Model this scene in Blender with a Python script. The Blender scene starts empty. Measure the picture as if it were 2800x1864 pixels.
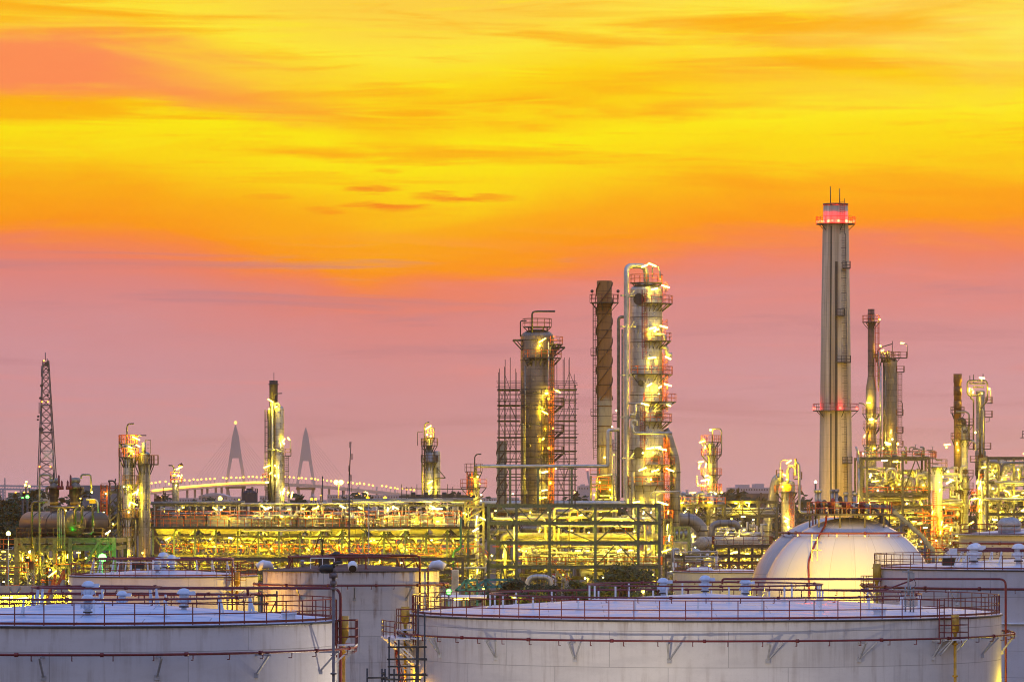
import bpy, math, random
from mathutils import Vector
random.seed(11)
S = bpy.context.scene
COL = S.collection
R = math.radians
PI = math.pi

# ------------------------------------------------------------------ camera
F, CX, HY, EYE = 12444.4, 1400.0, 1375.0, 20.0
cam = bpy.data.cameras.new("camera")
camo = bpy.data.objects.new("camera", cam); COL.objects.link(camo)
cam.lens = 160; cam.sensor_width = 36
camo.location = (0, 0, EYE); camo.rotation_euler = (R(90), 0, 0)
cam.shift_y = (HY - 932) / 2800
cam.clip_start = 1; cam.clip_end = 40000
S.camera = camo

# ------------------------------------------------------------------ render settings
S.view_settings.view_transform = 'Standard'; S.view_settings.look = 'None'
S.view_settings.gamma = 1; S.view_settings.exposure = 0
cy = S.cycles
cy.use_denoising = True
try: cy.denoiser = 'OPENIMAGEDENOISE'
except Exception: pass
cy.max_bounces = 5; cy.diffuse_bounces = 2; cy.glossy_bounces = 3; cy.volume_bounces = 0
cy.transparent_max_bounces = 8; cy.sample_clamp_indirect = 3; cy.sample_clamp_direct = 0
cy.caustics_reflective = False; cy.caustics_refractive = False
cy.use_light_tree = True; cy.filter_width = 1.05

def lin(r, g, b):
    f = lambda c: (c / 12.92) if c <= .04045 else ((c + .055) / 1.055) ** 2.4
    return (f(r / 255), f(g / 255), f(b / 255), 1)

class NT:
    """small node-tree helper"""
    def __init__(s, nt): s.nt = nt; s.N = nt.nodes; s.L = nt.links
    def n(s, t, **k):
        o = s.N.new(t)
        for a, b in k.items(): setattr(o, a, b)
        return o
    def put(s, sock, v):
        if hasattr(v, 'is_linked'): s.L.new(v, sock)
        else: sock.default_value = v
    def m(s, op, a, b=None, c=None):
        o = s.n('ShaderNodeMath', operation=op)
        s.put(o.inputs[0], a)
        if b is not None: s.put(o.inputs[1], b)
        if c is not None: s.put(o.inputs[2], c)
        return o.outputs[0]
    def mr(s, v, a, b, c=0., d=1., t='SMOOTHSTEP'):
        o = s.n('ShaderNodeMapRange', interpolation_type=t)
        s.put(o.inputs[0], v)
        for i, q in enumerate((a, b, c, d)): o.inputs[i + 1].default_value = q
        return o.outputs[0]
    def mix(s, f, a, b, bt='MIX'):
        o = s.n('ShaderNodeMix', data_type='RGBA', blend_type=bt)
        s.put(o.inputs[0], f); s.put(o.inputs[6], a); s.put(o.inputs[7], b)
        return o.outputs[2]
    def vec(s, x, y, z=0.):
        o = s.n('ShaderNodeCombineXYZ')
        for i, q in enumerate((x, y, z)): s.put(o.inputs[i], q)
        return o.outputs[0]
    def noise(s, v, sc, det=4, rough=.55, dist=0.):
        o = s.n('ShaderNodeTexNoise'); s.put(o.inputs['Vector'], v)
        o.inputs['Scale'].default_value = sc; o.inputs['Detail'].default_value = det
        o.inputs['Roughness'].default_value = rough; o.inputs['Distortion'].default_value = dist
        return o.outputs[0]
    def ramp(s, f, stops, interp='LINEAR'):
        o = s.n('ShaderNodeValToRGB'); s.put(o.inputs[0], f)
        cr = o.color_ramp; cr.interpolation = interp
        while len(cr.elements) < len(stops): cr.elements.new(.5)
        for e, (p, c) in zip(cr.elements, stops): e.position = p
        for e, (p, c) in zip(cr.elements, stops): e.color = c
        return o.outputs[0]

# ------------------------------------------------------------------ world: afterglow sky with streaked cloud
W = bpy.data.worlds.new("World"); S.world = W; W.use_nodes = True
t = NT(W.node_tree); t.N.clear()
tc = t.n('ShaderNodeTexCoord'); sp = t.n('ShaderNodeSeparateXYZ'); t.L.new(tc.outputs['Generated'], sp.inputs[0])
dx, dy, dz = sp.outputs
az = t.m('ARCTAN2', dx, dy)                       # 0 towards the afterglow
el = t.m('ARCTAN2', dz, t.m('SQRT', t.m('ADD', t.m('MULTIPLY', dx, dx), t.m('MULTIPLY', dy, dy))))
n1 = t.noise(t.vec(t.m('MULTIPLY', az, 14.), t.m('MULTIPLY', el, 60.), 3.), 1.0, 5, .55, .6)
n2 = t.noise(t.vec(t.m('MULTIPLY', az, 30.), t.m('MULTIPLY', el, 260.), 9.), 1.0, 6, .6, .8)
n3 = t.noise(t.vec(t.m('ADD', t.m('MULTIPLY', az, 9.), t.m('MULTIPLY', el, 6.)), t.m('MULTIPLY', el, 120.), 5.), 1.0, 5, .55, .5)
g1 = t.m('DIVIDE', t.m('ADD', az, .022), .045)
dip = t.m('MULTIPLY', t.m('EXPONENT', t.m('MULTIPLY', t.m('MULTIPLY', g1, g1), -1.)), .0095)
ew = t.m('ADD', t.m('ADD', el, dip), t.m('MULTIPLY', t.m('SUBTRACT', n1, .5), .016))
ew = t.m('ADD', ew, t.m('MULTIPLY', t.m('SUBTRACT', n2, .5), .004))
def E(y): return (1375 - y) / F / .16
low = t.ramp(t.m('DIVIDE', ew, .16), [
    (0.0, lin(206, 162, 180)), (E(1230), lin(208, 157, 170)), (E(1050), lin(208, 150, 162)), (E(880), lin(213, 142, 148)),
    (E(780), lin(222, 134, 132)), (E(700), lin(240, 128, 100)), (E(655), lin(252, 136, 60)), (E(620), lin(255, 150, 6)),
    (E(520), lin(255, 172, 0)), (E(420), lin(255, 212, 0)), (E(300), lin(255, 234, 0)), (E(210), lin(255, 200, 2)),
    (E(150), lin(255, 216, 8)), (E(40), lin(255, 232, 55)), (E(-150), lin(255, 200, 70)), (E(-420), lin(245, 160, 90))])
# amber streaks inside the yellow band
st = t.mr(n3, .48, .64)
st = t.m('MULTIPLY', st, t.mr(el, .058, .068))
low = t.mix(t.m('MULTIPLY', st, .72), low, lin(255, 158, 0))
st2 = t.mr(n2, .54, .72)
low = t.mix(t.m('MULTIPLY', st2, .30), low, t.mix(t.mr(el, .05, .06), lin(205, 138, 146), lin(255, 160, 0)))
# greyer and rosier wisps low in the afterglow
n4 = t.noise(t.vec(t.m('ADD', t.m('MULTIPLY', az, 11.), t.m('MULTIPLY', el, 10.)), t.m('MULTIPLY', el, 150.), 13.), 1.0, 6, .6, .7)
lowz = t.m('MULTIPLY', t.mr(el, .004, .02), t.mr(el, .062, .050))
low = t.mix(t.m('MULTIPLY', t.m('MULTIPLY', t.mr(n4, .52, .70), lowz), .55), low, lin(190, 128, 140))
low = t.mix(t.m('MULTIPLY', t.m('MULTIPLY', t.mr(n4, .48, .30), lowz), .30), low, lin(240, 140, 132))
n5 = t.noise(t.vec(t.m('ADD', t.m('MULTIPLY', az, 22.), t.m('MULTIPLY', el, -14.)), t.m('MULTIPLY', el, 330.), 17.), 1.0, 7, .62, 1.0)
low = t.mix(t.m('MULTIPLY', t.m('MULTIPLY', t.mr(n5, .52, .70), t.mr(el, .056, .066)), .42), low, lin(255, 168, 0))
low = t.mix(t.m('MULTIPLY', t.m('MULTIPLY', t.mr(n5, .47, .30), t.mr(el, .066, .08)), .40), low, lin(255, 238, 20))
# salmon bank, upper part towards the west
pk = t.m('MULTIPLY', t.mr(t.m('ADD', az, t.m('MULTIPLY', t.m('SUBTRACT', n1, .5), .06)), -.022, -.095),
         t.m('MULTIPLY', t.mr(t.m('ADD', ew, .0), .0885, .0935), t.mr(ew, .1065, .0985)))
low = t.mix(t.m('MULTIPLY', pk, .92), low, lin(255, 134, 88))
# pale yellow on the other side
py_ = t.m('MULTIPLY', t.mr(az, .0, .11), t.m('MULTIPLY', t.mr(el, .078, .108), t.mr(n1, .35, .6)))
low = t.mix(t.m('MULTIPLY', py_, .55), low, lin(255, 240, 110))
n6 = t.noise(t.vec(t.m('MULTIPLY', az, 60.), t.m('MULTIPLY', el, 520.), 2.), 1.0, 7, .65, .8)
# a few small dark orange cloud wisps
def wisp(px, py, w, h, col, amt):
    a0, e0 = (px - CX) / F, (1375 - py) / F
    da = t.m('DIVIDE', t.m('SUBTRACT', az, a0), w / F)
    de = t.m('DIVIDE', t.m('ADD', t.m('SUBTRACT', el, e0), t.m('MULTIPLY', t.m('SUBTRACT', n5, .5), .0034)), h / F)
    d = t.m('ADD', t.m('MULTIPLY', da, da), t.m('MULTIPLY', de, de))
    d = t.m('ADD', d, t.m('MULTIPLY', t.m('SUBTRACT', n6, .5), 4.2))
    return t.m('MULTIPLY', t.mr(d, 1.3, -.5), amt)
for w_ in ((1010, 517, 80, 14, .8), (1090, 569, 90, 13, .75), (1000, 560, 70, 12, .6), (1290, 548, 150, 15, .8), (1200, 535, 70, 10, .6), (890, 578, 60, 10, .55), (1060, 468, 40, 8, .35), (760, 540, 90, 8, .3)):
    low = t.mix(wisp(*w_[:4], None, w_[4]), low, lin(250, 112, 18))
# away from the glow: dusk overhead and behind
front = t.mr(dy, -.25, .75)
up = t.mr(el, .0, 1.2, 0., 1., 'LINEAR')
dusk = t.ramp(up, [(0, (.70, .58, .54, 1)), (.2, (.56, .50, .56, 1)), (.5, (.35, .46, .84, 1)), (1, (.29, .50, 1.18, 1))])
k = t.m('MULTIPLY', front, t.mr(el, .38, .13))
sky = t.mix(k, dusk, low)
bg = t.n('ShaderNodeBackground'); t.L.new(sky, bg.inputs[0]); bg.inputs[1].default_value = 1.0
wo = t.n('ShaderNodeOutputWorld'); t.L.new(bg.outputs[0], wo.inputs[0])
SKY = bg

# the sun has set behind the plant: only a faint, very soft low glow is left of it
sl = bpy.data.lights.new("sun", 'SUN'); sl.energy = .22; sl.angle = R(14); sl.color = (1, .6, .3)
so = bpy.data.objects.new("sun", sl); COL.objects.link(so)
so.rotation_euler = Vector((-.25, -1, -.10)).to_track_quat('-Z', 'Y').to_euler()

# ------------------------------------------------------------------ helpers
def X(px, D): return (px - CX) / F * D
def Z(py, D): return EYE + (HY - py) / F * D
def M(n, D): return n / F * D
def P(px, py, D): return Vector((X(px, D), D, Z(py, D)))
V = Vector

class MB:
    def __init__(s): s.v = []; s.f = []; s.s = []
    def add(s, vs, fs, smooth=False):
        o = len(s.v); s.v += [tuple(q) for q in vs]
        for f in fs: s.f.append(tuple(i + o for i in f)); s.s.append(smooth)
        return s
    def box(s, x0, x1, y0, y1, z0, z1):
        vs = [(x, y, z) for z in (z0, z1) for x, y in ((x0, y0), (x1, y0), (x1, y1), (x0, y1))]
        return s.add(vs, [(3, 2, 1, 0), (4, 5, 6, 7), (0, 1, 5, 4), (1, 2, 6, 5), (2, 3, 7, 6), (3, 0, 4, 7)])
    def cbox(s, c, a, b, h): return s.box(c[0] - a / 2, c[0] + a / 2, c[1] - b / 2, c[1] + b / 2, c[2], c[2] + h)
    def bar(s, p, q, w, h=None, ends=True):
        p, q = V(p), V(q); d = q - p
        if d.length < 1e-6: return s
        d.normalize(); h = h or w
        up = V((0, 0, 1)) if abs(d.z) < .95 else V((0, 1, 0))
        a = d.cross(up).normalized() * (w / 2); b = a.cross(d).normalized() * (h / 2)
        vs = [c + i * a + j * b for c in (p, q) for i, j in ((-1, -1), (1, -1), (1, 1), (-1, 1))]
        return s.add(vs, [(0, 1, 5, 4), (1, 2, 6, 5), (2, 3, 7, 6), (3, 0, 4, 7)] + ([(3, 2, 1, 0), (4, 5, 6, 7)] if ends else []))
    def ibeam(s, p, q, w, h):
        p, q = V(p), V(q); z = V((0, 0, h / 2 - .03 * h))
        s.bar(p, q, w * .25, h * .88)
        s.bar(p + z, q + z, w, h * .12); s.bar(p - z, q - z, w, h * .12); return s
    def tube(s, pts, r, n=8, closed=False, cap=True, smooth=True):
        pts = [V(p) for p in pts]; m = len(pts); o = len(s.v)
        if m < 2: return s
        rs = r if isinstance(r, (list, tuple)) else [r] * m
        prev = None
        for i, p in enumerate(pts):
            if closed: a, b = pts[i - 1], pts[(i + 1) % m]
            else: a, b = pts[max(i - 1, 0)], pts[min(i + 1, m - 1)]
            d = (b - a)
            if d.length < 1e-9: d = V((0, 0, 1))
            d.normalize()
            if prev is None:
                up = V((0, 0, 1)) if abs(d.z) < .9 else V((1, 0, 0))
                u = d.cross(up).normalized()
            else:
                u = (prev - d * prev.dot(d))
                u = u.normalized() if u.length > 1e-6 else d.orthogonal().normalized()
            prev = u; w = d.cross(u)
            k = 1.
            if 0 < i < m - 1 or closed:
                e1 = (p - pts[i - 1]); 
                if e1.length > 1e-9: k = 1 / max(.6, abs(e1.normalized().dot(d)))
            for j in range(n):
                t_ = 2 * PI * j / n
                s.v.append(tuple(p + (u * math.cos(t_) + w * math.sin(t_)) * rs[i] * (k if n < 5 else 1)))
        for i in range(m if closed else m - 1):
            i2 = (i + 1) % m
            for j in range(n):
                j2 = (j + 1) % n
                s.f.append((o + i * n + j, o + i * n + j2, o + i2 * n + j2, o + i2 * n + j)); s.s.append(smooth)
        if cap and not closed:
            s.f.append(tuple(o + j for j in range(n - 1, -1, -1))); s.s.append(False)
            s.f.append(tuple(o + (m - 1) * n + j for j in range(n))); s.s.append(False)
        return s
    def pipe(s, pts, r, br=None, n=8):
        """tube with rounded elbows"""
        pts = [V(p) for p in pts]; br = br or r * 3
        out = [pts[0]]
        for i in range(1, len(pts) - 1):
            a, b, c = pts[i - 1], pts[i], pts[i + 1]
            u, w = (a - b), (c - b); q = min(br, u.length * .48, w.length * .48)
            if q < 1e-4: continue
            u.normalize(); w.normalize()
            p0, p1 = b + u * q, b + w * q
            for k in range(5):
                t_ = k / 4; out.append(p0 * (1 - t_) ** 2 + b * 2 * t_ * (1 - t_) + p1 * t_ * t_)
        out.append(pts[-1])
        return s.tube(out, r, n)
    def cyl(s, p, q, r, n=12, r2=None): return s.tube([p, q], [r, r if r2 is None else r2], n)
    def lathe(s, prof, c=(0, 0), n=32, smooth=True, a0=0., a1=None):
        full = a1 is None; a1 = a0 + 2 * PI if full else a1
        o = len(s.v); cols = n if full else n + 1
        for r_, z in prof:
            for j in range(cols):
                a = a0 + (a1 - a0) * j / n
                s.v.append((c[0] + r_ * math.cos(a), c[1] + r_ * math.sin(a), z))
        for i in range(len(prof) - 1):
            for j in range(n):
                j2 = (j + 1) % cols
                s.f.append((o + i * cols + j, o + i * cols + j2, o + (i + 1) * cols + j2, o + (i + 1) * cols + j)); s.s.append(smooth)
        return s
    def sector(s, c, r0, r1, a0, a1, z0, z1, n=10):
        o = len(s.v)
        for j in range(n + 1):
            a = a0 + (a1 - a0) * j / n; ca, sa = math.cos(a), math.sin(a)
            for r_, z in ((r0, z0), (r1, z0), (r1, z1), (r0, z1)): s.v.append((c[0] + r_ * ca, c[1] + r_ * sa, z))
        for j in range(n):
            for k in range(4):
                k2 = (k + 1) % 4
                s.f.append((o + j * 4 + k, o + j * 4 + k2, o + j * 4 + 4 + k2, o + j * 4 + 4 + k)); s.s.append(False)
        s.f += [(o + 3, o + 2, o + 1, o), (o + n * 4, o + n * 4 + 1, o + n * 4 + 2, o + n * 4 + 3)]; s.s += [False, False]
        return s
    def ball(s, c, r, n=10, sq=1.):
        m = n // 2
        return s.lathe([(max(r * math.sin(PI * i / m), .0005), c[2] - sq * r * math.cos(PI * i / m)) for i in range(m + 1)], c, n)
    def axial(s, p, q, prof, n=16):
        """lathe along p->q; prof = (radius, distance 0..1)"""
        p, q = V(p), V(q)
        return s.tube([p + (q - p) * t_ for r_, t_ in prof], [r_ for r_, t_ in prof], n)
    def rail(s, pts, h=1.1, w=.045, closed=False, sp=1.6, mid=1, kick=False):
        pts = [V(p) for p in pts]
        segs = list(zip(pts, pts[1:] + ([pts[0]] if closed else [])))
        if not closed: segs = segs[:len(pts) - 1]
        for a, b in segs:
            L_ = (b - a).length; k = max(1, round(L_ / sp))
            for i in range(k): 
                q = a + (b - a) * i / k; s.bar(q, q + V((0, 0, h)), w, ends=False)
            for j in range(1, mid + 2):
                o_ = V((0, 0, h * j / (mid + 1))); s.bar(a + o_, b + o_, w, ends=False)
            if kick: s.bar(a + V((0, 0, .08)), b + V((0, 0, .08)), w * .6, .16, ends=False)
        if not closed: s.bar(pts[-1], pts[-1] + V((0, 0, h)), w)
        return s
    def ladder(s, p, z1, out=(0, -1, 0), cage=True, w=.5, t_=.06):
        p = V(p); out = V(out).normalized(); side = out.cross(V((0, 0, 1)))
        H = z1 - p.z
        for k in (-1, 1): s.bar(p + side * k * w / 2, p + side * k * w / 2 + V((0, 0, H)), t_)
        for i in range(1, int(H / .4)):
            q = p + V((0, 0, i * .4)); s.bar(q - side * w / 2, q + side * w / 2, t_ * .6, ends=False)
        if cage:
            for i in range(int(max(0, H - 2) / 1.1) + 1):
                z = V((0, 0, 2 + i * 1.1)); c = [p + z + side * w * .5, p + z + side * w * .75 + out * .4, p + z + out * .75, p + z - side * w * .75 + out * .4, p + z - side * w * .5]
                for a, b in zip(c, c[1:]): s.bar(a, b, t_ * .8, ends=False)
            for k in (side * w * .75 + out * .4, out * .75, -side * w * .75 + out * .4):
                if H > 3: s.bar(p + k + V((0, 0, 2)), p + k + V((0, 0, H)), t_ * .7)
        return s

ORG = {}
def thing(name, label, cat, loc=(0, 0, 0), group=None):
    o = bpy.data.objects.new(name, None); COL.objects.link(o); o.empty_display_size = .5
    o.location = loc; ORG[o.name] = V(loc)
    o['label'] = label; o['category'] = cat
    if group: o['group'] = group
    return o
def mesh(name, mb, mat):
    me = bpy.data.meshes.new(name); me.from_pydata(mb.v, [], mb.f)
    me.polygons.foreach_set('use_smooth', mb.s); me.materials.append(mat); me.update()
    return me
def part(name, mb, mat, par, label=None):
    """a part (or sub-part) whose shape is given in world metres"""
    root = par
    while root.parent: root = root.parent
    o_ = ORG[root.name]
    mb.v = [(x - o_.x, y - o_.y, z - o_.z) for x, y, z in mb.v]
    o = bpy.data.objects.new(name, mesh(name, mb, mat)); COL.objects.link(o); o.parent = par
    if label: o['label'] = label
    return o
def single(name, mb, mat, label=None, cat=None, loc=(0, 0, 0), group=None, kind=None):
    l = V(loc); mb.v = [(x - l.x, y - l.y, z - l.z) for x, y, z in mb.v]
    o = bpy.data.objects.new(name, mesh(name, mb, mat)); COL.objects.link(o); o.location = l
    if kind: o['kind'] = kind
    if label: o['label'] = label
    if cat and kind != 'structure': o['category'] = cat
    if group: o['group'] = group
    return o
def copy_tree(o, loc, label=None):
    c = o.copy(); COL.objects.link(c); c.location = loc
    if label: c['label'] = label
    for ch in o.children:
        d = ch.copy(); COL.objects.link(d); d.parent = c
        for g in ch.children:
            e = g.copy(); COL.objects.link(e); e.parent = d
    return c

# ------------------------------------------------------------------ materials
MAT = {}
def newmat(name):
    m = bpy.data.materials.new(name); m.use_nodes = True; q = NT(m.node_tree)
    b = q.N['Principled BSDF']; MAT[name] = m
    return m, q, b
def simple(name, col, rough=.5, metal=0., var=.25, scale=3., bump=0.):
    m, q, b = newmat(name)
    co = q.n('ShaderNodeTexCoord').outputs['Object']
    nz = q.noise(co, scale, 5, .6)
    d = tuple(c * (1 - var) for c in col[:3]) + (1,); u = tuple(min(1, c * (1 + var * .7)) for c in col[:3]) + (1,)
    q.L.new(q.mix(q.mr(nz, .3, .7), d, u), b.inputs['Base Color'])
    q.L.new(q.mr(q.noise(co, scale * 2.3, 3), .3, .7, max(.05, rough - .1), min(1, rough + .12)), b.inputs['Roughness'])
    b.inputs['Metallic'].default_value = metal
    return m
def emit(name, col, st, base=(.8, .8, .8, 1)):
    m, q, b = newmat(name)
    b.inputs['Base Color'].default_value = base
    b.inputs['Emission Color'].default_value = tuple(col) + (1,); b.inputs['Emission Strength'].default_value = st
    return m
def cylco(q, k=1.):
    co = q.n('ShaderNodeTexCoord').outputs['Object']
    s_ = q.n('ShaderNodeSeparateXYZ'); q.L.new(co, s_.inputs[0])
    a = q.m('ARCTAN2', s_.outputs[1], s_.outputs[0])
    return co, a, s_.outputs[2]
def bricks(q, v, bw, bh, mortar=.01, c1=(1, 1, 1, 1), c2=(.8, .8, .8, 1), mc=(.2, .2, .2, 1), off=.5):
    o = q.n('ShaderNodeTexBrick'); q.put(o.inputs['Vector'], v); o.offset = off
    o.inputs['Scale'].default_value = 1.; o.inputs['Brick Width'].default_value = bw; o.inputs['Row Height'].default_value = bh
    o.inputs['Mortar Size'].default_value = mortar; o.inputs['Mortar Smooth'].default_value = .1
    o.inputs['Color1'].default_value = c1; o.inputs['Color2'].default_value = c2; o.inputs['Mortar'].default_value = mc
    return o.outputs['Color'], o.outputs['Fac']
def tankshell(name, base, stain, amount, rad, pw=7., ph=2.1, seam=.86, top=0):
    """painted steel shell: weld seams and rust runs, laid out round the tank's own axis"""
    m, q, b = newmat(name)
    co, a, z = cylco(q); u = q.m('MULTIPLY', a, rad)
    c, f = bricks(q, q.vec(u, z), pw, ph, .018, base, tuple(x * .90 for x in base[:3]) + (1,), tuple(x * seam * .55 for x in base[:3]) + (1,))
    run = q.noise(q.vec(q.m('MULTIPLY', u, 1.6), q.m('MULTIPLY', z, .10), 1.), 1., 6, .65)
    run2 = q.noise(q.vec(q.m('MULTIPLY', u, .35), q.m('MULTIPLY', z, .5), 4.), 1., 5, .6)
    k = q.m('MULTIPLY', q.mr(run, .47, .70), q.mr(run2, .32, .62))
    c = q.mix(q.m('MULTIPLY', k, amount), c, stain)
    dirt = q.noise(q.vec(q.m('MULTIPLY', u, .25), q.m('MULTIPLY', z, .9), 8.), 1., 6, .6)
    c = q.mix(q.m('MULTIPLY', q.mr(dirt, .42, .72), .32), c, (.40, .37, .36, 1))
    fine = q.noise(co, 5., 6, .65)
    c = q.mix(q.m('MULTIPLY', q.mr(fine, .5, .75), .13), c, (.33, .28, .25, 1))
    if top:   # runs washed down from the rim, each of its own length
        ln = q.noise(q.vec(q.m('MULTIPLY', u, 2.1), 0., 6.), 1., 5, .7); dn = q.m('SUBTRACT', top, z)
        k2 = q.m('MULTIPLY', q.mr(q.m('DIVIDE', dn, q.m('ADD', .05, q.m('MULTIPLY', q.mr(ln, .45, .8), 2.6))), 1., .1), q.mr(ln, .42, .6))
        c = q.mix(q.m('MULTIPLY', k2, min(.8, amount * .8)), c, stain)
    q.L.new(c, b.inputs['Base Color'])
    q.L.new(q.mr(dirt, .3, .7, .28, .5), b.inputs['Roughness'])
    bp = q.n('ShaderNodeBump'); bp.inputs['Strength'].default_value = .18; bp.inputs['Distance'].default_value = .05
    q.L.new(q.m('ADD', q.m('MULTIPLY', f, -.4), q.m('MULTIPLY', run2, .6)), bp.inputs['Height']); q.L.new(bp.outputs[0], b.inputs['Normal'])
    return m
def roofmat(name, base, dark, amt, rough=.3):
    m, q, b = newmat(name)
    co = q.n('ShaderNodeTexCoord').outputs['Object']
    c, f = bricks(q, co, 6.5, 1.8, .03, base, tuple(x * .93 for x in base[:3]) + (1,), tuple(x * .42 for x in base[:3]) + (1,))
    mp = q.n('ShaderNodeMapping'); q.L.new(co, mp.inputs[0]); mp.inputs['Rotation'].default_value = (0, 0, R(20)); mp.inputs['Scale'].default_value = (.3, .9, .5)
    nz = q.noise(mp.outputs[0], 1., 6, .62)
    c = q.mix(q.m('MULTIPLY', q.mr(nz, .45, .72), amt), c, dark)
    q.L.new(c, b.inputs['Base Color'])
    q.L.new(q.mr(nz, .3, .7, rough - .1, rough + .25), b.inputs['Roughness'])
    bp = q.n('ShaderNodeBump'); bp.inputs['Strength'].default_value = .25; bp.inputs['Distance'].default_value = .06
    q.L.new(nz, bp.inputs['Height']); q.L.new(bp.outputs[0], b.inputs['Normal'])
    return m
def cladding(name, base, rad, rough=.33, metal=.8, band=2.2, dark=.25, stain=(.10, .06, .03, 1), amt=.3):
    """sheet metal jacket with bands and seams round a column's axis"""
    m, q, b = newmat(name)
    co, a, z = cylco(q); u = q.m('MULTIPLY', a, rad)
    lo = tuple(x * .72 for x in base[:3]) + (1,)
    c, f = bricks(q, q.vec(u, z), 1.5, band / 2, .025, base, lo, tuple(x * dark for x in base[:3]) + (1,))
    run = q.noise(q.vec(q.m('MULTIPLY', u, 1.3), q.m('MULTIPLY', z, .12), 2.), 1., 5, .65)
    c = q.mix(q.m('MULTIPLY', q.mr(run, .5, .75), amt), c, stain)
    q.L.new(c, b.inputs['Base Color']); b.inputs['Metallic'].default_value = metal
    nz = q.noise(q.vec(u, z), .9, 4, .6)
    q.L.new(q.mr(nz, .3, .7, rough - .1, rough + .18), b.inputs['Roughness'])
    bp = q.n('ShaderNodeBump'); bp.inputs['Strength'].default_value = .3; bp.inputs['Distance'].default_value = .06
    q.L.new(q.m('ADD', nz, q.m('MULTIPLY', f, -.6)), bp.inputs['Height']); q.L.new(bp.outputs[0], b.inputs['Normal'])
    return m

RED = simple("dark_red_paint", (.15, .009, .013), .45)
ORANGE = simple("orange_red_paint", (.55, .10, .02), .5)
YEL = simple("yellow_paint", (.55, .30, .02), .45)
PALE = simple("dull_grey_paint", (.40, .40, .42), .5, var=.2)
WHITE = simple("white_paint", (.74, .74, .76), .4, var=.12)
BLUEW = simple("pale_blue_paint", (.52, .60, .72), .4, var=.12)
STEEL = simple("grey_steel", (.34, .34, .33), .45, .5)
DSTEEL = simple("dark_steel", (.06, .055, .055), .55, .3)
BLACK = simple("black_rubber", (.015, .015, .017), .5)
PIPE = simple("insulated_pipe_jacket", (.46, .44, .40), .38, .6, .2, 1.2)
PIPED = simple("dull_pipe_jacket", (.25, .23, .19), .5, .4, .3, 1.5)
GREEN = simple("grey_green_steel", (.075, .11, .09), .5, .1, .3)
OLIVE = simple("weathered_steel", (.12, .11, .08), .5, .3, .35)
TEAL = simple("teal_paint", (.02, .22, .20), .5)
CONC = simple("bare_concrete", (.36, .33, .29), .85, 0, .25, 1.)
RUST = simple("rusty_steel", (.16, .075, .03), .7, .2, .5, 1.5)
MAROON = simple("maroon_paint", (.16, .02, .02), .5)
BARK = simple("bark", (.06, .045, .035), .9)
LUM = {}
def lampglass(name, glass, gst, col, power):
    """lamp glass as the eye sees it; the lamp's light itself is a light set at the glass (power per square metre of glass)"""
    m, q, b = newmat(name); q.N.remove(b); LUM[m.name] = (col, power)
    e = q.n('ShaderNodeEmission'); e.inputs[0].default_value = tuple(glass) + (1,); e.inputs[1].default_value = gst
    ad = q.n('ShaderNodeAddShader'); q.L.new(e.outputs[0], ad.inputs[0]); q.L.new(q.n('ShaderNodeBsdfTransparent').outputs[0], ad.inputs[1])
    q.L.new(ad.outputs[0], q.N['Material Output'].inputs['Surface'])   # clear glass with a glowing filling
    try: m.cycles.emission_sampling = 'NONE'
    except Exception: pass
    return m
LY = lampglass("sodium_lamp_glass", (1, .74, .07), 7, (1, .70, .012), 310)
LYS = lampglass("bright_floodlight_glass", (1, .78, .11), 9, (1, .71, .015), 430)
LYB = lampglass("street_lamp_glass", (1, .46, .004), 2.4, None, 0)
LG = lampglass("green_lamp_glass", (.12, 1, .10), 4, (.012, 1, .018), 100)
LR = lampglass("red_beacon_glass", (1, .06, .03), 3, (1, .004, .002), 700)
LRW = lampglass("weak_red_beacon_glass", (1, .06, .03), 3, (1, .004, .002), 60)
LO = lampglass("orange_lamp_glass", (1, .58, .06), 6, (1, .46, .01), 330)
LF = lampglass("yard_floodlight_glass", (1, .80, .22), 9, (1, .60, .03), 9500)
LN = lampglass("front_yard_lamp_glass", (1, .9, .7), 9, (1, .84, .62), 3600)
LC = lampglass("column_tube_lamp", (1, .80, .16), 8, (1, .70, .015), 200)
LTB = lampglass("orange_beacon_glass", (1, .22, .01), 3, None, 0)
LW = lampglass("cool_lamp_glass", (1, .88, .34), 7, (1, .78, .12), 220)
def shine(o, p, area, r, mat):
    """the light a lamp gives off"""
    col, pw = LUM[mat.name]
    if not col: return
    l = bpy.data.lights.new("lamp_light", 'POINT'); l.color = col; l.energy = PI * pw * area; l.shadow_soft_size = .1
    q = bpy.data.objects.new("lamp_light", l); COL.objects.link(q); q.parent = o
    root = o
    while root.parent: root = root.parent
    q.location = V(p) - ORG[root.name]

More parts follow.
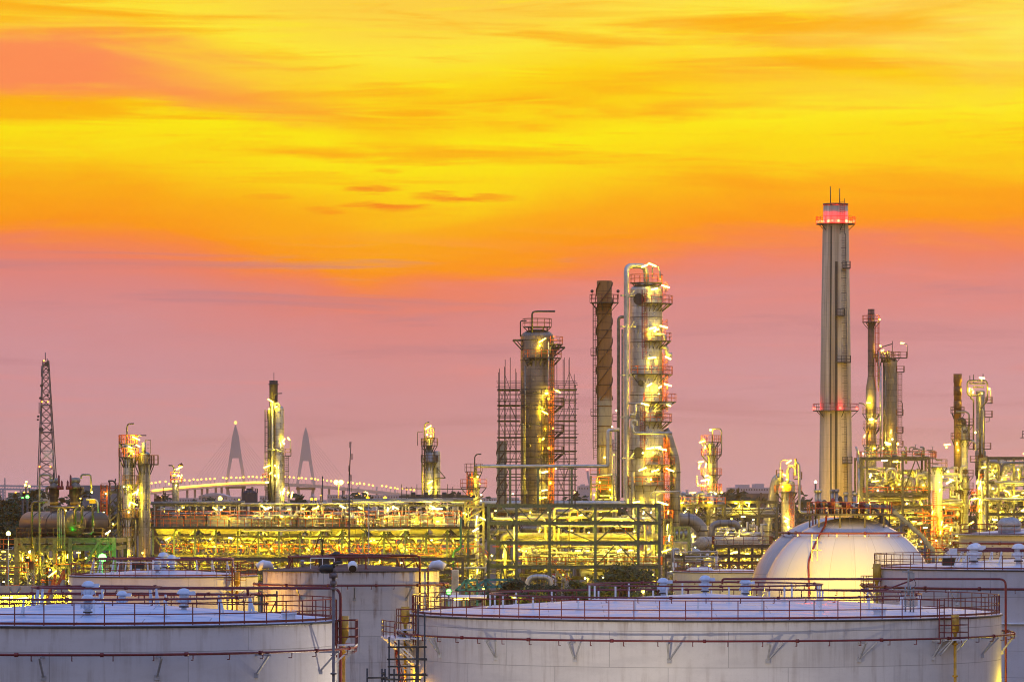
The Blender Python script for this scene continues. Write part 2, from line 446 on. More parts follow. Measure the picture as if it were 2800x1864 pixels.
# ------------------------------------------------------------------ shared part builders
def tube_lamp(par, p, d=(1, 0, .35), L_=1.5, mat=None, r=.13, arm=None):
    """fluorescent or flood tube fixed to its structure by a short arm"""
    p = V(p); d = V(d).normalized() * L_ / 2
    o = part('lamp', MB().tube([p - d, p + d], r, 6), mat or LY, par); shine(o, p, 2 * PI * r * L_, r, mat or LY)
    if arm: part('lamp_arm', MB().pipe([p, *[V(a) for a in arm]], .05, .3, 5), STEEL, par)
    return o
def globe(par, p, r=.22, mat=None):
    o = part('lamp', MB().ball(p, r, 8), mat or LY, par); shine(o, p, 4 * PI * r * r, r, mat or LY); return o
def deck(par, c, z, r, a0, a1, w=1.3, rail=None, dm=None, h=1.15, brackets=True, n=None):
    """curved platform on a column, with its handrail"""
    a0, a1 = R(a0), R(a1); n = n or max(4, int(abs(a1 - a0) / .25)); mb = MB()
    mb.sector(c, r * .96, r + w, a0, a1, z - .14, z, n)
    if brackets:
        for i in range(0, n + 1, max(1, n // 5)):
            a = a0 + (a1 - a0) * i / n; ca, sa = math.cos(a), math.sin(a)
            mb.bar((c[0] + ca * r * .97, c[1] + sa * r * .97, z - 1.4), (c[0] + ca * (r + w * .9), c[1] + sa * (r + w * .9), z - .14), .12)
    o = part('platform', mb, dm or DSTEEL, par)
    rm = MB(); pts = [V((c[0] + math.cos(a0 + (a1 - a0) * i / n) * (r + w), c[1] + math.sin(a0 + (a1 - a0) * i / n) * (r + w), z)) for i in range(n + 1)]
    full = abs(a1 - a0) > 6.2
    if not full: pts = [V((c[0] + math.cos(a0) * r * 1.02, c[1] + math.sin(a0) * r * 1.02, z))] + pts + [V((c[0] + math.cos(a1) * r * 1.02, c[1] + math.sin(a1) * r * 1.02, z))]
    rm.rail(pts[:-1] if full else pts, h, .07, full, 1.3, 1)
    part('handrail', rm, rail or ORANGE, o)
    return o
# ================================================================== the setting
m, q, b = newmat("yard_ground")
co = q.n('ShaderNodeTexCoord').outputs['Object']
c = q.mix(q.mr(q.noise(co, .02, 6), .4, .6), (.05, .05, .045, 1), (.035, .05, .025, 1))
q.L.new(q.mix(q.mr(q.noise(co, .6, 5), .4, .7), c, (.09, .085, .075, 1)), b.inputs['Base Color']); b.inputs['Roughness'].default_value = .9
g = MB(); g.add([(-2500, -200, 0), (2500, -200, 0), (2500, 7500, 0), (-2500, 7500, 0)], [(0, 1, 2, 3)])
single('ground', g, MAT['yard_ground'], kind='structure')

# ================================================================== storage tanks
def vent(par, x, y, z, s=1., mat=None, hat=True):
    """breather valve: flanged neck, bulging body, side box and hat"""
    pr = [(.17, 0), (.17, .3), (.3, .3), (.3, .36), (.2, .38), (.24, .46), (.4, .56), (.42, .72), (.3, .84), (.2, .88), (.32, .9), (.32, .96), (.2, .98)]
    pr += [(.24, 1.02), (.46, 1.06), (.46, 1.12), (.3, 1.34), (.12, 1.4), (.001, 1.41)]
    mb = MB().lathe([(a * s, z + h * s) for a, h in pr], (x, y), 14)
    mb.box(x + .2 * s, x + .72 * s, y - .22 * s, y + .22 * s, z + .98 * s, z + 1.22 * s)
    for k in range(6):
        a = k * PI / 3; mb.bar((x + math.cos(a) * .44 * s, y + math.sin(a) * .44 * s, z + .46 * s), (x + math.cos(a) * .44 * s, y + math.sin(a) * .44 * s, z + .84 * s), .05 * s)
    o = part('vent_valve', mb, mat or BLUEW, par)
    part('flange', MB().lathe([(.001, z + .29 * s), (.31 * s, z + .29 * s), (.31 * s, z + .2 * s), (.18 * s, z + .2 * s)], (x, y), 12), DSTEEL, o)
    return o
def arc(c, r, a0, a1, z, n):
    return [V((c[0] + r * math.cos(R(a0 + (a1 - a0) * i / n)), c[1] + r * math.sin(R(a0 + (a1 - a0) * i / n)), z)) for i in range(n + 1)]
def pol(c, r, a, z): return V((c[0] + r * math.cos(R(a)), c[1] + r * math.sin(R(a)), z))
def spray_ring(par, c, r, z, rp=.09, mat=None, a0=0, a1=360, name='spray_ring', noz=2.0, fl=4.2, drop=.3, n=None, inward=True):
    """cooling water ring with couplings and hooked nozzles"""
    mat = mat or RED; n = n or int(abs(a1 - a0) / 4); mb = MB(); full = abs(a1 - a0) >= 360
    pts = arc(c, r, a0, a1, z, n)
    mb.tube(pts[:-1] if full else pts, rp, 8, full)
    k = int(abs(R(a1 - a0)) * r / noz)
    for i in range(k):
        a = a0 + (a1 - a0) * (i + .5) / k
        p = pol(c, r, a, z - rp); i_ = pol(c, r + (-.22 if inward else .22), a, z - drop)
        mb.tube([p, V((p.x, p.y, z - drop)), i_], .028, 5)
    k = int(abs(R(a1 - a0)) * r / fl)
    for i in range(k):
        a = a0 + (a1 - a0) * (i + .35) / k; p, p2 = pol(c, r, a - R(1) * 4, z), pol(c, r, a + .25 / r * 57, z)
        d = (p2 - p).normalized() * .09
        mb.cyl(p - d * 1.0, p + d * 1.0, rp * 1.75, 10)
    return part(name, mb, mat, par)
def tank(label, xc, Dc, rad, zr, rise, shell, roof, raily=True, rails=None, rsp=1.5, name='storage_tank', group='cylindrical storage tanks'):
    c = (X(xc, Dc), Dc)
    tk = thing(name, label, 'storage tank', (c[0], c[1], 0), group)
    n = 128
    part('shell', MB().lathe([(rad, 0), (rad, zr * .5), (rad, zr)], c, n), shell, tk)
    part('rim', MB().lathe([(rad + .004, zr - .12), (rad + .09, zr - .10), (rad + .09, zr - .02), (rad + .004, zr - .015)], c, n), rails or RED if False else DSTEEL, tk)
    part('roof', MB().lathe([(rad + .05, zr)] + [(rad * k, zr + .02 + rise * (1 - k) ** .92) for k in (.97, .85, .7, .55, .4, .25, .12, .0005)], c, n), roof, tk)
    if raily:
        k = int(2 * PI * (rad - .1) / rsp); mb = MB()
        pts = arc(c, rad - .12, 0, 360, zr + .02, k)[:-1]
        mb.rail(pts, 1.1, .055, True, 9, 1, False)
        for a_, b_ in zip(pts, pts[1:] + pts[:1]): mb.bar(a_ + V((0, 0, .1)), b_ + V((0, 0, .1)), .03, .12, ends=False)
        part('handrail', mb, rails or RED, tk)
    def rz(x, y):
        k = min(1, math.hypot(x - c[0], y - c[1]) / rad); return zr + .02 + rise * (1 - k) ** .92
    return tk, c, rz
def posts(par, c, r, zt, rz, k, mat=None, a_off=0, lean=.0):
    for i in range(k):
        a = 360 * i / k + a_off; p = pol(c, r, a, zt - .05); b0 = pol(c, r + lean, a, 0); z0 = rz(b0.x, b0.y)
        mb = MB().bar((b0.x, b0.y, z0 - .05), p, .11)
        tg = V((-math.sin(R(a)), math.cos(R(a)), 0))
        if lean: mb.bar(V((p.x, p.y, z0)) + tg * .25 * 0 - V((0, 0, .05)), p, .08)
        mb.box(b0.x - .18, b0.x + .18, b0.y - .18, b0.y + .18, z0 - .02, z0 + .03)
        part('pipe_support', mb, mat or WHITE, par)
def shell_brackets(par, c, rad, rr, z, k, mat, a_off=0, span=(160, 380), vee=True):
    for i in range(k):
        a = (360 * i / k + a_off) % 360
        if not (span[0] <= a <= span[1] or span[0] <= a + 360 <= span[1]): continue
        p = pol(c, rr, a, z - .12); mb = MB()
        da = 1.6 / rad * 57.3 * .45
        q0 = pol(c, rad + .02, a, z - 1.15)
        mb.bar(q0, p, .10); mb.bar(pol(c, rad, a, z - .14), pol(c, rr + .1, a, z - .14), .10)
        if vee: mb.bar(q0, pol(c, rr, a + da, z - .12), .08)
        mb.cbox((q0.x, q0.y, q0.z - .15), .25, .14, .25)
        part('pipe_bracket', mb, mat, par)
def manway(par, x, y, z, r=.42):
    mb = MB().lathe([(r * .85, z - .05), (r * .85, z + .25), (r, z + .25), (r, z + .33), (.001, z + .35)], (x, y), 18)
    for k in range(12):
        a = k * PI / 6; mb.cyl((x + math.cos(a) * r * .92, y + math.sin(a) * r * .92, z + .2), (x + math.cos(a) * r * .92, y + math.sin(a) * r * .92, z + .43), .035, 6)
    return part('roof_manway', mb, WHITE, par)
def foam_chamber(par, p, h=1.3, r=.24, down=None):
    p = V(p)
    mb = MB().lathe([(.001, p.z + h), (r, p.z + h), (r, p.z + .25), (r * .4, p.z), (r * .4, p.z - .1)], p, 14)
    if down is not None:
        mb.cyl((p.x, p.y, down), (p.x, p.y, p.z + .1), .09, 8)
        for k in range(3): 
            z = p.z - .6 - k * 1.9; mb.cyl((p.x, p.y, z), (p.x, p.y, z + .1), .17, 10)
    return part('foam_chamber', mb, YEL, par)
def side_cage(par, c, rad, a, z, w=1.6, h=1.2, dpt=1.0, mat=None):
    """small service platform hung on the shell"""
    tg = V((-math.sin(R(a)), math.cos(R(a)), 0)); o0 = pol(c, rad, a, z); o1 = pol(c, rad + dpt, a, z)
    mb = MB(); mb.bar((o0 + o1) / 2 - tg * w / 2, (o0 + o1) / 2 + tg * w / 2, dpt, .08)
    for k in (-1, 1): mb.bar(pol(c, rad, a, z - .9) + tg * k * w * .4, o1 + tg * k * w * .4, .08)
    o = part('service_platform', mb, WHITE, par)
    part('handrail', MB().rail([o0 - tg * w / 2, o1 - tg * w / 2, o1 + tg * w / 2, o0 + tg * w / 2], h, .055, False, .8, 2), mat or RED, o)
    return o

# --- large tank in the middle of the front row
sh4 = tankshell("ivory_tank_shell", (.70, .66, .62, 1), (.20, .13, .08, 1), .42, 18.2, top=13.24)
rf_w = roofmat("pale_roof_plate", (.70, .67, .72, 1), (.42, .38, .44, 1), .5)
T4, c4, rz4 = tank('widest white storage tank with pale lilac roof, in front of the sphere tanks', 1928, 281, 18.2, 13.24, 1.2, sh4, rf_w)
spray_ring(T4, c4, 13.3, 14.42, .052, fl=6)
spray_ring(T4, c4, 7.25, 15.0, .05, noz=3, fl=6)
posts(T4, c4, 13.3, 14.42, rz4, 22, WHITE, 4); posts(T4, c4, 7.25, 15.0, rz4, 12, WHITE, 9)
spray_ring(T4, c4, 19.0, 12.06, .062, DSTEEL if False else RED, fl=5.2)
shell_brackets(T4, c4, 18.2, 19.0, 12.06, 20, PALE, 9)
for px, D_, s_ in ((1813, 283, .82), (1928, 282, .85), (2038, 284, .8)):
    x = X(px, D_); vent(T4, x, D_, rz4(x, D_) - .05, s_)
x = X(2405, 268.5); manway(T4, x, 268.5, rz4(x, 268.5))
# riser and feed pipes of the rings
xr = X(2750, 281)
part('riser_pipe', MB().pipe([(X(1975, 281), 281, 15.0), (X(1975, 281), 281, Z(1582, 281)), (xr, 281, Z(1582, 281)), (xr, 281, .3)], .07, .4), RED, T4)
part('feed_pipe', MB().pipe([(X(2231, 276), 276, 15.0), (X(2231, 276), 276, Z(1612, 276)), (X(2420, 276), 276, Z(1612, 276)), (X(2497, 276), 276, Z(1584, 276))], .05, .3), RED, T4)
# level gauge stand
gx, gy = X(2484, 272), 272; gz = rz4(gx, gy); mb = MB()
for k in (-.18, .12, .3): mb.cyl((gx + k, gy, gz - .05), (gx + k, gy, gz + 1.7 - abs(k)), .05, 8)
mb.cyl((gx, gy, gz + 1.0), (gx, gy, gz + 2.5), .06, 8); mb.box(gx - .4, gx + .25, gy - .08, gy + .08, gz + 2.35, gz + 2.45); mb.box(gx + .05, gx + .35, gy - .12, gy + .12, gz + 2.0, gz + 2.35)
for z in (.3, .8, 1.25): mb.box(gx - .3, gx + .42, gy - .14, gy + .14, gz + z, gz + z + .07)
lg = part('level_gauge', mb, STEEL, T4); part('gauge_cable', MB().pipe([(gx + .3, gy, gz + 2.0), (gx + .5, gy, gz + 1.6), (gx + .1, gy - .1, gz + 1.3), (gx - .5, gy, gz + 1.2), (gx - .4, gy, gz + .9)], .02, .2, 5), BLACK, lg)
# service platforms with their yellow foam chambers
def ang(c, Dc, rad, px): return 270 + math.degrees(math.asin(max(-1, min(1, (X(px, Dc) - c[0]) / rad))))
a = ang(c4, 270, 18.2, 2587); side_cage(T4, c4, 18.2, a, 11.95, 1.7, 1.3, .9); foam_chamber(T4, pol(c4, 18.75, a, 12.25), 1.15, .24, 0)
part('ladder', MB().ladder(pol(c4, 18.6, a - 3.4, 12.0), 14.4, pol(c4, 1, a, 0) - pol(c4, 0, a, 0), False), RED, T4)
a = ang(c4, 281, 18.2, 1133); foam_chamber(T4, pol(c4, 18.7, a - 0, 12.6), 1.1, .26, 0)
side_cage(T4, c4, 18.2, a + 1, 12.3, 1.6, 1.25, .95)
part('ladder', MB().ladder(pol(c4, 18.5, a + 6, 11.4), 14.4, pol(c4, 1, a + 6, 0) - pol(c4, 0, a, 0), False), RED, T4)
lp = part('landing', MB().sector(c4, 18.3, 20.0, R(180), R(198), 11.75, 11.85, 8), WHITE, T4)
part('handrail', MB().rail(arc(c4, 19.95, 180, 198, 11.85, 5), 1.0, .05, False, 1.1, 2), RED, lp)
mb = MB()
for i in range(5):
    p = pol(c4, 19.9, 181 + i * 4, 11.75); mb.bar(p, pol(c4, 18.25, 181 + i * 4, 10.2), .09)
part('landing_bracket', mb, WHITE, T4)
mb = MB()
for i in range(46):
    a_ = 184 + i * .9; z = 11.6 - i * .25; mb.sector(c4, 18.35, 19.2, R(a_), R(a_ + .95), z, z + .05, 1)
sw = part('spiral_stair', mb, STEEL, T4)
mb = MB()
pts = [pol(c4, 19.2, 184 + i * .9, 11.6 - i * .25) for i in range(0, 46, 3)]
for a_, b_ in zip(pts, pts[1:]):
    for h in (.5, 1.0): mb.bar(a_ + V((0, 0, h)), b_ + V((0, 0, h)), .05)
    mb.bar(a_, a_ + V((0, 0, 1)), .05)
    mb.bar(a_, b_, .06, .25)
part('handrail', mb, RED, sw)
part('drain_pipe', MB().cyl(pol(c4, 18.75, ang(c4, 268, 18.2, 1161), 0), pol(c4, 18.75, ang(c4, 268, 18.2, 1161), 13.9), .05, 8), DSTEEL, T4)

# --- front tank at the picture's edge
sh1 = tankshell("grey_white_tank_shell", (.62, .60, .62, 1), (.20, .15, .11, 1), .40, 12.6, top=13.9)
rf_b = roofmat("blue_white_roof_plate", (.52, .62, .78, 1), (.22, .28, .42, 1), .85, .42)
T1, c1, rz1 = tank('white storage tank with pale blue roof, cut off by the picture edge', 265, 238.6, 12.6, 13.9, .95, sh1, rf_b)
spray_ring(T1, c1, 8.2, 15.12, .058, fl=5); spray_ring(T1, c1, 3.4, 15.6, .052, noz=3, fl=5)
posts(T1, c1, 8.2, 15.12, rz1, 14, BLUEW, 17, .25); posts(T1, c1, 3.4, 15.6, rz1, 6, BLUEW, 40, .2)
spray_ring(T1, c1, 13.6, 12.5, .064, RED, fl=4.2)
shell_brackets(T1, c1, 12.6, 13.6, 12.5, 14, PALE, 6, vee=False)
for px, D_, s_ in ((240, 231, .78), (334, 246, .7), (503, 236, .82)):
    x = X(px, D_); vent(T1, x, D_, rz1(x, D_) - .05, s_)
x, y = X(242, 238), 238.; vent(T1, x, y, rz1(x, y), .8)
x = X(790, 234.5); manway(T1, x, 234.5, rz1(x, 234.5), .4)
xr = X(931, 238)
part('riser_pipe', MB().pipe([(X(153, 240), 240.5, 15.5), (X(153, 240), 238, Z(1607, 238)), (xr, 238, Z(1607, 238)), (xr, 237.5, .3)], .075, .5), RED, T1)
part('feed_pipe', MB().pipe([(X(678, 238.5), 238.3, Z(1607, 238)), (X(678, 238.5), 238.3, 15.1)], .07, .4), RED, T1)
a = ang(c1, 238.6, 12.6, 922)
foam_chamber(T1, pol(c1, 12.95, a, 12.75), 1.35, .26, 0)
side_cage(T1, c1, 12.6, 357, 12.6, 1.5, 1.3, 1.05)
part('cage_ladder', MB().ladder(pol(c1, 12.75, 352, 12.0), 15.0, (1, 0, 0), False), RED, T1)
# tall instrument pole at the edge of this tank
px_, pD = 912, 228.; x = X(px_, pD); mb = MB(); mb.cyl((x, pD, 0), (x, pD, Z(1600, pD)), .075, 10)
for z0, z1, r_ in ((1600, 1588, .17), (1588, 1580, .1), (1580, 1566, .22), (1566, 1552, .1)): mb.cyl((x, pD, Z(z0, pD)), (x, pD, Z(z1, pD)), r_, 12)
for yy in (1843, 1612): mb.cyl((x, pD, Z(yy, pD)), (x, pD, Z(yy - 5, pD)), .16, 10)
pl = thing('instrument_pole', 'thin grey pole with black gauge heads beside the blue roofed front tank', 'instrument pole', (x, pD, 0))
part('pole', mb, simple('brown_grey_pole', (.15, .12, .12), .5, .2), pl)
mb = MB().pipe([(x, pD, Z(1552, pD)), (x, pD, Z(1540, pD)), (x + .45, pD, Z(1536, pD))], .09, .15); mb.axial((x - .75, pD, Z(1556, pD)), (x + .05, pD, Z(1553, pD)), [(.05, 0), (.2, .15), (.24, .5), (.2, .85), (.05, 1)], 12)
part('gauge_head', mb, BLACK, pl)

# --- smaller tank behind it
sh2 = tankshell("off_white_tank_shell", (.66, .63, .62, 1), (.28, .22, .17, 1), .3, 8.5)
T2, c2, rz2 = tank('small white storage tank with vents clustered on its roof, beside the brown roofed tank', 447, 410, 8.5, 13.5, .55, sh2, rf_w)
for px, D_, s_ in ((430, 406, .95), (447, 411, 1.15), (470, 409, 1.0), (378, 414, .6)):
    x = X(px, D_); vent(T2, x, D_, rz2(x, D_) - .05, s_)
mb = MB(); x = X(379, 405); z = rz2(x, 405)
mb.box(x - .55, x + .55, 404.4, 405.6, z + .45, z + .95)
bx = part('equipment_box', mb, BLACK, T2); mb = MB()
for k in (-1.9, -1.2, .9, 1.4): mb.bar((x + k, 404.6, z - .1), (x + k * .9, 404.6, z + 1.0), .12)
mb.box(x - 2, x + 1.5, 404.5, 404.7, z + .95, z + 1.05); part('box_frame', mb, WHITE, bx)
spray_ring(T2, c2, 6.3, 15.0, .08, fl=6); posts(T2, c2, 6.3, 15.0, rz2, 10, WHITE, 14, .35)
spray_ring(T2, c2, 9.2, 11.9, .07)
part('riser_pipe', MB().pipe([(X(560, 404), 404, 15.0), (X(639, 404), 404, 15.0), (X(639, 404), 401.9, 14.6), (X(639, 404), 401.9, 9)], .075, .5), RED, T2)
a = ang(c2, 410, 8.5, 690); side_cage(T2, c2, 8.5, 320, 12.3, 1.5, 2.6, 1.0); foam_chamber(T2, pol(c2, 9.1, 320, 12.6), 1.3, .28, 8)

# --- rust stained tank with the brown roof
sh3 = tankshell("rust_streaked_tank_shell", (.66, .60, .56, 1), (.17, .08, .035, 1), 1.0, 7.55, 3.1, 2.2, .7, 14.3)
rf_br = roofmat("rusted_roof_plate", (.13, .055, .04, 1), (.07, .03, .025, 1), .8, .75)
T3, c3, rz3 = tank('rust streaked white storage tank with a brown roof, between the two front tanks', 960, 390, 7.55, 14.3, .5, sh3, rf_br, False)
for a in (181, 273, 359):
    p = pol(c3, 7.3, a, 14.4); w = V((math.cos(R(a)), math.sin(R(a)), 0)); mb = MB()
    mb.tube([p - w * .7, p - w * .3 + V((0, 0, .32)), p + w * .2 + V((0, 0, .36)), p + w * .75 + V((0, 0, .1))], [.1, .34, .42, .36], 10)
    hd = part('vent_hood', mb, WHITE, T3); part('hood_mouth', MB().cyl(p + w * .72 + V((0, 0, .11)), p + w * .78 + V((0, 0, .085)), .33, 12), BLACK, hd)
spray_ring(T3, c3, 8.35, Z(1600, 382), .08, fl=4); shell_brackets(T3, c3, 7.55, 8.35, Z(1600, 382), 10, STEEL, 22, vee=False)
spray_ring(T3, c3, 5.4, Z(1521, 390), .09, fl=4); posts(T3, c3, 5.4, Z(1521, 390), rz3, 9, MAROON, 5, .4)
part('riser_pipe', MB().pipe([(X(900, 388), 388, Z(1517, 388)), (X(1148, 385), 385, Z(1517, 388)), (X(1148, 385), 385, 3)], .1, .4), RED, T3)
for px, mt, s_ in ((920, BLACK, .9), (962, MAROON, .8), (827, STEEL, .5)):
    x = X(px, 388); vent(T3, x, 388, rz3(x, 388) - .05, s_, mt)
x = X(886, 385); z = rz3(x, 385); mb = MB(); mb.box(x - .45, x + .45, 384.4, 385.5, z + .1, z + .85); bx = part('equipment_box', mb, BLACK, T3)
part('box_frame', MB().rail([(x - 1.1, 384.3, z), (x + .9, 384.3, z)], .9, .08, False, .9, 0), WHITE, bx)
x = X(882, 391); mb = MB().pipe([(x, 391, rz3(x, 391)), (x, 391, 16.9), (x - .4, 391, 16.9), (x - .6, 391, 16.1)], .06, .3); mb.ball((x, 391, 16.8), .16); mb.cyl((x, 391, 15.6), (x, 391, 16), .18, 10)
part('vent_pipe', mb, BLACK, T3)
part('access_post', MB().cyl(pol(c3, 7.7, 330, 8), pol(c3, 7.7, 330, 14.6), .08, 8), MAROON, T3)

# --- tank at the other edge and the domed one behind it
sh5 = tankshell("pale_grey_tank_shell", (.60, .58, .62, 1), (.25, .22, .2, 1), .3, 15.3)
T5, c5, rz5 = tank('white storage tank in front of the domed one, behind the widest tank', 2900, 372, 15.3, 14.75, .85, sh5, rf_w)
for px, D_, s_ in ((2662, 366, 1.2), (2785, 364, 1.2), (2668, 372, 1.1)):
    x = X(px, D_); vent(T5, x, D_, rz5(x, D_) - .05, s_, WHITE)
x = X(2592, 363); z = rz5(x, 363); mb = MB(); mb.box(x - .45, x + .5, 362.5, 363.5, z + .15, z + .75); bx = part('equipment_box', mb, BLACK, T5); mb = MB()
for k in (-.8, .7, 1.5): mb.bar((x + k - .3, 362.4, z), (x + k, 362.4, z + .85), .1)
mb.box(x - 1.5, x + 1.6, 362.3, 362.5, z + .8, z + .9); mb.box(x + .1, x + .7, 362.6, 363.3, z + .9, z + 1.5); part('box_frame', mb, WHITE, bx)
spray_ring(T5, c5, 9.3, Z(1502, 372), .1, fl=6); posts(T5, c5, 9.3, Z(1502, 372), rz5, 16, WHITE, 8, .5)
spray_ring(T5, c5, 16.3, Z(1610, 357), .1, fl=5); shell_brackets(T5, c5, 15.3, 16.3, Z(1610, 357), 16, WHITE, 6)
a = ang(c5, 372, 15.3, 2392); foam_chamber(T5, pol(c5, 15.7, 193, 13.6), 1.5, .33, 0); side_cage(T5, c5, 15.3, 189, 12.9, 1.8, 1.2, 1.2)
part('wind_girder', MB().lathe([(15.3, Z(1707, 357)), (15.5, Z(1707, 357)), (15.5, Z(1703, 357)), (15.3, Z(1703, 357))], c5, 96), WHITE, T5)
sh6 = tankshell("lit_grey_tank_shell", (.58, .56, .54, 1), (.3, .24, .14, 1), .3, 10.2)
T6, c6, rz6 = tank('distant grey storage tank with a small dome on its roof', 2874, 505, 10.2, Z(1462, 495), .9, sh6, rf_w, True, MAROON, 1.6)
part('wind_girder', MB().lathe([(10.2, Z(1466, 495)), (11, Z(1464, 495)), (11, Z(1461, 495)), (10.2, Z(1461, 495))], c6, 96), STEEL, T6)
x = X(2760, 500); mb = MB().lathe([(1.35, Z(1436, 500)), (1.3, Z(1428, 500)), (1.0, Z(1418, 500)), (.5, Z(1413.5, 500)), (.001, Z(1413, 500))], (x, 500), 24)
mb.cyl((x, 500, rz6(x, 500) - .2), (x, 500, Z(1436, 500)), 1.25, 20); part('roof_dome', mb, STEEL, T6)
spray_ring(T6, c6, 11.0, Z(1486, 494), .1)
T7, c7, rz7 = tank('low pale tank lit yellow, just behind the widest tank beside the spheres', 2000, 560, 7.2, Z(1564, 553), .3, tankshell("cream_tank_shell", (.6, .55, .45, 1), (.3, .24, .14, 1), .2, 7.2), rf_w, True, MAROON, 1.4)
mb = MB(); x = X(1910, 556)
mb.rail([(X(1855, 553), 553.5, rz7(x, 556) - .1), (X(1960, 552.8), 553, rz7(x, 556) - .1)], 1.2, .06)
spray_ring(T7, c7, 7.9, Z(1590, 553), .1)
mb = MB().tube([(X(1880, 556), 556, Z(1562, 556)), (X(1890, 556), 556, Z(1556, 556)), (X(1940, 556), 556, Z(1556, 556)), (X(1948, 556), 556, Z(1562, 556))], .3, 8); part('roof_cover', mb, WHITE, T7)

# ================================================================== sphere tanks
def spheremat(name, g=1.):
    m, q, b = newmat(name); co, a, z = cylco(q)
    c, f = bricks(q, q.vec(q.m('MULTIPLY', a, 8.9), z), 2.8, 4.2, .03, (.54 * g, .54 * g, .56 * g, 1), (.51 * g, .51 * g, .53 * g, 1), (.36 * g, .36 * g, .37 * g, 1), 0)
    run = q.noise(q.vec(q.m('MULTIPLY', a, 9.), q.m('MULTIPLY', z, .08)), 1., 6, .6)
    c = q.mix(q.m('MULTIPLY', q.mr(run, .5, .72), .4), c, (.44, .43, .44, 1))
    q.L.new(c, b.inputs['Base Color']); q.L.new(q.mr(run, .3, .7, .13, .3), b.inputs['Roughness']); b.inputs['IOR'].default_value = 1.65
    return m
SPH = spheremat("white_sphere_plate")
def sphere_tank(label, xc, Dc, rad, yt, SPH):
    c = (X(xc, Dc), Dc); zc = Z(yt, Dc) - rad
    s = thing('sphere_tank', label, 'sphere tank', (c[0], Dc, 0), 'white sphere tanks')
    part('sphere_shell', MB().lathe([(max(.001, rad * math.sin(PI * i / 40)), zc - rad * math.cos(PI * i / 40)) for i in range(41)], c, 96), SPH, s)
    for i in range(10):
        p = pol(c, rad * .97, i * 36 + 9, 0); part('support_leg', MB().cyl(p, (p.x, p.y, zc), .4, 12), WHITE, s)
    zr = Z(1457, Dc - 4); rr = math.sqrt(rad ** 2 - (zr - zc) ** 2) + .55
    spray_ring(s, c, rr, zr, .1, MAROON, noz=1.9, fl=9)
    for i in range(12):
        a = i * 30 + 12; p = pol(c, rr - .15, a, zr); part('pipe_support', MB().bar((p.x, p.y, zr - 1.0), (p.x, p.y, zr), .14), WHITE, s)
    # the diagonal riser climbing over the shell
    def at(dx, dz, k=.55): return V((c[0] + dx, Dc - math.sqrt(max(0, rad ** 2 - dx ** 2 - max(dz, 0) ** 2)) - k, zc + dz))
    part('riser_pipe', MB().pipe([V((c[0] - 2.4, Dc - 2.2, zc + rad + .5)), at(-2.5, 7.9), at(-3.1, 7.1), at(-3.8, 5.9), at(-4.45, 4.3), at(-4.45, 0, .9), at(-4.45, -9.0, 1.4)], .1, .6), RED, s)
    return s, c, zc
S2, cs2, zs2 = sphere_tank('white sphere tank half hidden behind the other sphere', 2281, 476, 9.03, 1413, spheremat('shaded_sphere_plate', .56))  # rear sphere's shade is put in as a darker plate colour
S1, cs1, zs1 = sphere_tank('white sphere tank with red valves on top, in front of the other sphere', 2323, 445, 8.55, 1414, SPH)
zt = Z(1404, 445); mb = MB().sector(cs1, .3, 4.2, 0, 2 * PI, zt - .15, zt, 28)
for i in range(10): mb.bar(pol(cs1, 3.9, i * 36, zt - 1.8), pol(cs1, 3.9, i * 36, zt), .14)
tp = part('top_platform', mb, DSTEEL, S1)
part('handrail', MB().rail(arc(cs1, 4.15, 0, 360, zt, 22)[:-1], 1.15, .07, True, 9, 1), MAROON, tp)
random.seed(5)
for i in range(15):
    px = 2236 + i * 10.5 + random.uniform(-3, 3); D_ = 445 + random.uniform(-2.4, 2.4); x = X(px, D_); h = random.uniform(1.0, 1.75) * (1.1 if 2 < i < 9 else .8)
    mb = MB().cyl((x, D_, zt), (x, D_, zt + h * .5), .11, 8); mb.cyl((x, D_, zt + h * .3), (x, D_, zt + h * .36), .24, 10); mb.lathe([(.1, zt + h * .5), (.22, zt + h * .55), (.22, zt + h * .9), (.1, zt + h), (.001, zt + h)], (x, D_), 10)
    mb.cyl((x, D_, zt + h * .6), (x + .4, D_, zt + h * .6), .12, 8)
    part('relief_valve', mb, [MAROON, RED, DSTEEL, STEEL][(i * 7) % 4], S1)
for px in (2232, 2241, 2276, 2288, 2313, 2337):
    x = X(px, 447); h = 2.1 if px < 2300 else 1.8; part('vent_pipe', MB().cyl((x, 447, zt), (x, 447, zt + h), .16, 10).cyl((x, 447, zt + h), (x, 447, zt + h + .3), .26, 10), STEEL, S1)
for px in (2221, 2236):
    p = V((X(px, 436.3), 437.0, 0)); part('inspection_post', MB().bar((p.x, p.y, Z(1533, 437)), (p.x, p.y, Z(1467, 437)), .09), STEEL, S1)
part('inspection_rung', MB().bar((X(2219, 437), 437, Z(1503, 437)), (X(2246, 437), 437, Z(1503, 437)), .09).bar((X(2221, 437), 437, Z(1475, 437)), (X(2237, 437), 437, Z(1475, 437)), .09), STEEL, S1)
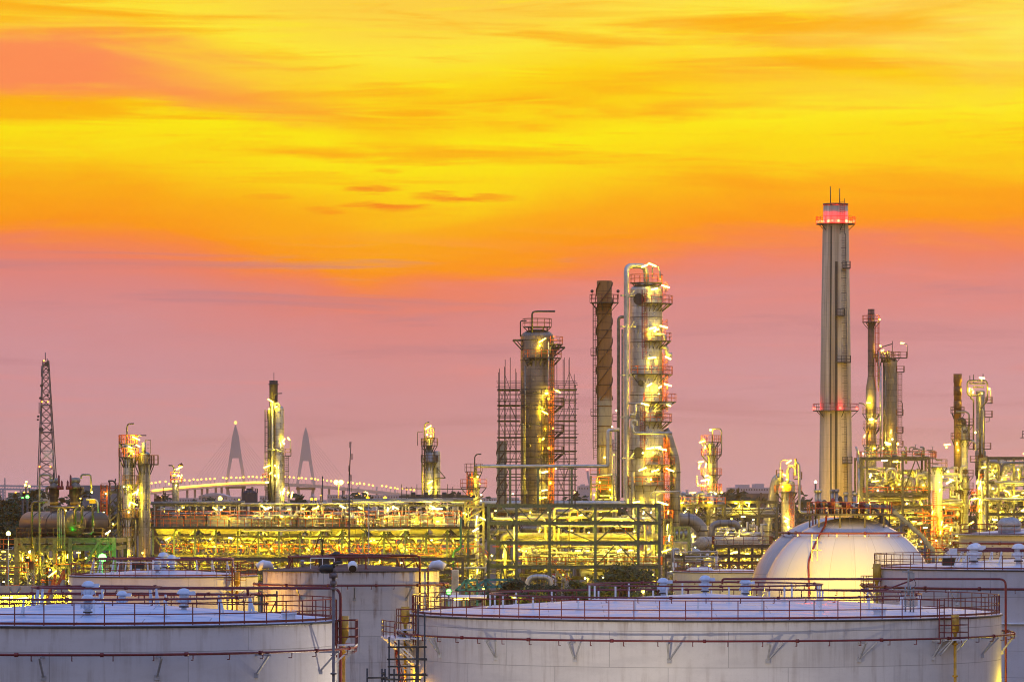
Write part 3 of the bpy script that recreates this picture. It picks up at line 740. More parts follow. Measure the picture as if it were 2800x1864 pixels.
# stair bridge from the sphere's top
sb = thing('stair_bridge', 'grey blue sloping stair bridge leading down from the top of the front sphere', 'stair bridge', (X(2400, 447), 447, 0))
mb = MB(); pr = [(2345, 1378), (2365, 1380), (2432, 1382), (2470, 1415), (2520, 1460), (2552, 1500)]
pl_ = [P(a, b + 3, 447) for a, b in pr]
for y_ in (0, 1.1):
    for a_, b_ in zip(pl_, pl_[1:]):
        o_ = V((0, y_, 0)); mb.bar(a_ + o_, b_ + o_, .16, .34)
part('stringer', mb, simple("blue_grey_steel", (.12, .15, .2), .5), sb)
mb = MB()
for px, py, q_ in ((2412, 1382, 1420), (2465, 1412, 1447), (2530, 1475, 1520)): mb.bar(P(px, py + 4, 447.5), P(px - 4, q_ + 50, 447.5), .2); mb.bar(P(px + 16, py + 18, 447.5), P(px - 22, py + 36, 447.5), .16)
mb.bar(P(2388, 1385, 447.5), P(2435, 1437, 447.5), .3); mb.bar(P(2435, 1437, 447.5), P(2435, 1700, 447.5), .3); mb.bar(P(2552, 1500, 447.5), P(2552, 1700, 447.5), .3)
part('bridge_leg', mb, MAT["blue_grey_steel"], sb)

# ================================================================== lamp posts among the tanks
def lamp_post(label, px, D, z, mat=LY, r=.24, arm=.0, st_='lamp post', group=None, name='lamp_post'):
    x = X(px, D); t_ = thing(name, label, st_, (x, D, 0), group)
    part('pole', MB().cyl((x, D, 0), (x, D, z - .2), .1, 8, .06).cyl((x, D, z - .28), (x, D, z - .18), .16, 8), STEEL, t_)
    globe(t_, (x, D, z), r, mat)
    return t_
for px, D, z, m_, r_, lb in ((2235, 408, 8.6, LF, .4, 'yard floodlight standing low in front of the front sphere'), (2330, 404, 8.6, LF, .4, 'second yard floodlight standing low before the front sphere'),
        (672, 385, 9, LO, .45, 'lamp post beside the rust streaked tank, low behind the front tank'), (1078, 277, 8.5, LO, .3, 'lamp post low in the gap beside the widest tank'), (2752, 277, 8.2, LY, .3, 'lamp post low at the edge of the widest tank'),
        (2600, 470, 10, LF, .2, 'lamp post in front of the domed tank'), (1900, 530, 8, LY, .5, 'lamp post in front of the low pale tank'), (1960, 530, 8, LY, .5, 'second lamp post in front of the low pale tank'), (1390, 240, 1.6, LN, .3, 'yard lamp below the front of the widest tank'), (190, 395, 8, LO, .3, 'lamp post at the lit corner of the small tank')):
    lamp_post(lb, px, D, z, m_, r_)
for px, lb in ((2252, 'floodlight at the chimney foot, nearer the arched pipe'), (2338, 'floodlight at the chimney foot, nearer the tall process structure')): lamp_post(lb, px, 890, 12, LF, .17)
# ================================================================== columns, stacks, chimney
SILVER = (.50, .47, .42, 1); DULL = (.34, .31, .26, 1)
def colthing(name, label, cat, px, D, segs, mat, dome=.0, sub=None, group=None, partname='shell', n=40):
    """vertical vessel; segs = [(y, half width)] in photo units at its own distance, top first; runs down to the ground"""
    c = (X(px, D), D); t_ = thing(name, label, cat, (c[0], D, 0), group)
    pr = [(M(w, D), Z(y, D)) for y, w in segs]; r0, z0 = pr[0]
    if dome: top = [(max(.001, r0 * math.sin(PI / 2 * k / 6)), z0 + r0 * dome * math.cos(PI / 2 * k / 6)) for k in range(6)]
    else: top = [(.001, z0 - .3), (r0 * .85, z0 - .3), (r0 * .85, z0)]
    pr = top + pr + [(pr[-1][0], 0)]
    part(partname, MB().lathe(pr[::-1], c, n), mat, t_)
    return t_, c
def hoop(t_, c, D, ys, r, mat=DSTEEL, h=.12, nm='stiffening_ring'):
    for y in ys: part(nm, MB().lathe([(r * .98, Z(y, D) - h), (r * 1.04, Z(y, D) - h), (r * 1.04, Z(y, D) + h), (r * .98, Z(y, D) + h)], c, 32), mat, t_)
def nozzle(t_, c, a, z, r, L_, rr, mat=PIPED, lid=DSTEEL):
    p, q = pol(c, r * .95, a, z), pol(c, r + L_, a, z); d = (q - p).normalized()
    o = part('nozzle', MB().cyl(p, q, rr, 14).cyl(q - d * .08, q, rr * 1.35, 14), mat, t_)
    part('cover', MB().cyl(q + d * .003, q + d * .1, rr * 1.3, 14), lid, o)
def floods(t_, D, L_, st=None):
    """lamps fixed to a thing: (px, py, dD, length px, slope)"""
    for q_ in L_:
        px, py, dD, ln = q_[:4]; sl_ = q_[4] if len(q_) > 4 else .35; mt = q_[5] if len(q_) > 5 else (LW if (px * 7 + py) % 4 == 0 else LY)
        p = P(px, py, D + dD)
        if ln < 5: globe(t_, p, M(ln, D) * .62, mt)
        else: tube_lamp(t_, p, (1, 0, sl_), M(ln, D) * .85, mt, M(1.8, D), [p + V((0, .25, -.7)), p + V((0, .6, -.9))] if ln > 14 else None)
def pxpipe(t_, D, pts, r, mat=PIPE, nm='pipe', n=10, br=3):
    rr = M(r, D); return part(nm, MB().pipe([P(q[0], q[1], D + (q[2] if len(q) > 2 else 0)) for q in pts], rr, rr * br, n), mat, t_)
def pxladder(t_, D, px, y0, y1, mat=ORANGE, cage=True): return part('ladder', MB().ladder(P(px, y0, D), Z(y1, D), (0, -1, 0), cage, .6, .09), mat, t_)
def pxrail(t_, D, px0, px1, y, mat=ORANGE, dp=1.5, h=1.15, dk=True, dm=None):
    a, b_ = P(px0, y, D), P(px1, y, D); e = V((0, dp, 0))
    pf = part('platform', MB().box(a.x, b_.x, D, D + dp, a.z - .15, a.z), dm or DSTEEL, t_)
    part('handrail', MB().rail([a + e, a, b_, b_ + e], h, .075, False, 1.3, 1), mat, pf); return pf

# --- concrete chimney
D = 912
m, q, b = newmat("chimney_concrete")
co, a, z = cylco(q); u = q.m('MULTIPLY', a, 3.)
run = q.noise(q.vec(q.m('MULTIPLY', u, 1.1), q.m('MULTIPLY', z, .035), 3.), 1., 6, .6)
run2 = q.noise(q.vec(q.m('MULTIPLY', u, 3.), q.m('MULTIPLY', z, .06), 7.), 1., 5, .65)
c = q.mix(q.mr(run, .38, .62), (.72, .59, .42, 1), (.48, .38, .26, 1)); c = q.mix(q.m('MULTIPLY', q.mr(run2, .50, .68), .5), c, (.14, .115, .085, 1))
lift, f = bricks(q, q.vec(u, z), 3.2, 2.4, .03, (1, 1, 1, 1), (.95, .95, .95, 1), (.82, .82, .82, 1), 0)
q.L.new(q.mix(1., c, lift, 'MULTIPLY'), b.inputs['Base Color']); b.inputs['Roughness'].default_value = .85
ch, cc = colthing('chimney', 'tall pale concrete chimney with a red lit platform near its top', 'chimney', 2285, D, [(560, 33.5), (606, 34.5), (640, 36), (735, 37.5), (860, 39.5), (1000, 41.5), (1115, 43), (1240, 44.5), (1375, 46)], m, n=20)
part('crown_cap', MB().lathe([(M(33, D), Z(562, D)), (M(34.8, D), Z(562, D)), (M(34.8, D), Z(557, D)), (M(30, D), Z(557, D)), (M(30, D), Z(575, D))], cc, 32), DSTEEL, ch)
for y, r_, nm in ((612, 34.5, 0), (1122, 43, 1)):
    o = deck(ch, cc, Z(y, D), M(r_, D), 0, 360, M(19, D), RED, DSTEEL, 1.35, True, 20)
    for k in range(16):
        a = k * 22.5 + 8; rr = M(r_ + (16 if k % 2 else 3.2), D) if nm == 0 else M(r_ + 17, D)
        if nm == 1 and k % 4: continue
        p = pol(cc, rr, a, Z(y, D) + .45); q_ = part('red_beacon', MB().ball(p, .26 if nm == 0 else .3, 8), LRW if nm else LR, o); shine(q_, p, 1, .1, LRW if nm else LR)
for px, y0 in ((2271, 510), (2296, 516)): part('lightning_rod', MB().cyl(P(px, y0, D), P(px, 560, D), .09, 6, .12), DSTEEL, ch)
part('top_ladder', MB().ladder(P(2303, 640, D - 2.6), Z(545, D), (0, -1, 0), False, .9, .1), DSTEEL, ch)
for px, y0, y1, px1 in ((2303, 640, 1110, 2307), (2304, 1130, 1372, 2309)):
    rr = M(43, D) * 1.02
    mb = MB(); z0, z1 = Z(y1, D), Z(y0, D); 
    k0 = (37 if y0 < 700 else 43.5); k1 = (43 if y0 < 700 else 46)
    for s_ in (-.45, .45): mb.bar((X(px1 + 1, D) + s_, D - M(k1, D) * .86, z0), (X(px, D) + s_, D - M(k0, D) * .86, z1), .1)
    for i in range(int((z1 - z0) / .5)):
        f_ = i * .5 / (z1 - z0); x_ = X(px1 + 1 + (px - px1 - 1) * f_, D); y_ = D - M(k1 + (k0 - k1) * f_, D) * .86; z_ = z0 + i * .5
        mb.bar((x_ - .45, y_, z_), (x_ + .45, y_, z_), .05, ends=False)
        if i % 3 == 0: mb.bar((x_ - .5, y_ - .8, z_), (x_ + .5, y_ - .8, z_), .07); mb.bar((x_ - .5, y_, z_), (x_ - .5, y_ - .8, z_), .06); mb.bar((x_ + .5, y_, z_), (x_ + .5, y_ - .8, z_), .06)
    part('caged_ladder', mb, DSTEEL, ch)
part('cable_tray', MB().bar(P(2286, 1372, D - 3.55), P(2287, 715, D - 2.85), .5, .12), simple("dark_conduit", (.05, .045, .04), .6), ch)
part('cable_tray', MB().bar(P(2270, 1105, D - 3.2), P(2273, 618, D - 2.4), .28, .1), MAT["dark_conduit"], ch)
part('cable_tray', MB().bar(P(2272, 1372, D - 3.3), P(2272, 1130, D - 3.1), .24, .1), MAT["dark_conduit"], ch)
for px0, px1, y in ((2300, 2321, 737), (2280, 2306, 866), (2284, 2322, 993), (2300, 2326, 1268)):
    pf = part('rest_platform', MB().box(X(px0, D), X(px1, D), D - 4.2, D - 2.2, Z(y, D), Z(y, D) + .18), DSTEEL, ch)
    part('handrail', MB().rail([(X(px0, D), D - 4.2, Z(y, D)), (X(px1, D), D - 4.2, Z(y, D)), (X(px1, D), D - 2.6, Z(y, D))], 1.4, .1, False, 1, 1), DSTEEL, pf)

# --- main distillation column
D = 760
m = cladding("main_column_cladding", SILVER, 2.7, .34, .75, 2.2, .3)
mc, cc = colthing('distillation_tower', 'tallest silver distillation column with many orange railed lit platforms', 'distillation tower', 1767, D, [(793, 44), (1165, 44), (1185, 51), (1375, 51), (1430, 51)], m, .42, group='silver process columns')
r1, r2 = M(44, D), M(51, D)
hoop(mc, cc, D, (812, 868, 936, 1010, 1080), r1 * .99, DSTEEL, .05); hoop(mc, cc, D, (1230, 1300), r2 * .99, DSTEEL, .05)
deck(mc, cc, Z(773, D), r1 * .5, 0, 360, r1 * .52, ORANGE, None, 1.35, True, 16)
for y, a0, a1, rr, w in ((830, -95, 25, r1, 1.7), (932, -95, 20, r1, 1.5), (1023, -125, 25, r1, 1.7), (1098, -97, 30, r1, 2.3), (1152, -97, 22, r1, 1.6), (1270, -95, 24, r2, 1.6), (1326, -130, 24, r2, 1.7), (1418, -60, 30, r2, 1.5)):
    deck(mc, cc, Z(y, D), rr, a0, a1, w, ORANGE, None, 1.3)
    part('cage', MB().ladder(pol(cc, rr + .25, -8, Z(y, D)), Z(y, D) + 3.6, (.6, -.8, 0), True, .6, .08), ORANGE, mc)
floods(mc, D, [(1820, 783, -2.2, 26, -.3, LC), (1790, 790, -4.5, 20, .2, LC), (1815, 893, -3, 26, -.25, LC), (1785, 897, -5, 22, .3, LC), (1797, 900, -4.6, 12, .1, LC), (1783, 978, -5, 26, .1, LC), (1827, 978, -2.6, 20, -.5, LC), (1776, 1052, -5, 18, .6, LC), (1826, 1052, -2.8, 24, -.3, LC), (1805, 1058, -4, 12, .8, LC),
    (1764, 1105, -5.2, 26, -.25, LC), (1826, 1106, -3, 20, -.5, LC), (1778, 1225, -5.4, 24, .2, LC), (1800, 1222, -5, 18, .1, LC), (1812, 1228, -4.4, 26, -.2, LC), (1757, 1282, -5.6, 26, .4, LC), (1792, 1286, -5.2, 24, .3, LC), (1832, 1284, -3.4, 28, -.4, LC), (1740, 1372, -5, 22, .1, LC), (1812, 1375, -4, 34, -.3, LC), (1763, 727, -4, 22, .4, LC), (1784, 724, -4, 26, -.4, LC),])
floods(mc, D, [(1790, 905, -4.6, 4, 0.35, LC), (1802, 1076, -4.2, 3.5, 0.35, LC), (1758, 1238, -5, 4, 0.35, LC), (1780, 1310, -5.2, 4, 0.35, LC),])
pxpipe(mc, D - 3.2, [(1767, 785, 3.2), (1767, 727, 3.2), (1713, 727, 1), (1713, 760), (1713, 1366), (1713, 1376), (1690, 1376), (1560, 1376), (1235, 1376)], 7.5, PIPE, 'overhead_pipe', 14, 3)
pxpipe(mc, D - 1.5, [(1713, 866), (1691, 866), (1691, 1385)], 4.5, PIPED, 'side_pipe')
pxpipe(mc, D - 2, [(1702, 900), (1702, 1360)], 3, PIPED, 'side_pipe')
for y in (808, 893, 1025, 1140, 1252): part('pipe_clamp', MB().bar(P(1698, y, D - 3.9), P(1737, y, D - 2.4), .35, .3).bar(P(1734, y - 14, D - 3), P(1716, y + 8, D - 3.5), .25), STEEL, mc)
pxpipe(mc, D - 3.9, [(1737, 1168), (1727, 1168), (1727, 1150), (1741, 1150), (1741, 1163)], 4, PIPE, 'loop_pipe'); pxpipe(mc, D - 4.2, [(1730, 1160), (1730, 1184), (1838, 1184)], 4, PIPE, 'transfer_pipe')
pxpipe(mc, D - 3.6, [(1720, 1103), (1838, 1103)], 2.6, PIPE, 'transfer_pipe'); pxpipe(mc, D - 4, [(1738, 1105), (1738, 1134), (1722, 1134)], 3.4, PIPE, 'loop_pipe')
pxpipe(mc, D - 1, [(1806, 948), (1823, 948), (1823, 970), (1838, 970)], 6, PIPE, 'loop_pipe'); pxpipe(mc, D - 4, [(1790, 915), (1818, 915), (1818, 930)], 4.5, PIPE, 'loop_pipe')
pxpipe(mc, D - 2, [(1800, 728), (1784, 728), (1784, 760)], 2, STEEL, 'lamp_arm'); pxpipe(mc, D - 3, [(1800, 728), (1805, 745), (1805, 765)], 2, STEEL, 'lamp_arm')
pxladder(mc, D - 3.4, 1762, 982, 792, RED); pxladder(mc, D - 3.5, 1757, 1235, 1112, RED); pxladder(mc, D - .5, 1819, 1150, 980, ORANGE); pxladder(mc, D - 2, 1822, 1400, 1195, ORANGE)
for px, y, k in ((1749, 820, .75), (1753, 1048, .4), (1748, 1237, .7), (1797, 1134, .45), (1790, 1252, .5), (1789, 1308, .55)):
    a = math.degrees(math.asin(max(-1, min(1, (X(px, D) - cc[0]) / (r1 if y < 1170 else r2))))) - 90; nozzle(mc, cc, a, Z(y, D), r1 if y < 1170 else r2, .5, k)
pxpipe(mc, D - 4.5, [(1825, 1343, 1), (1790, 1343), (1780, 1350), (1780, 1400)], 3, PIPE, 'drop_pipe'); pxpipe(mc, D - 4.8, [(1860, 1343, 1), (1798, 1346), (1792, 1352), (1792, 1400)], 3, PIPE, 'drop_pipe'); pxpipe(mc, D - 4, [(1731, 1290), (1731, 1440)], 5, PIPED, 'drop_pipe')
part('downcomer_duct', MB().pipe([P(1815, 1175, D + 1), P(1826, 1195, D + 1), P(1846, 1262, D + 1), P(1846, 1310, D + 1), P(1846, 1700, D + 1)], M(14.5, D), 2.2, 16), cladding("duct_cladding", DULL, 1, .4, .6, 2.8), mc)
for y in (1290, 1340, 1392, 1425): part('duct_flange', MB().cyl(P(1846, y, D + 1), P(1846, y + 2.5, D + 1), M(16.2, D), 18), DSTEEL, mc)

# --- flue stack with spiral strakes
D = 790
def strake_stack(label, px, D, yt, yb, w, mat, ys, strk, group='rusty flue stacks'):
    t_, c = colthing('flue_stack', label, 'flue stack', px, D, [(yt, w), (yb, w)], mat, group=group, n=28)
    r = M(w, D); 
    for s_ in range(3):
        mb = MB(); pts = []; za, zb = Z(ys[1], D), Z(ys[0], D); n = int((zb - za) / .45)
        for i in range(n + 1):
            a = s_ * 2 * PI / 3 + i * .45 / (r * 4.6) * 2 * PI / 1.7; z = za + i * .45
            mb.v += [(c[0] + math.cos(a) * r * .98, c[1] + math.sin(a) * r * .98, z), (c[0] + math.cos(a) * r * strk, c[1] + math.sin(a) * r * strk, z + .15), (c[0] + math.cos(a) * r * strk, c[1] + math.sin(a) * r * strk, z + .25), (c[0] + math.cos(a) * r * .98, c[1] + math.sin(a) * r * .98, z + .4)]
        for i in range(n):
            for k in range(3): mb.f.append((i * 4 + k, i * 4 + k + 1, i * 4 + k + 5, i * 4 + k + 4)); mb.s.append(False)
        part('spiral_strake', mb, RUST, t_)
    return t_, c, r
def rustmat(name, top, bot, zt, zb, rad):
    m, q, b = newmat(name); co, a, z = cylco(q); u = q.m('MULTIPLY', a, rad)
    n1 = q.noise(q.vec(q.m('MULTIPLY', u, .9), q.m('MULTIPLY', z, .14), 2.), 1., 6, .65); n2 = q.noise(co, 1.4, 6, .6)
    k = q.m('ADD', q.mr(z, zb, zt), q.m('MULTIPLY', q.m('SUBTRACT', n2, .5), .5))
    c = q.mix(q.mr(k, .3, .7), bot, top); c = q.mix(q.m('MULTIPLY', q.mr(n1, .46, .70), .6), c, (.06, .028, .012, 1))
    c2, f = bricks(q, q.vec(u, z), 30., 2.7, .05, (1, 1, 1, 1), (.9, .9, .9, 1), (.35, .3, .25, 1), 0)
    q.L.new(q.mix(1., c, c2, 'MULTIPLY'), b.inputs['Base Color']); b.inputs['Roughness'].default_value = .7; b.inputs['Metallic'].default_value = .15
    return m
fm = rustmat("scorched_stack_plate", (.38, .15, .022, 1), (.42, .33, .19, 1), Z(1050, D), Z(1130, D), 1.35)
fs, fc, fr = strake_stack('rusty brown flue stack with spiral strakes, beside the tallest silver column', 1652.5, D, 768, 1280, 20.5, fm, (772, 1095), 1.16)
hoop(fs, fc, D, (858, 903, 957, 1003, 1052, 1110, 1165, 1218), fr, RUST, .1)
deck(fs, fc, Z(827, D), fr, 0, 360, M(19, D), MAROON, None, 1.35, True, 14)
for px in (1619, 1690): part('warning_lamp', MB().cyl(P(px, 815, D), P(px, 797, D), .06, 6).ball(P(px, 796, D), .3, 8), DSTEEL, fs)
pxladder(fs, D - .4, 1628, 1256, 828, DSTEEL); 
for y in (970, 1135): pxrail(fs, D - .8, 1616, 1634, y, DSTEEL, 1.6)
# its furnace
fu = thing('furnace', 'yellow lit furnace block with pipe coils at the foot of the rusty flue stack', 'furnace', (X(1652, D), D, 0))
part('firebox', MB().box(X(1636, D), X(1678, D), D - 3, D + 3, 0, Z(1310, D)).lathe([(M(18, D), Z(1310, D)), (M(14, D), Z(1290, D)), (M(21, D), Z(1275, D))][::-1], (X(1652, D), D), 20), OLIVE, fu)
for y, x0, x1 in ((1322, 1616, 1688), (1345, 1618, 1690), (1295, 1614, 1640)): pxrail(fu, D - 4.5, x0, x1, y, ORANGE, 1.5)
mb = MB()
for px in (1616, 1630, 1650, 1672, 1688): mb.bar(P(px, 1300 if px > 1660 or px < 1620 else 1345, D - 4.4), V((X(px, D - 4.4), D - 4.4, 0)), .28)
mb.bar(P(1612, 1331, D - 4.4), P(1690, 1331, D - 4.4), .25); mb.bar(P(1616, 1395, D - 4.4), P(1640, 1345, D - 4.4), .2); mb.bar(P(1690, 1395, D - 4.4), P(1660, 1340, D - 4.4), .2)
part('frame', mb, OLIVE, fu)
for i, pts in enumerate(([(1632, 1370), (1632, 1300), (1660, 1300), (1672, 1300), (1672, 1320)], [(1625, 1365), (1688, 1365)], [(1640, 1355), (1690, 1355)], [(1662, 1296), (1690, 1296), (1690, 1360)], [(1676, 1264), (1676, 1300)], [(1683, 1262), (1683, 1330)])): pxpipe(fu, D - 4 - .2 * i, pts, 3 if i < 3 else 2, PIPE, 'coil_pipe')
floods(fu, D, [(1653, 1250, -5, 4.4, 0, LYS), (1678, 1243, -4, 3), (1640, 1318, -5.5, 4), (1668, 1338, -5.4, 4), (1625, 1352, -5, 3.5), (1670, 1360, -6, 4), (1686, 1312, -4, 3)])
pr = thing('pipe_riser_tower', 'slim dark riser tower with small red platforms between the rusty stack and the tallest column', 'riser tower', (X(1682, 785), 785, 0))
part('riser', MB().cyl((X(1683, 785), 785, 0), P(1683, 1170, 785), M(3, 785), 10).cyl((X(1676, 785), 785, 0), P(1676, 1200, 785), M(2, 785), 8), PIPED, pr)
for y in (1150, 1230): pxrail(pr, 783, 1676, 1690, y, RED, 1.4)
floods(pr, 783, [(1686, 1122, 0, 3.5), (1674, 1166, 0, 3), (1689, 1240, 0, 3)])

# --- column inside the scaffold
D = 715
m = cladding("scaffolded_column_cladding", (.24, .19, .15, 1), 2.65, .32, .8, 2.1, .3, (.14, .07, .03, 1), .5)
sc, cc = colthing('process_tower', 'silver process column with a domed top, wrapped in pole scaffolding', 'process tower', 1469, D, [(922, 45.5), (1400, 45.5)], m, .5, group='silver process columns')
r = M(45.5, D); hoop(sc, cc, D, (930, 985, 1075, 1160, 1250, 1330), r * .99, DSTEEL, .07)
deck(sc, cc, Z(893, D), r * .3, 0, 360, r * .56, RUST, None, 1.25, True, 12)
part('platform_leg', MB().bar(P(1446, 895, D), P(1446, 925, D), .2).bar(P(1496, 895, D), P(1496, 925, D), .2), DSTEEL, sc)
pxpipe(sc, D, [(1455, 915, -2), (1455, 853, -2), (1470, 851, -2), (1518, 851, -2)], 2.6, DSTEEL, 'vent_pipe'); pxpipe(sc, D, [(1423, 920), (1423, 877), (1440, 877)], 1.8, DSTEEL, 'vent_pipe')
for px0, px1, y, yl in ((1402, 1428, 930, 958), (1545, 1514, 950, 975)):
    part('davit_bracket', MB().bar(P(px0, y, D - 1), P(px1, y, D - 1), .3).bar(P(px0, y, D - 1), P(px1, yl, D - 1), .2).bar(P(px0 + (px1 - px0) * .4, y, D - 1), P(px1, yl - 8, D - 1), .16), DSTEEL, sc)
deck(sc, cc, Z(941, D), r, -40, 30, 1.4, ORANGE); deck(sc, cc, Z(978, D), r, -125, -5, 1.2, ORANGE)
for y in (1108, 1180, 1240): deck(sc, cc, Z(y, D), r, -70, 20, 1.6, RUST)
floods(sc, D, [(1483, 930, -4.2, 26, .6), (1476, 945, -3.6, 3.5), (1523, 1068, -3, 26, -.55), (1489, 1127, -4.4, 26, -.5), (1481, 1115, -4, 4), (1495, 1075, -3.8, 12, .2), (1500, 1090, -3.6, 4), (1520, 1280, -3.6, 4, 0, LYS), (1490, 1290, -4.2, 20, .2), (1488, 1340, -4.2, 20, .1), (1505, 1320, -3.8, 4), (1485, 1360, -4, 24, .1), (1485, 1200, -4, 10, 1), (1500, 1225, -3.8, 4), (1512, 1170, -3, 4), (1402, 1350, -2, 3.5), (1572, 1345, -2, 3)])
pxladder(sc, D - 3, 1508, 1400, 985, ORANGE); pxpipe(sc, D - 3.2, [(1500, 935), (1500, 1390)], 2.2, PIPE, 'side_pipe'); pxpipe(sc, D - 3, [(1436, 1000), (1436, 1395)], 2, PIPED, 'side_pipe'); pxpipe(sc, D - 2.6, [(1425, 1160), (1432, 1160), (1432, 1390)], 3, PIPE, 'side_pipe')
for px, y, k in ((1447, 990, .32), (1506, 958, .6), (1485, 968, .5), (1446, 1165, .25), (1480, 1330, .55), (1448, 1218, .25)):
    nozzle(sc, cc, math.degrees(math.asin((X(px, D) - cc[0]) / r)) - 90, Z(y, D), r, .5, k)
# scaffolding round it
scf = thing('scaffolding', 'grey pole scaffolding with plank decks round the domed silver column', 'scaffolding', (X(1469, D), D, 0))
random.seed(21); SCAF = simple("scaffold_tube_steel", (.09, .08, .078), .5, .5); mb = MB()
xs = [1364, 1380, 1394, 1411, 1426, 1442, 1460, 1480, 1498, 1516, 1526, 1543, 1556, 1572]
for iy, yy in enumerate((-5.2, 5.2)):
    for x_ in xs:
        if -4 < yy < 4 and 1424 < x_ < 1516: pass
        edge = x_ < 1420 or x_ > 1515
        top = 1065 - (random.choice((10, 45, 60, 85)) if edge else random.choice((-60, 0, 30)))
        jx = x_ + random.uniform(-2, 2); mb.bar((X(jx, D), D + yy, 0), (X(jx + random.uniform(-.7, .7), D), D + yy, Z(top, D)), .10, ends=False)
    for y in [1045, 1056, 1078, 1093, 1098, 1120, 1135, 1141, 1162, 1178, 1186, 1206, 1214, 1238, 1254, 1262, 1280, 1296, 1304, 1325, 1340, 1352, 1368, 1384]:
        if y < 1060 and abs(yy) < 4.5: continue
        x0, x1 = (1360 + random.uniform(-3, 3), 1576 + random.uniform(-3, 5))
        mb.bar((X(x0, D), D + yy, Z(y, D)), (X(x1, D), D + yy, Z(y, D) + random.uniform(-.12, .12)), .085, ends=False)
    for i in range(26):
        k = random.choice([0, 1, 2, 3, 10, 11, 12]); y = random.choice([1060, 1104, 1146, 1190, 1230, 1270, 1312, 1350]); s_ = random.choice((0, 1))
        mb.bar((X(xs[k + s_], D), D + yy, Z(y, D)), (X(xs[k + 1 - s_], D), D + yy, Z(y - 40, D)), .07, ends=False)
for x_ in (1364, 1380, 1411, 1526, 1556, 1572):
    for y in range(1056, 1390, 42): mb.bar((X(x_, D), D - 5.4, Z(y, D)), (X(x_, D), D + 5.4, Z(y, D)), .07, ends=False)
part('tube_frame', mb, SCAF, scf)
BOARD = simple("weathered_scaffold_boards", (.045, .04, .035), .85)
for y in (1065, 1108, 1150, 1195, 1232, 1270, 1312, 1352, 1392):
    z = Z(y, D); mb = MB()
    for x0, x1, y0, y1 in ((1360, 1421, -5.3, 5.3), (1518, 1577, -5.3, 5.3), (1421, 1518, -5.3, -4.1), (1421, 1518, 4.1, 5.3)):
        if random.random() < .12: continue
        mb.box(X(x0, D), X(x1, D), D + y0, D + y1, z - .1 - random.random() * .02, z)
    part('plank_deck', mb, BOARD, scf)
D = 745
fm2 = rustmat("old_stack_plate", (.26, .18, .08, 1), (.34, .27, .15, 1), 40, 20, .9)
s2_, c_, r_ = strake_stack('short rust yellow flue stack with spiral strakes, behind the scaffolding', 1372, D, 1206, 1420, 13.5, fm2, (1210, 1400), 1.16)
# --- overhead pipe line in front of it
D = 690
ol = thing('overhead_pipeline', 'long silver pipe carried on three grey green posts before the scaffolding', 'pipeline', (X(1480, D), D, 0))
pxpipe(ol, D, [(1692, 1174, 4), (1672, 1176, 1), (1662, 1176), (1662, 1262), (1662, 1274), (1650, 1274), (1308, 1274), (1300, 1274), (1300, 1300)], 4.6, PIPE, 'pipe', 12)
for px in (1395, 1471, 1563): part('post', MB().bar(P(px, 1280, D), (X(px, D), D, 0), .36).bar(P(px - 6, 1280, D), P(px + 6, 1280, D), .3), GREEN, ol)

# --- smaller columns (each with its own fittings)
D = 690
k1, cc = colthing('process_tower', 'short grey column with two railed platforms and a gooseneck pipe, left of the scaffolding', 'process tower', 1295, D, [(1300, 16), (1420, 16)], cladding("small_cladding", DULL, .9, .36, .6, 2), .5, group='silver process columns')
r = M(16, D); deck(k1, cc, Z(1288, D), r * .8, 0, 360, M(11, D), RUST, None, 1.15, True, 10); deck(k1, cc, Z(1331, D), r, 0, 360, M(20, D), ORANGE, None, 1.15, True, 12)
pxpipe(k1, D - 1, [(1298, 1305), (1298, 1248), (1304, 1241), (1316, 1241)], 1.8, DSTEEL, 'vent_pipe'); floods(k1, D, [(1306, 1303, -2.2, 4), (1312, 1322, -1.6, 3), (1316, 1352, -1.5, 3), (1315, 1368, -1.5, 4), (1288, 1355, -2, 4)]); pxladder(k1, D - 1.4, 1284, 1420, 1290)
D = 760
k2, cc = colthing('process_tower', 'twin pale column with a lit caged top, standing behind the air cooler bank', 'process tower', 1174, D, [(1197, 9), (1232, 9), (1233, 11), (1400, 11)], cladding("twin_cladding", SILVER, .7, .35, .6, 2), .4, group='silver process columns')
part('second_vessel', MB().lathe([(M(10, D), 0), (M(10, D), Z(1236, D)), (M(9, D), Z(1233, D)), (.001, Z(1232, D))], (X(1194, D), D + .6), 24), MAT["twin_cladding"], k2)
r = M(11, D); deck(k2, cc, Z(1217, D), r * .8, 90, 370, M(14, D), RUST, None, 1.15); deck(k2, cc, Z(1262, D), r, 110, 380, M(12, D), RUST, None, 1.1); deck(k2, cc, Z(1195, D), r * .6, 0, 360, M(8, D), YEL, None, 1.5, True, 10)
pxpipe(k2, D - .8, [(1161, 1350), (1161, 1165), (1164, 1157), (1174, 1154)], 2, DSTEEL, 'vent_pipe'); pxpipe(k2, D - 1, [(1155, 1355), (1155, 1256), (1160, 1250)], 2.4, PIPED, 'side_pipe'); pxpipe(k2, D - .4, [(1142, 1218), (1142, 1180), (1156, 1180)], 1, DSTEEL, 'side_pipe')
part('davit_bracket', MB().bar(P(1190, 1306, D - .5), P(1218, 1306, D - .5), .2).bar(P(1196, 1280, D - .5), P(1218, 1306, D - .5), .14), DSTEEL, k2)
floods(k2, D, [(1171, 1168, -1.6, 22, .7), (1178, 1192, -1.5, 4), (1168, 1188, -1.8, 3.4), (1176, 1318, -2.2, 20, .6), (1180, 1333, -2.1, 4.5), (1175, 1340, -2.2, 12, 1)]); pxladder(k2, D - 1, 1160, 1350, 1220, DSTEEL)
D = 800
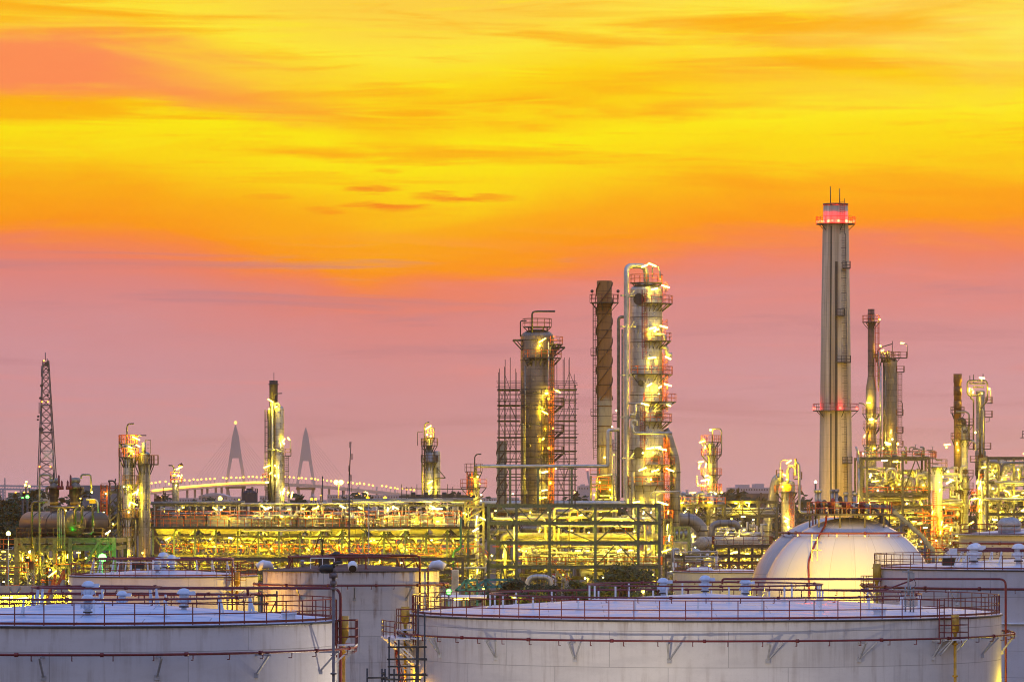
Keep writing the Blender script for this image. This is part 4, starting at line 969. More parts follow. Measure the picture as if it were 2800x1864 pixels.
k3, cc = colthing('flue_stack', 'dark topped slim stack with a silver column clamped to its side', 'flue stack', 748, D, [(1040, 11.5), (1052, 11.5), (1375, 10.5)], rustmat("dark_stack_plate", (.045, .04, .042, 1), (.22, .2, .18, 1), Z(1060, D), Z(1180, D), .7), group=None, n=24)
part('rim_collar', MB().lathe([(M(11, D), Z(1052, D)), (M(14, D), Z(1052, D)), (M(14, D), Z(1049, D)), (M(11, D), Z(1049, D))], cc, 20), DSTEEL, k3); part('lightning_rod', MB().cyl(P(749, 1045, D), P(749, 1018, D), .06, 6), DSTEEL, k3)
part('silver_column', MB().lathe([(M(12.5, D), 0), (M(12.5, D), Z(1120, D)), (M(11, D), Z(1114, D)), (M(6, D), Z(1110, D)), (.001, Z(1109, D))], (X(765, D), D - 1.1), 28), cladding("k3_cladding", SILVER, .8, .28, .8, 2.2), k3)
pxpipe(k3, D - 1.6, [(745, 1370), (745, 1100)], 3, PIPE, 'side_pipe'); pxpipe(k3, D - 1.4, [(736, 1370), (736, 1120)], 4.4, DSTEEL, 'side_pipe'); pxpipe(k3, D - 1, [(750, 1110), (750, 1080), (757, 1076), (771, 1075)], 1.4, DSTEEL, 'vent_pipe'); pxpipe(k3, D - 2, [(752, 1120), (752, 1103), (762, 1100), (766, 1112)], 2.4, PIPE, 'top_pipe')
pxpipe(k3, D - 2, [(730, 1228), (757, 1228), (762, 1234), (770, 1234)], 2, STEEL, 'cross_pipe'); pxladder(k3, D - 1.2, 731, 1370, 1120, DSTEEL); pxladder(k3, D - 1.4, 783, 1370, 1245, DSTEEL)
pxrail(k3, D - 1.8, 779, 795, 1245, RUST, 1.4); pxrail(k3, D - 1.8, 718, 736, 1313, ORANGE, 1.4); pxrail(k3, D - 1.4, 731, 742, 1142, RUST, 1.2)
pxpipe(k3, D - 1.8, [(794, 1236), (794, 1205), (787, 1195)], .9, STEEL, 'lamp_arm')
floods(k3, D, [(740, 1095, -2.2, 20, -.6), (755, 1112, -2.8, 10, .6), (736, 1118, -2, 3), (775, 1204, -3.2, 16, 1.6), (776, 1212, -3, 4), (789, 1199, -2, 10, -1.2), (730, 1275, -2.4, 22, .4), (740, 1293, -3, 10, .8), (752, 1272, -3, 3), (775, 1343, -2.6, 20, 3), (788, 1346, -2, 4.5), (798, 1352, -2, 20, 4), (730, 1318, -2, 10, 0), (752, 1300, -3, 4)])
k4, cc = colthing('process_tower', 'stubby grey column with a caged top and bent vent pipe above the air coolers', 'process tower', 480, D, [(1322, 9), (1380, 9)], cladding("k4_cladding", DULL, .6, .35, .6, 2), .3, group='silver process columns')
pxpipe(k4, D - .8, [(476, 1315), (476, 1280), (472, 1272), (461, 1272)], 1.8, DSTEEL, 'vent_pipe'); pxrail(k4, D - 1.2, 446, 470, 1350, RUST, 1.4); pxrail(k4, D - 1.2, 466, 496, 1318, ORANGE, 2); pxrail(k4, D - 1.2, 466, 488, 1308, ORANGE, 1.6); pxpipe(k4, D - 1, [(452, 1345), (452, 1358), (468, 1362)], 1.6, DSTEEL, 'drain_pipe')
part('lamp_hood', MB().cyl(P(489, 1275, D - 1), P(499, 1268, D - 1), .3, 10), RUST, k4); floods(k4, D, [(490, 1279, -1.4, 22, .5), (477, 1296, -1.6, 3.5), (488, 1300, -1.5, 4), (496, 1302, -1, 12, 4), (482, 1326, -1.6, 3)])
# pair of columns behind the drums
D = 600
k5, cc = colthing('process_tower', 'silver column with a tall gooseneck pipe and lit platforms, close to the horizontal drums', 'process tower', 350.5, D, [(1222, 14.5), (1600, 14.5)], cladding("k5_cladding", SILVER, .7, .25, .85, 2), .5, group='silver process columns')
r = M(14.5, D)
for y, a0, a1, w in ((1213, 0, 360, 11), (1249, -150, 40, 14), (1323, -120, 40, 13), (1415, -150, 60, 12), (1465, -120, 30, 10)): deck(k5, cc, Z(y, D), r, a0, a1, M(w, D), ORANGE if y < 1300 else RUST, None, 1.15)
pxpipe(k5, D - 1, [(347, 1215), (347, 1168), (350, 1159), (358, 1158), (366, 1158)], 2, DSTEEL, 'vent_pipe'); pxpipe(k5, D - .9, [(326, 1590), (326, 1212), (334, 1207)], 1.6, DSTEEL, 'side_pipe'); pxpipe(k5, D - 1, [(331, 1590), (331, 1235)], 1.4, DSTEEL, 'side_pipe'); pxpipe(k5, D - 1.2, [(371, 1420), (371, 1530)], 3, DSTEEL, 'side_pipe'); pxpipe(k5, D - 1.4, [(376, 1190), (400, 1190)], 1.6, DSTEEL, 'davit_arm')
nozzle(k5, cc, -90, Z(1411, D), r, .4, .34, PIPE, RUST); part('side_vessel', MB().ball(P(358, 1235, D - 1.2), .36, 12), PIPE, k5)
floods(k5, D, [(372, 1198, -1.6, 26, -.45), (377, 1218, -1.6, 14, -.5), (356, 1222, -2, 14, -.4), (365, 1240, -1.8, 3.5), (355, 1378, -2, 16, 8), (366, 1376, -1.8, 26, -.45), (352, 1400, -2, 3), (376, 1345, -1, 20, 3), (369, 1347, -1.4, 20, .5), (390, 1511, -3, 4.5, 0, LO), (345, 1515, -2, 4), (338, 1330, -1.8, 3), (352, 1330, -1.9, 3), (340, 1480, -2, 4)])
pxladder(k5, D - 1.2, 362, 1410, 1250, DSTEEL, False)
k6, cc = colthing('process_tower', 'plain grey column with a single railed platform and a lifting frame on top', 'process tower', 395, D, [(1242, 16), (1600, 16.5)], cladding("k6_cladding", DULL, .8, .32, .7, 2.4, .3), .5, group='silver process columns')
r = M(16, D); deck(k6, cc, Z(1268, D), r, -170, 60, M(11, D), RUST, None, 1.15); pxrail(k6, D - 1, 411, 431, 1268, RUST, 1.6)
part('lifting_frame', MB().bar(P(398, 1240, D - .6), P(398, 1202, D - .6), .08).bar(P(411, 1240, D - .6), P(411, 1202, D - .6), .08).bar(P(398, 1202, D - .6), P(411, 1202, D - .6), .08).bar(P(402, 1215, D - .6), P(407, 1215, D - .6), .06).bar(P(402, 1225, D - .6), P(407, 1225, D - .6), .06), DSTEEL, k6)
for px in (391, 405, 409): pxpipe(k6, D - 1.0, [(px, 1250), (px, 1590)], 1.2, PIPED, 'side_pipe')
part('top_drum', MB().lathe([(.001, Z(1208, D)), (.28, Z(1210, D)), (.28, Z(1235, D)), (.001, Z(1237, D))][::-1], (X(394, D), D - .6), 12), PIPE, k6)

# --- stacks and columns right of the chimney
D = 930
a1_, cc = colthing('flue_stack', 'slim grey stack that widens at its foot, next to the concrete chimney', 'flue stack', 2382, D, [(845, 9.2), (1028, 9.2), (1062, 14.5), (1300, 14.5)], rustmat("slim_stack_plate", (.16, .12, .08, 1), (.3, .26, .2, 1), Z(950, D), Z(1100, D), .9), n=26)
r = M(9.2, D); deck(a1_, cc, Z(880, D), r, 0, 360, M(15, D), ORANGE, None, 1.3, True, 12); hoop(a1_, cc, D, (858, 872, 960, 1000), r, DSTEEL, .1)
deck(a1_, cc, Z(1130, D), M(14.5, D), -160, 20, M(12, D), RUST, None, 1.2); deck(a1_, cc, Z(1168, D), M(14.5, D), -150, 30, M(12, D), RUST, None, 1.2); deck(a1_, cc, Z(1215, D), M(14.5, D), -150, 30, M(14, D), RUST, None, 1.2)
pxladder(a1_, D - .6, 2398, 1070, 882, ORANGE); pxpipe(a1_, D - 1, [(2402, 1060), (2402, 960)], 2, PIPED, 'side_pipe'); pxpipe(a1_, D - 1, [(2348, 1102), (2360, 1103), (2370, 1112), (2370, 1240)], 1.6, DSTEEL, 'side_pipe'); pxpipe(a1_, D - 1, [(2408, 1240), (2408, 1000)], 3, PIPE, 'side_pipe')
floods(a1_, D, [(2406, 873, -1, 3.6, 0, LO), (2375, 1101, -2.2, 14, 0), (2382, 1146, -2.4, 14, .1), (2364, 1192, -2.2, 10, 2, LO), (2390, 1225, -2.4, 4), (2360, 1240, -2, 4), (2395, 1150, -2.2, 3)])
a2_, cc = colthing('process_tower', 'dark grey column with a railed head and lamp arm, behind the slim stack', 'process tower', 2434, D + 6, [(985, 19), (1000, 19.5), (1300, 19.5)], cladding("a2_cladding", (.26, .24, .21, 1), 1.4, .4, .6, 2.4, .35), .3, group='silver process columns')
r = M(19.5, D); deck(a2_, cc, Z(976, D), r * .7, 0, 360, M(13, D), RUST, None, 1.2, True, 12); pxrail(a2_, D - 1, 2445, 2481, 977, RUST, 2.4); pxrail(a2_, D - 1, 2453, 2473, 1016, RUST, 2); pxrail(a2_, D - 1, 2393, 2440, 976, RUST, 3)
pxpipe(a2_, D + 1, [(2481, 976), (2481, 945), (2478, 940), (2470, 939)], 1, STEEL, 'lamp_arm'); pxpipe(a2_, D, [(2400, 1000), (2400, 958), (2412, 948), (2440, 940)], 1.4, DSTEEL, 'vent_pipe'); pxpipe(a2_, D, [(2440, 975), (2440, 932)], 1, DSTEEL, 'vent_pipe')
for px, y0 in ((2408, 990), (2416, 985), (2420, 1000)): pxpipe(a2_, D + 2, [(px, 1260), (px, y0)], 2.2, PIPED, 'side_pipe')
for y in (1134, 1182, 1220): pxrail(a2_, D + 2, 2453, 2470, y, RUST, 2)
pxpipe(a2_, D + 3, [(2454, 1094), (2462, 1096), (2468, 1102), (2468, 1134)], .9, DSTEEL, 'lamp_arm'); pxladder(a2_, D + 2, 2460, 1240, 1016, RUST)
floods(a2_, D + 6, [(2468, 938, -4, 13, -.1), (2407, 945, -6, 4, 0, LO), (2413, 958, -4, 10, .4, LO), (2436, 1180, -4, 12, 5, LO), (2428, 1215, -4, 18, .1), (2440, 1200, -4, 3.5)])
mb = MB()
for px, y0, y1 in ((2398, 970, 985), (2412, 965, 985), (2422, 968, 985), (2430, 962, 985)): mb.cyl(P(px, y1 + 6, D + 2), P(px, y0, D + 2), M(4, D), 10); mb.ball(P(px, y0, D + 2), M(4.5, D), 10)
part('head_piping', mb, PIPED, a2_)
D = 905
b1_, cc = colthing('flue_stack', 'orange brown rusted stack above the domed tank', 'flue stack', 2618.5, D, [(1022, 11.5), (1046, 11.5), (1047, 10.5), (1290, 10.5)], rustmat("orange_stack_plate", (.20, .085, .025, 1), (.24, .17, .07, 1), Z(1100, D), Z(1200, D), .8), n=24, group='rusty flue stacks')
for y, k in ((1068, 1.12), (1108, 1.1)): hoop(b1_, cc, D, (y,), M(10.5, D) * 1.03, RUST, .9)
deck(b1_, cc, Z(1129, D), M(10.5, D), 0, 360, M(8.5, D), RUST, None, 1.2, True, 10); deck(b1_, cc, Z(1200, D), M(10.5, D), 0, 360, M(8, D), RUST, None, 1.2, True, 10)
floods(b1_, D, [(2617, 1212, -2.4, 10, 3, LO), (2620, 1230, -2.4, 4)])
b2_, cc = colthing('process_tower', 'white jacketed column with black platforms in front of the orange brown stack', 'process tower', 2638, D - 8, [(1168, 10), (1202, 10), (1203, 9), (1300, 9), (1312, 13), (1335, 13), (1338, 10), (1500, 10)], cladding("b2_cladding", (.68, .66, .62, 1), .7, .4, .3, 2, .4), .4, group='silver process columns')
r = M(10, D)
for y in (1163, 1203, 1302, 1336): deck(b2_, cc, Z(y, D), r, 0, 360, M(14, D), RUST, None, 1.2, True, 12)
pxpipe(b2_, D - 9, [(2614, 1125), (2642, 1125), (2650, 1132), (2650, 1205)], 2.4, PIPED, 'side_pipe'); pxpipe(b2_, D - 9, [(2650, 1205), (2663, 1205), (2669, 1214), (2669, 1232)], 2.6, PIPE, 'side_pipe'); pxladder(b2_, D - 10, 2628, 1440, 1340, RUST); nozzle(b2_, cc, -95, Z(1180, D - 8), r, .4, .3); nozzle(b2_, cc, -90, Z(1289, D - 8), M(9, D), .5, .4)
part('head_piping', MB().pipe([P(2620, 1150, D - 9), P(2628, 1142, D - 9), P(2640, 1150, D - 9), P(2640, 1160, D - 9)], .22, .4).ball(P(2632, 1148, D - 9), .5, 10).cyl(P(2636, 1165, D - 9), P(2636, 1150, D - 9), .5, 10), DSTEEL, b2_)
b3_, cc = colthing('process_tower', 'dark column wrapped at the top by loops of black pipe with a bright lamp', 'process tower', 2681, D + 4, [(1070, 12), (1232, 12), (1233, 15), (1300, 15), (1301, 12), (1500, 12)], cladding("b3_cladding", (.28, .26, .22, 1), .9, .35, .7, 2, .35), .3, group='silver process columns')
for pts in ([(2678, 1080), (2650, 1082), (2645, 1075), (2645, 1045), (2650, 1040), (2680, 1040)], [(2672, 1040), (2695, 1040), (2700, 1048), (2700, 1095), (2690, 1106), (2680, 1118)], [(2655, 1062), (2655, 1090), (2662, 1092), (2662, 1230)], [(2650, 1048), (2694, 1048)], [(2660, 1058), (2690, 1058)]): pxpipe(b3_, D + 1, pts, 2.2, DSTEEL, 'loop_pipe')
pxpipe(b3_, D + 1, [(2680, 1270), (2680, 1120)], 3, DSTEEL, 'side_pipe'); pxpipe(b3_, D + 1, [(2690, 1250), (2690, 1125), (2686, 1118)], 2.2, PIPE, 'side_pipe')
for y, x0, x1 in ((1101, 2697, 2714), (1139, 2694, 2714), (1226, 2690, 2710), (1226, 2650, 2680), (1262, 2655, 2700)): pxrail(b3_, D, x0, x1, y, RUST, 2)
pxpipe(b3_, D + 1, [(2709, 1101), (2709, 1066)], .9, STEEL, 'lamp_arm'); nozzle(b3_, cc, -92, Z(1249, D + 4), M(15, D), .5, .5, PIPED, RUST); pxpipe(b3_, D + 1, [(2705, 1139), (2705, 1152), (2694, 1153)], 1, STEEL, 'lamp_arm')
floods(b3_, D, [(2685, 1033, 0, 18, -.1), (2658, 1064, 0, 3), (2705, 1063, 0, 4.2, 0, LYS), (2667, 1182, -1, 4.2, 0, LYS), (2651, 1065, 0, 12, 6), (2661, 1072, 0, 8, 4), (2685, 1075, -1, 3)])
for px, y0 in ((2652, 1026), (2662, 1024), (2688, 1022)): part('vent_rod', MB().cyl(P(px, y0, D + 2), P(px, 1045, D + 2), .09, 6), DSTEEL, b3_)
b4_, cc = colthing('process_tower', 'blindingly lit pale column with orange platforms, beside the white jacketed column', 'process tower', 2681, D - 14, [(1310, 9), (1500, 9)], cladding("b4_cladding", (.6, .57, .5, 1), .7, .35, .5, 2, .4), .4, group='silver process columns')
deck(b4_, cc, Z(1312, D - 14), M(9, D), -90, 60, M(24, D), ORANGE); deck(b4_, cc, Z(1398, D - 14), M(9, D), -180, 60, M(18, D), ORANGE); deck(b4_, cc, Z(1352, D - 14), M(9, D), -190, -10, M(16, D), ORANGE)
pxpipe(b4_, D - 16, [(2677, 1330), (2677, 1288), (2684, 1280), (2700, 1280)], 2.6, PIPE, 'loop_pipe'); pxpipe(b4_, D - 15, [(2650, 1390), (2650, 1366), (2660, 1361), (2680, 1361)], 2, PIPE, 'loop_pipe'); pxpipe(b4_, D - 16, [(2686, 1480), (2686, 1325)], 3.5, PIPE, 'side_pipe')
floods(b4_, D - 14, [(2693, 1276, -2, 20, .1), (2672, 1318, -2, 12, 3), (2680, 1316, -1.6, 4), (2678, 1330, -2, 16, 6), (2666, 1363, -2, 24, .15), (2679, 1370, -2, 20, 6), (2655, 1430, -3, 20, .6), (2678, 1395, -2, 12, 4), (2700, 1445, -3, 14, .1), (2723, 1441, -3, 14, .1), (2699, 1420, -2, 10, -.3)])

# --- column with the slanted duct, and the lit slender tower
D = 800
d1_, cc = colthing('process_tower', 'pale column with an arched pipe on top, beside the slanting grey duct', 'process tower', 2155, D, [(1322, 19), (1460, 19)], cladding("d1_cladding", SILVER, 1.2, .33, .6, 2, .3), .5, group='silver process columns')
r = M(19, D); deck(d1_, cc, Z(1345, D), r, 0, 360, M(18, D), ORANGE, None, 1.2, True, 14); pxrail(d1_, D - 1.5, 2124, 2140, 1302, RUST, 2); pxrail(d1_, D - 1.2, 2172, 2193, 1308, RUST, 2)
pxpipe(d1_, D - 1.4, [(2154, 1320), (2154, 1282), (2160, 1274), (2170, 1274), (2176, 1282), (2176, 1300)], 4, PIPE, 'arched_pipe'); pxpipe(d1_, D - 1.6, [(2176, 1263), (2184, 1268), (2186, 1280), (2186, 1395), (2192, 1400), (2230, 1400)], 3.4, PIPE, 'side_pipe'); pxpipe(d1_, D - 1.6, [(2133, 1345), (2133, 1265), (2138, 1257), (2152, 1257)], 1.3, STEEL, 'lamp_arm'); part('safety_valve', MB().cyl(P(2176, 1300, D - 1.4), P(2176, 1253, D - 1.4), .22, 10), YEL, d1_)
floods(d1_, D, [(2157, 1262, -2, 20, .7), (2145, 1298, -2, 12, -.5), (2152, 1310, -2.4, 4), (2140, 1330, -2.4, 4), (2151, 1416, -2.6, 20, -.6), (2148, 1424, -2.6, 4.5), (2156, 1440, -2.4, 4)]); pxladder(d1_, D - 1.6, 2164, 1440, 1346, ORANGE); nozzle(d1_, cc, -95, Z(1333, D), r, .4, .5, YEL, YEL)
dd = thing('slanted_duct', 'big grey duct slanting upward beside the pale column with the arched pipe', 'duct', (X(2095, D), D + 3, 0))
part('duct', MB().pipe([(X(2097, D), D + 3, 0), P(2097, 1445, D + 3), P(2100, 1420, D + 3), P(2112, 1370, D + 3), P(2118, 1325, D + 3), P(2124, 1308, D + 3), P(2140, 1304, D + 3)], M(13, D), 1.4, 16), cladding("slant_duct_cladding", (.36, .34, .33, 1), 1, .42, .6, 2.8), dd)
for p, q in (((2097, 1450), (2097, 1454)), ((2112, 1372), (2111, 1376))): part('duct_flange', MB().cyl(P(*p, D + 3), P(*q, D + 3), M(14.5, D), 18), DSTEEL, dd)
e1_, cc = colthing('process_tower', 'slender brightly lit column with white lamps all the way down, alone against the pink sky', 'process tower', 1945, D, [(1215, 11), (1400, 11)], cladding("e1_cladding", SILVER, .7, .33, .7, 2, .3), .5, group='silver process columns')
r = M(11, D)
for y, a0, a1 in ((1208, -180, 60), (1244, -200, 20), (1298, -200, 20), (1340, -200, 60)): deck(e1_, cc, Z(y, D), r, a0, a1, M(17, D), ORANGE, None, 1.15)
pxpipe(e1_, D - 1, [(1948, 1215), (1948, 1172), (1970, 1172), (1973, 1178), (1973, 1240), (1966, 1244)], 1.8, PIPED, 'loop_pipe'); pxpipe(e1_, D - 1, [(1958, 1400), (1958, 1230)], 1.6, DSTEEL, 'side_pipe'); pxpipe(e1_, D - 1.6, [(1905, 1300), (1905, 1320), (1910, 1327), (1930, 1327)], 2, PIPE, 'loop_pipe'); pxladder(e1_, D - .8, 1957, 1370, 1215, DSTEEL, False)
floods(e1_, D, [(1943, 1175, -1.6, 4.5, 0, LYS), (1920, 1207, -1.6, 18, .3), (1928, 1222, -1.6, 10, 5), (1917, 1262, -1.8, 18, .2), (1930, 1272, -1.8, 16, 6), (1912, 1275, -1.8, 14, 5), (1928, 1312, -1.8, 26, .2), (1937, 1318, -1.8, 18, 6), (1932, 1300, -1.8, 10, .2), (1921, 1355, -1.8, 4), (1940, 1360, -1.8, 4), (1894, 1347, -2, 20, .1), (1951, 1347, -2, 20, -.2), (1973, 1346, -1, 4.6, 0, LO), (1922, 1346, -2, 4, 0, LO), (1930, 1372, -2.4, 12, 0)])
# ================================================================== process structures
def frame(label, xs, ys, D, dp, mat, w=.35, braces=(), name='steel_structure', cat='steel structure', decks=(), rails=(), group=None, rmat=ORANGE, rows=2, top=None):
    """steel frame: posts at photo x, beams at photo y; braces = (column bay, level bay, kind)"""
    x0 = X(xs[0], D); t_ = thing(name, label, cat, (x0, D, 0), group)
    for iy in range(rows):
        d = D + dp * iy / max(1, rows - 1)
        for x in xs: xx = X(x, D); part('post', MB().bar((xx, d, 0), (xx, d, Z(top or ys[0], D) + .3), w * (1 if iy == 0 else .9), w), mat, t_)
        for y in ys: z = Z(y, D); part('beam', MB().ibeam((X(xs[0], D) - w / 2, d + .003, z), (X(xs[-1], D) + w / 2, d + .003, z), w * .9, w * 1.25), mat, t_)
    for y in ys:
        for x in xs: part('cross_beam', MB().bar((X(x, D), D + .1, Z(y, D) - .01), (X(x, D), D + dp - .1, Z(y, D) - .01), w * .6, w), mat, t_)
    for bx, by, kd in braces:
        xa, xb, ya, yb = X(xs[bx], D), X(xs[bx + 1], D), Z(ys[by], D), Z(ys[by + 1], D) if by + 1 < len(ys) else 0
        xm = (xa + xb) / 2; d = D - .02; bw = w * .5
        for p_, q_ in {'^': (((xa, d, yb), (xm, d, ya)), ((xb, d, yb), (xm, d, ya))), 'v': (((xa, d, ya), (xm, d, yb)), ((xb, d, ya), (xm, d, yb))), '/': (((xa, d, yb), (xb, d, ya)),),
                '\\': (((xa, d, ya), (xb, d, yb)),), 'x': (((xa, d, yb), (xb, d, ya)), ((xa, d + .1, ya), (xb, d + .1, yb)))}[kd]: part('brace', MB().bar(p_, q_, bw), mat, t_)
    for y, a, b_ in decks:
        pf = part('floor_deck', MB().box(X(a, D), X(b_, D), D + .3, D + dp, Z(y, D) + .19, Z(y, D) + .25), DSTEEL, t_)
    for y, a, b_ in rails:
        z = Z(y, D) + .25
        part('handrail', MB().rail([(X(a, D), D + dp * .8, z), (X(a, D), D - .1, z), (X(b_, D), D - .1, z), (X(b_, D), D + dp * .8, z)], 1.15, .075, False, 1.4, 1), rmat, t_)
    return t_
def tangle(name, label, x0, x1, y0, y1, D0, D1, n, seed, mat=PIPE, kind='stuff', rr=(1.0, 3.2), vert=.5, eq=.25):
    """dense small-bore pipework, valves and little vessels nobody could count"""
    n = int(n * .68); rr = (rr[0] * 1.2, rr[1] * 1.3); rnd = random.Random(seed); mb = MB(); Dm = (D0 + D1) / 2; u = rnd.uniform
    for i in range(n):
        D = u(D0, D1); px, py = u(x0, x1), u(y0, y1); r = M(u(*rr) * (1 if rnd.random() < .8 else 1.6), Dm); k = rnd.random()
        if k < eq * .4:   # small vessel
            h = u(10, 22); w = u(3, 7)
            if rnd.random() < .5: mb.axial(P(px, py + h / 2, D), P(px, py - h / 2, D), [(.05, 0), (M(w, D), .12), (M(w, D), .85), (M(w * .6, D), .95), (.05, 1)], 12)
            else: mb.axial(P(px - h * .7, py, D), P(px + h * .7, py, D - 2), [(.05, 0), (M(w, D), .08), (M(w, D), .86), (M(w * 1.25, D), .86), (M(w * 1.25, D), .92), (.05, 1)], 12)
        elif k < eq:      # valve with wheel
            p = P(px, py, D); mb.cyl(p - V((.5, 0, 0)), p + V((.5, 0, 0)), r * 1.1, 7); mb.cyl(p, p + V((0, 0, .8)), r * .7, 6); mb.lathe([(.35, p.z + .78), (.42, p.z + .8), (.35, p.z + .84), (.3, p.z + .8)], p, 8); mb.cyl(p - V((.55, 0, 0)), p - V((.45, 0, 0)), r * 1.9, 8)
        elif k < eq + (1 - eq) * vert:
            L_ = u(14, 60); s_ = u(-22, 22); pts = [(px, py - L_ / 2), (px, py + L_ / 2)]
            if rnd.random() < .6: pts = [(px + s_, py - L_ / 2)] + pts
            if rnd.random() < .5: pts = pts + [(px - s_, py + L_ / 2)]
            pts = [(a, max(y0 - 4, min(y1 + 20, b_))) for a, b_ in pts]
            mb.pipe([P(a, b_, D) for a, b_ in pts], r, r * 3, 7)
        else:
            L_ = u(25, 110); s_ = u(-18, 18); a, b_ = max(x0, px - L_ / 2), min(x1, px + L_ / 2); pts = [(a, py), (b_, py)]
            if rnd.random() < .5: pts = pts + [(b_, max(y0, min(y1, py + s_)))]
            mb.pipe([P(q, w, D) for q, w in pts], r, r * 3, 7)
    return single(name, mb, mat, label, None, (X(x0, Dm), Dm, 0), None, kind)
def hpipe(label, D, pts, r, mat=PIPE, group='silver pipes', name='process_pipe', n=12):
    rr = M(r, D); p0 = P(pts[0][0], pts[0][1], D)
    return single(name, MB().pipe([P(q[0], q[1], D + (q[2] if len(q) > 2 else 0)) for q in pts], rr, rr * 3, n), mat, label, 'pipe', (p0.x, p0.y, 0), group)
def drum(name, label, p, q, r, mat, saddle=None, n=28, group=None, bands=(), cat='vessel'):
    p, q = V(p), V(q); d = (q - p).normalized(); t_ = thing(name, label, cat, ((p.x + q.x) / 2, (p.y + q.y) / 2, 0), group)
    mb = MB(); L_ = (q - p).length
    pr = [(r * math.sin(PI / 2 * k / 6) + .001, (r * .45 * (1 - math.cos(PI / 2 * k / 6))) / L_) for k in range(7)]
    mb.axial(p, q, pr + [(a, 1 - b_) for a, b_ in pr[::-1]], n); part('shell', mb, mat, t_)
    for b_ in bands: c = p + (q - p) * b_; part('band', MB().cyl(c - d * .06, c + d * .06, r * 1.03, n), DSTEEL, t_)
    for f_ in (.22, .78):
        c = p + (q - p) * f_; z1 = saddle if saddle is not None else 0
        part('saddle', MB().box(c.x - .25, c.x + .25, c.y - r * .8, c.y + r * .8, z1, c.z - r * .55), OLIVE, t_)
    return t_
random.seed(77)
# ---------- green steel rack in the middle
D = 650
gx = [1335, 1412, 1503, 1628, 1745, 1803]
gr = frame('large grey green steel rack full of lit silver pipes, below the tallest column', gx, [1382, 1430, 1483, 1549], D, 15, GREEN, .38,
    [(0, 0, '^'), (0, 1, '^'), (0, 2, '^'), (1, 0, 'v'), (2, 0, '^'), (3, 0, '^'), (3, 1, '^'), (3, 2, '^'), (4, 0, '\\'), (2, 1, '\\'), (0, 3, '^'), (1, 3, 'v'), (3, 3, '/'), (4, 3, '^')],
    'pipe_rack', 'pipe rack', [(1549, 1412, 1815)], [(1549, 1414, 1812)], rows=3)
floods(gr, D, [(1355, 1396, 2, 5, 0, LYS), (1610, 1455, -.5, 5.5, 0, LYS), (1735, 1452, 4, 5), (1420, 1502, 3, 4), (1590, 1407, 10, 18, .3), (1560, 1450, 9, 16, 0), (1475, 1450, 10, 20, 5), (1700, 1420, 10, 20, 0), (1400, 1460, 8, 4), (1670, 1505, 4, 18, 0), (1580, 1505, 5, 18, 0), (1604, 1505, 6, 18, 0), (1725, 1504, 4, 16, 0), (1695, 1503, 3, 20, .6),
    (1430, 1505, 6, 4.5), (1440, 1500, 5, 14, 5), (1450, 1520, 8, 5), (1475, 1510, 7, 18, 6), (1500, 1530, 9, 5), (1540, 1515, 8, 20, 6), (1640, 1520, 8, 5), (1660, 1512, 8, 20, 6), (1690, 1520, 9, 5), (1768, 1505, 6, 24, .8), (1770, 1525, 8, 5), (1780, 1400, 8, 5), (1345, 1518, 4, 4), (1377, 1515, 8, 20, 6), (1390, 1570, 6, 4.5), (1460, 1575, 6, 4.5), (1540, 1570, 8, 5), (1600, 1580, 3, 4.5), (1650, 1578, 5, 5), (1720, 1575, 5, 5), (1365, 1580, 6, 5), (1785, 1570, 4, 4),
    (1645, 1398, 10, 14, .2), (1760, 1400, 6, 12, 4), (1500, 1400, 10, 4), (1450, 1400, 10, 4)])
for y_ in (1382, 1430, 1483, 1549):  # unseen tubes added behind the rack beams to light the pipes
    for i in range(9):
        if (i * 5 + int(y_)) % 3: tube_lamp(gr, P(1372 + i * 50, y_, D + 1.3 + (i % 3) * 3), (1, 0, 0), 1.4, LYS if y_ > 1400 else LY, .08)
G_ = 'silver pipes threaded through the grey green rack'
for i, (lb, dd_, pts, r) in enumerate((
    ('fattest silver pipe crossing the grey green rack behind its middle level', 6, [(1375, 1500), (1377, 1463), (1400, 1463), (1800, 1466)], 8.5),
    ('second fat pipe lying just under the fattest one in the grey green rack', 7, [(1420, 1474), (1740, 1475)], 5),
    ('long silver pipe under the top level of the grey green rack, bending down midway', 3, [(1345, 1400), (1345, 1417), (1490, 1418), (1492, 1496)], 3.6),
    ('silver pipe along the upper level of the grey green rack with an upturned end', 5, [(1415, 1414), (1612, 1414), (1617, 1400)], 4),
    ('tall vertical pipe with a top elbow, left of the rack pair', 4, [(1566, 1388), (1516, 1388), (1516, 1498)], 3.2),
    ('short vertical silver pipe with a top elbow between its two taller neighbours', 4, [(1620, 1437), (1528, 1437), (1528, 1497)], 3),
    ('tall vertical pipe with a top elbow, nearest the rack middle lamp', 4, [(1690, 1396), (1557, 1396), (1557, 1498)], 3.2),
    ('silver pipe with a down turned elbow at the lit end of the upper rack level', 3, [(1620, 1418), (1760, 1418), (1766, 1440), (1766, 1560)], 4.2),
    ('silver pipe with a down turned elbow just beyond its twin at the lit rack end', 6, [(1700, 1418), (1780, 1418), (1786, 1440), (1786, 1560)], 4.2),
    ('thick yellow lit pipe just above the pumps in the grey green rack', 5, [(1425, 1494), (1690, 1495), (1740, 1496)], 4),
    ('thin silver pipe running at half height in the grey green rack', 6, [(1480, 1437), (1700, 1438), (1732, 1440), (1732, 1390)], 2.6),
    ('lit vertical pipe standing before the first bay of the grey green rack', 3, [(1381, 1485), (1381, 1600)], 4),
    ('horizontal pipe low in the first bay of the grey green rack', 3, [(1330, 1530), (1410, 1532)], 2.8),
    ('vertical pipe close to the second post of the grey green rack', 5, [(1406, 1440), (1406, 1600)], 3))):
    hpipe(lb, D + dd_, pts, r, PIPE if i % 3 else PIPED, G_)
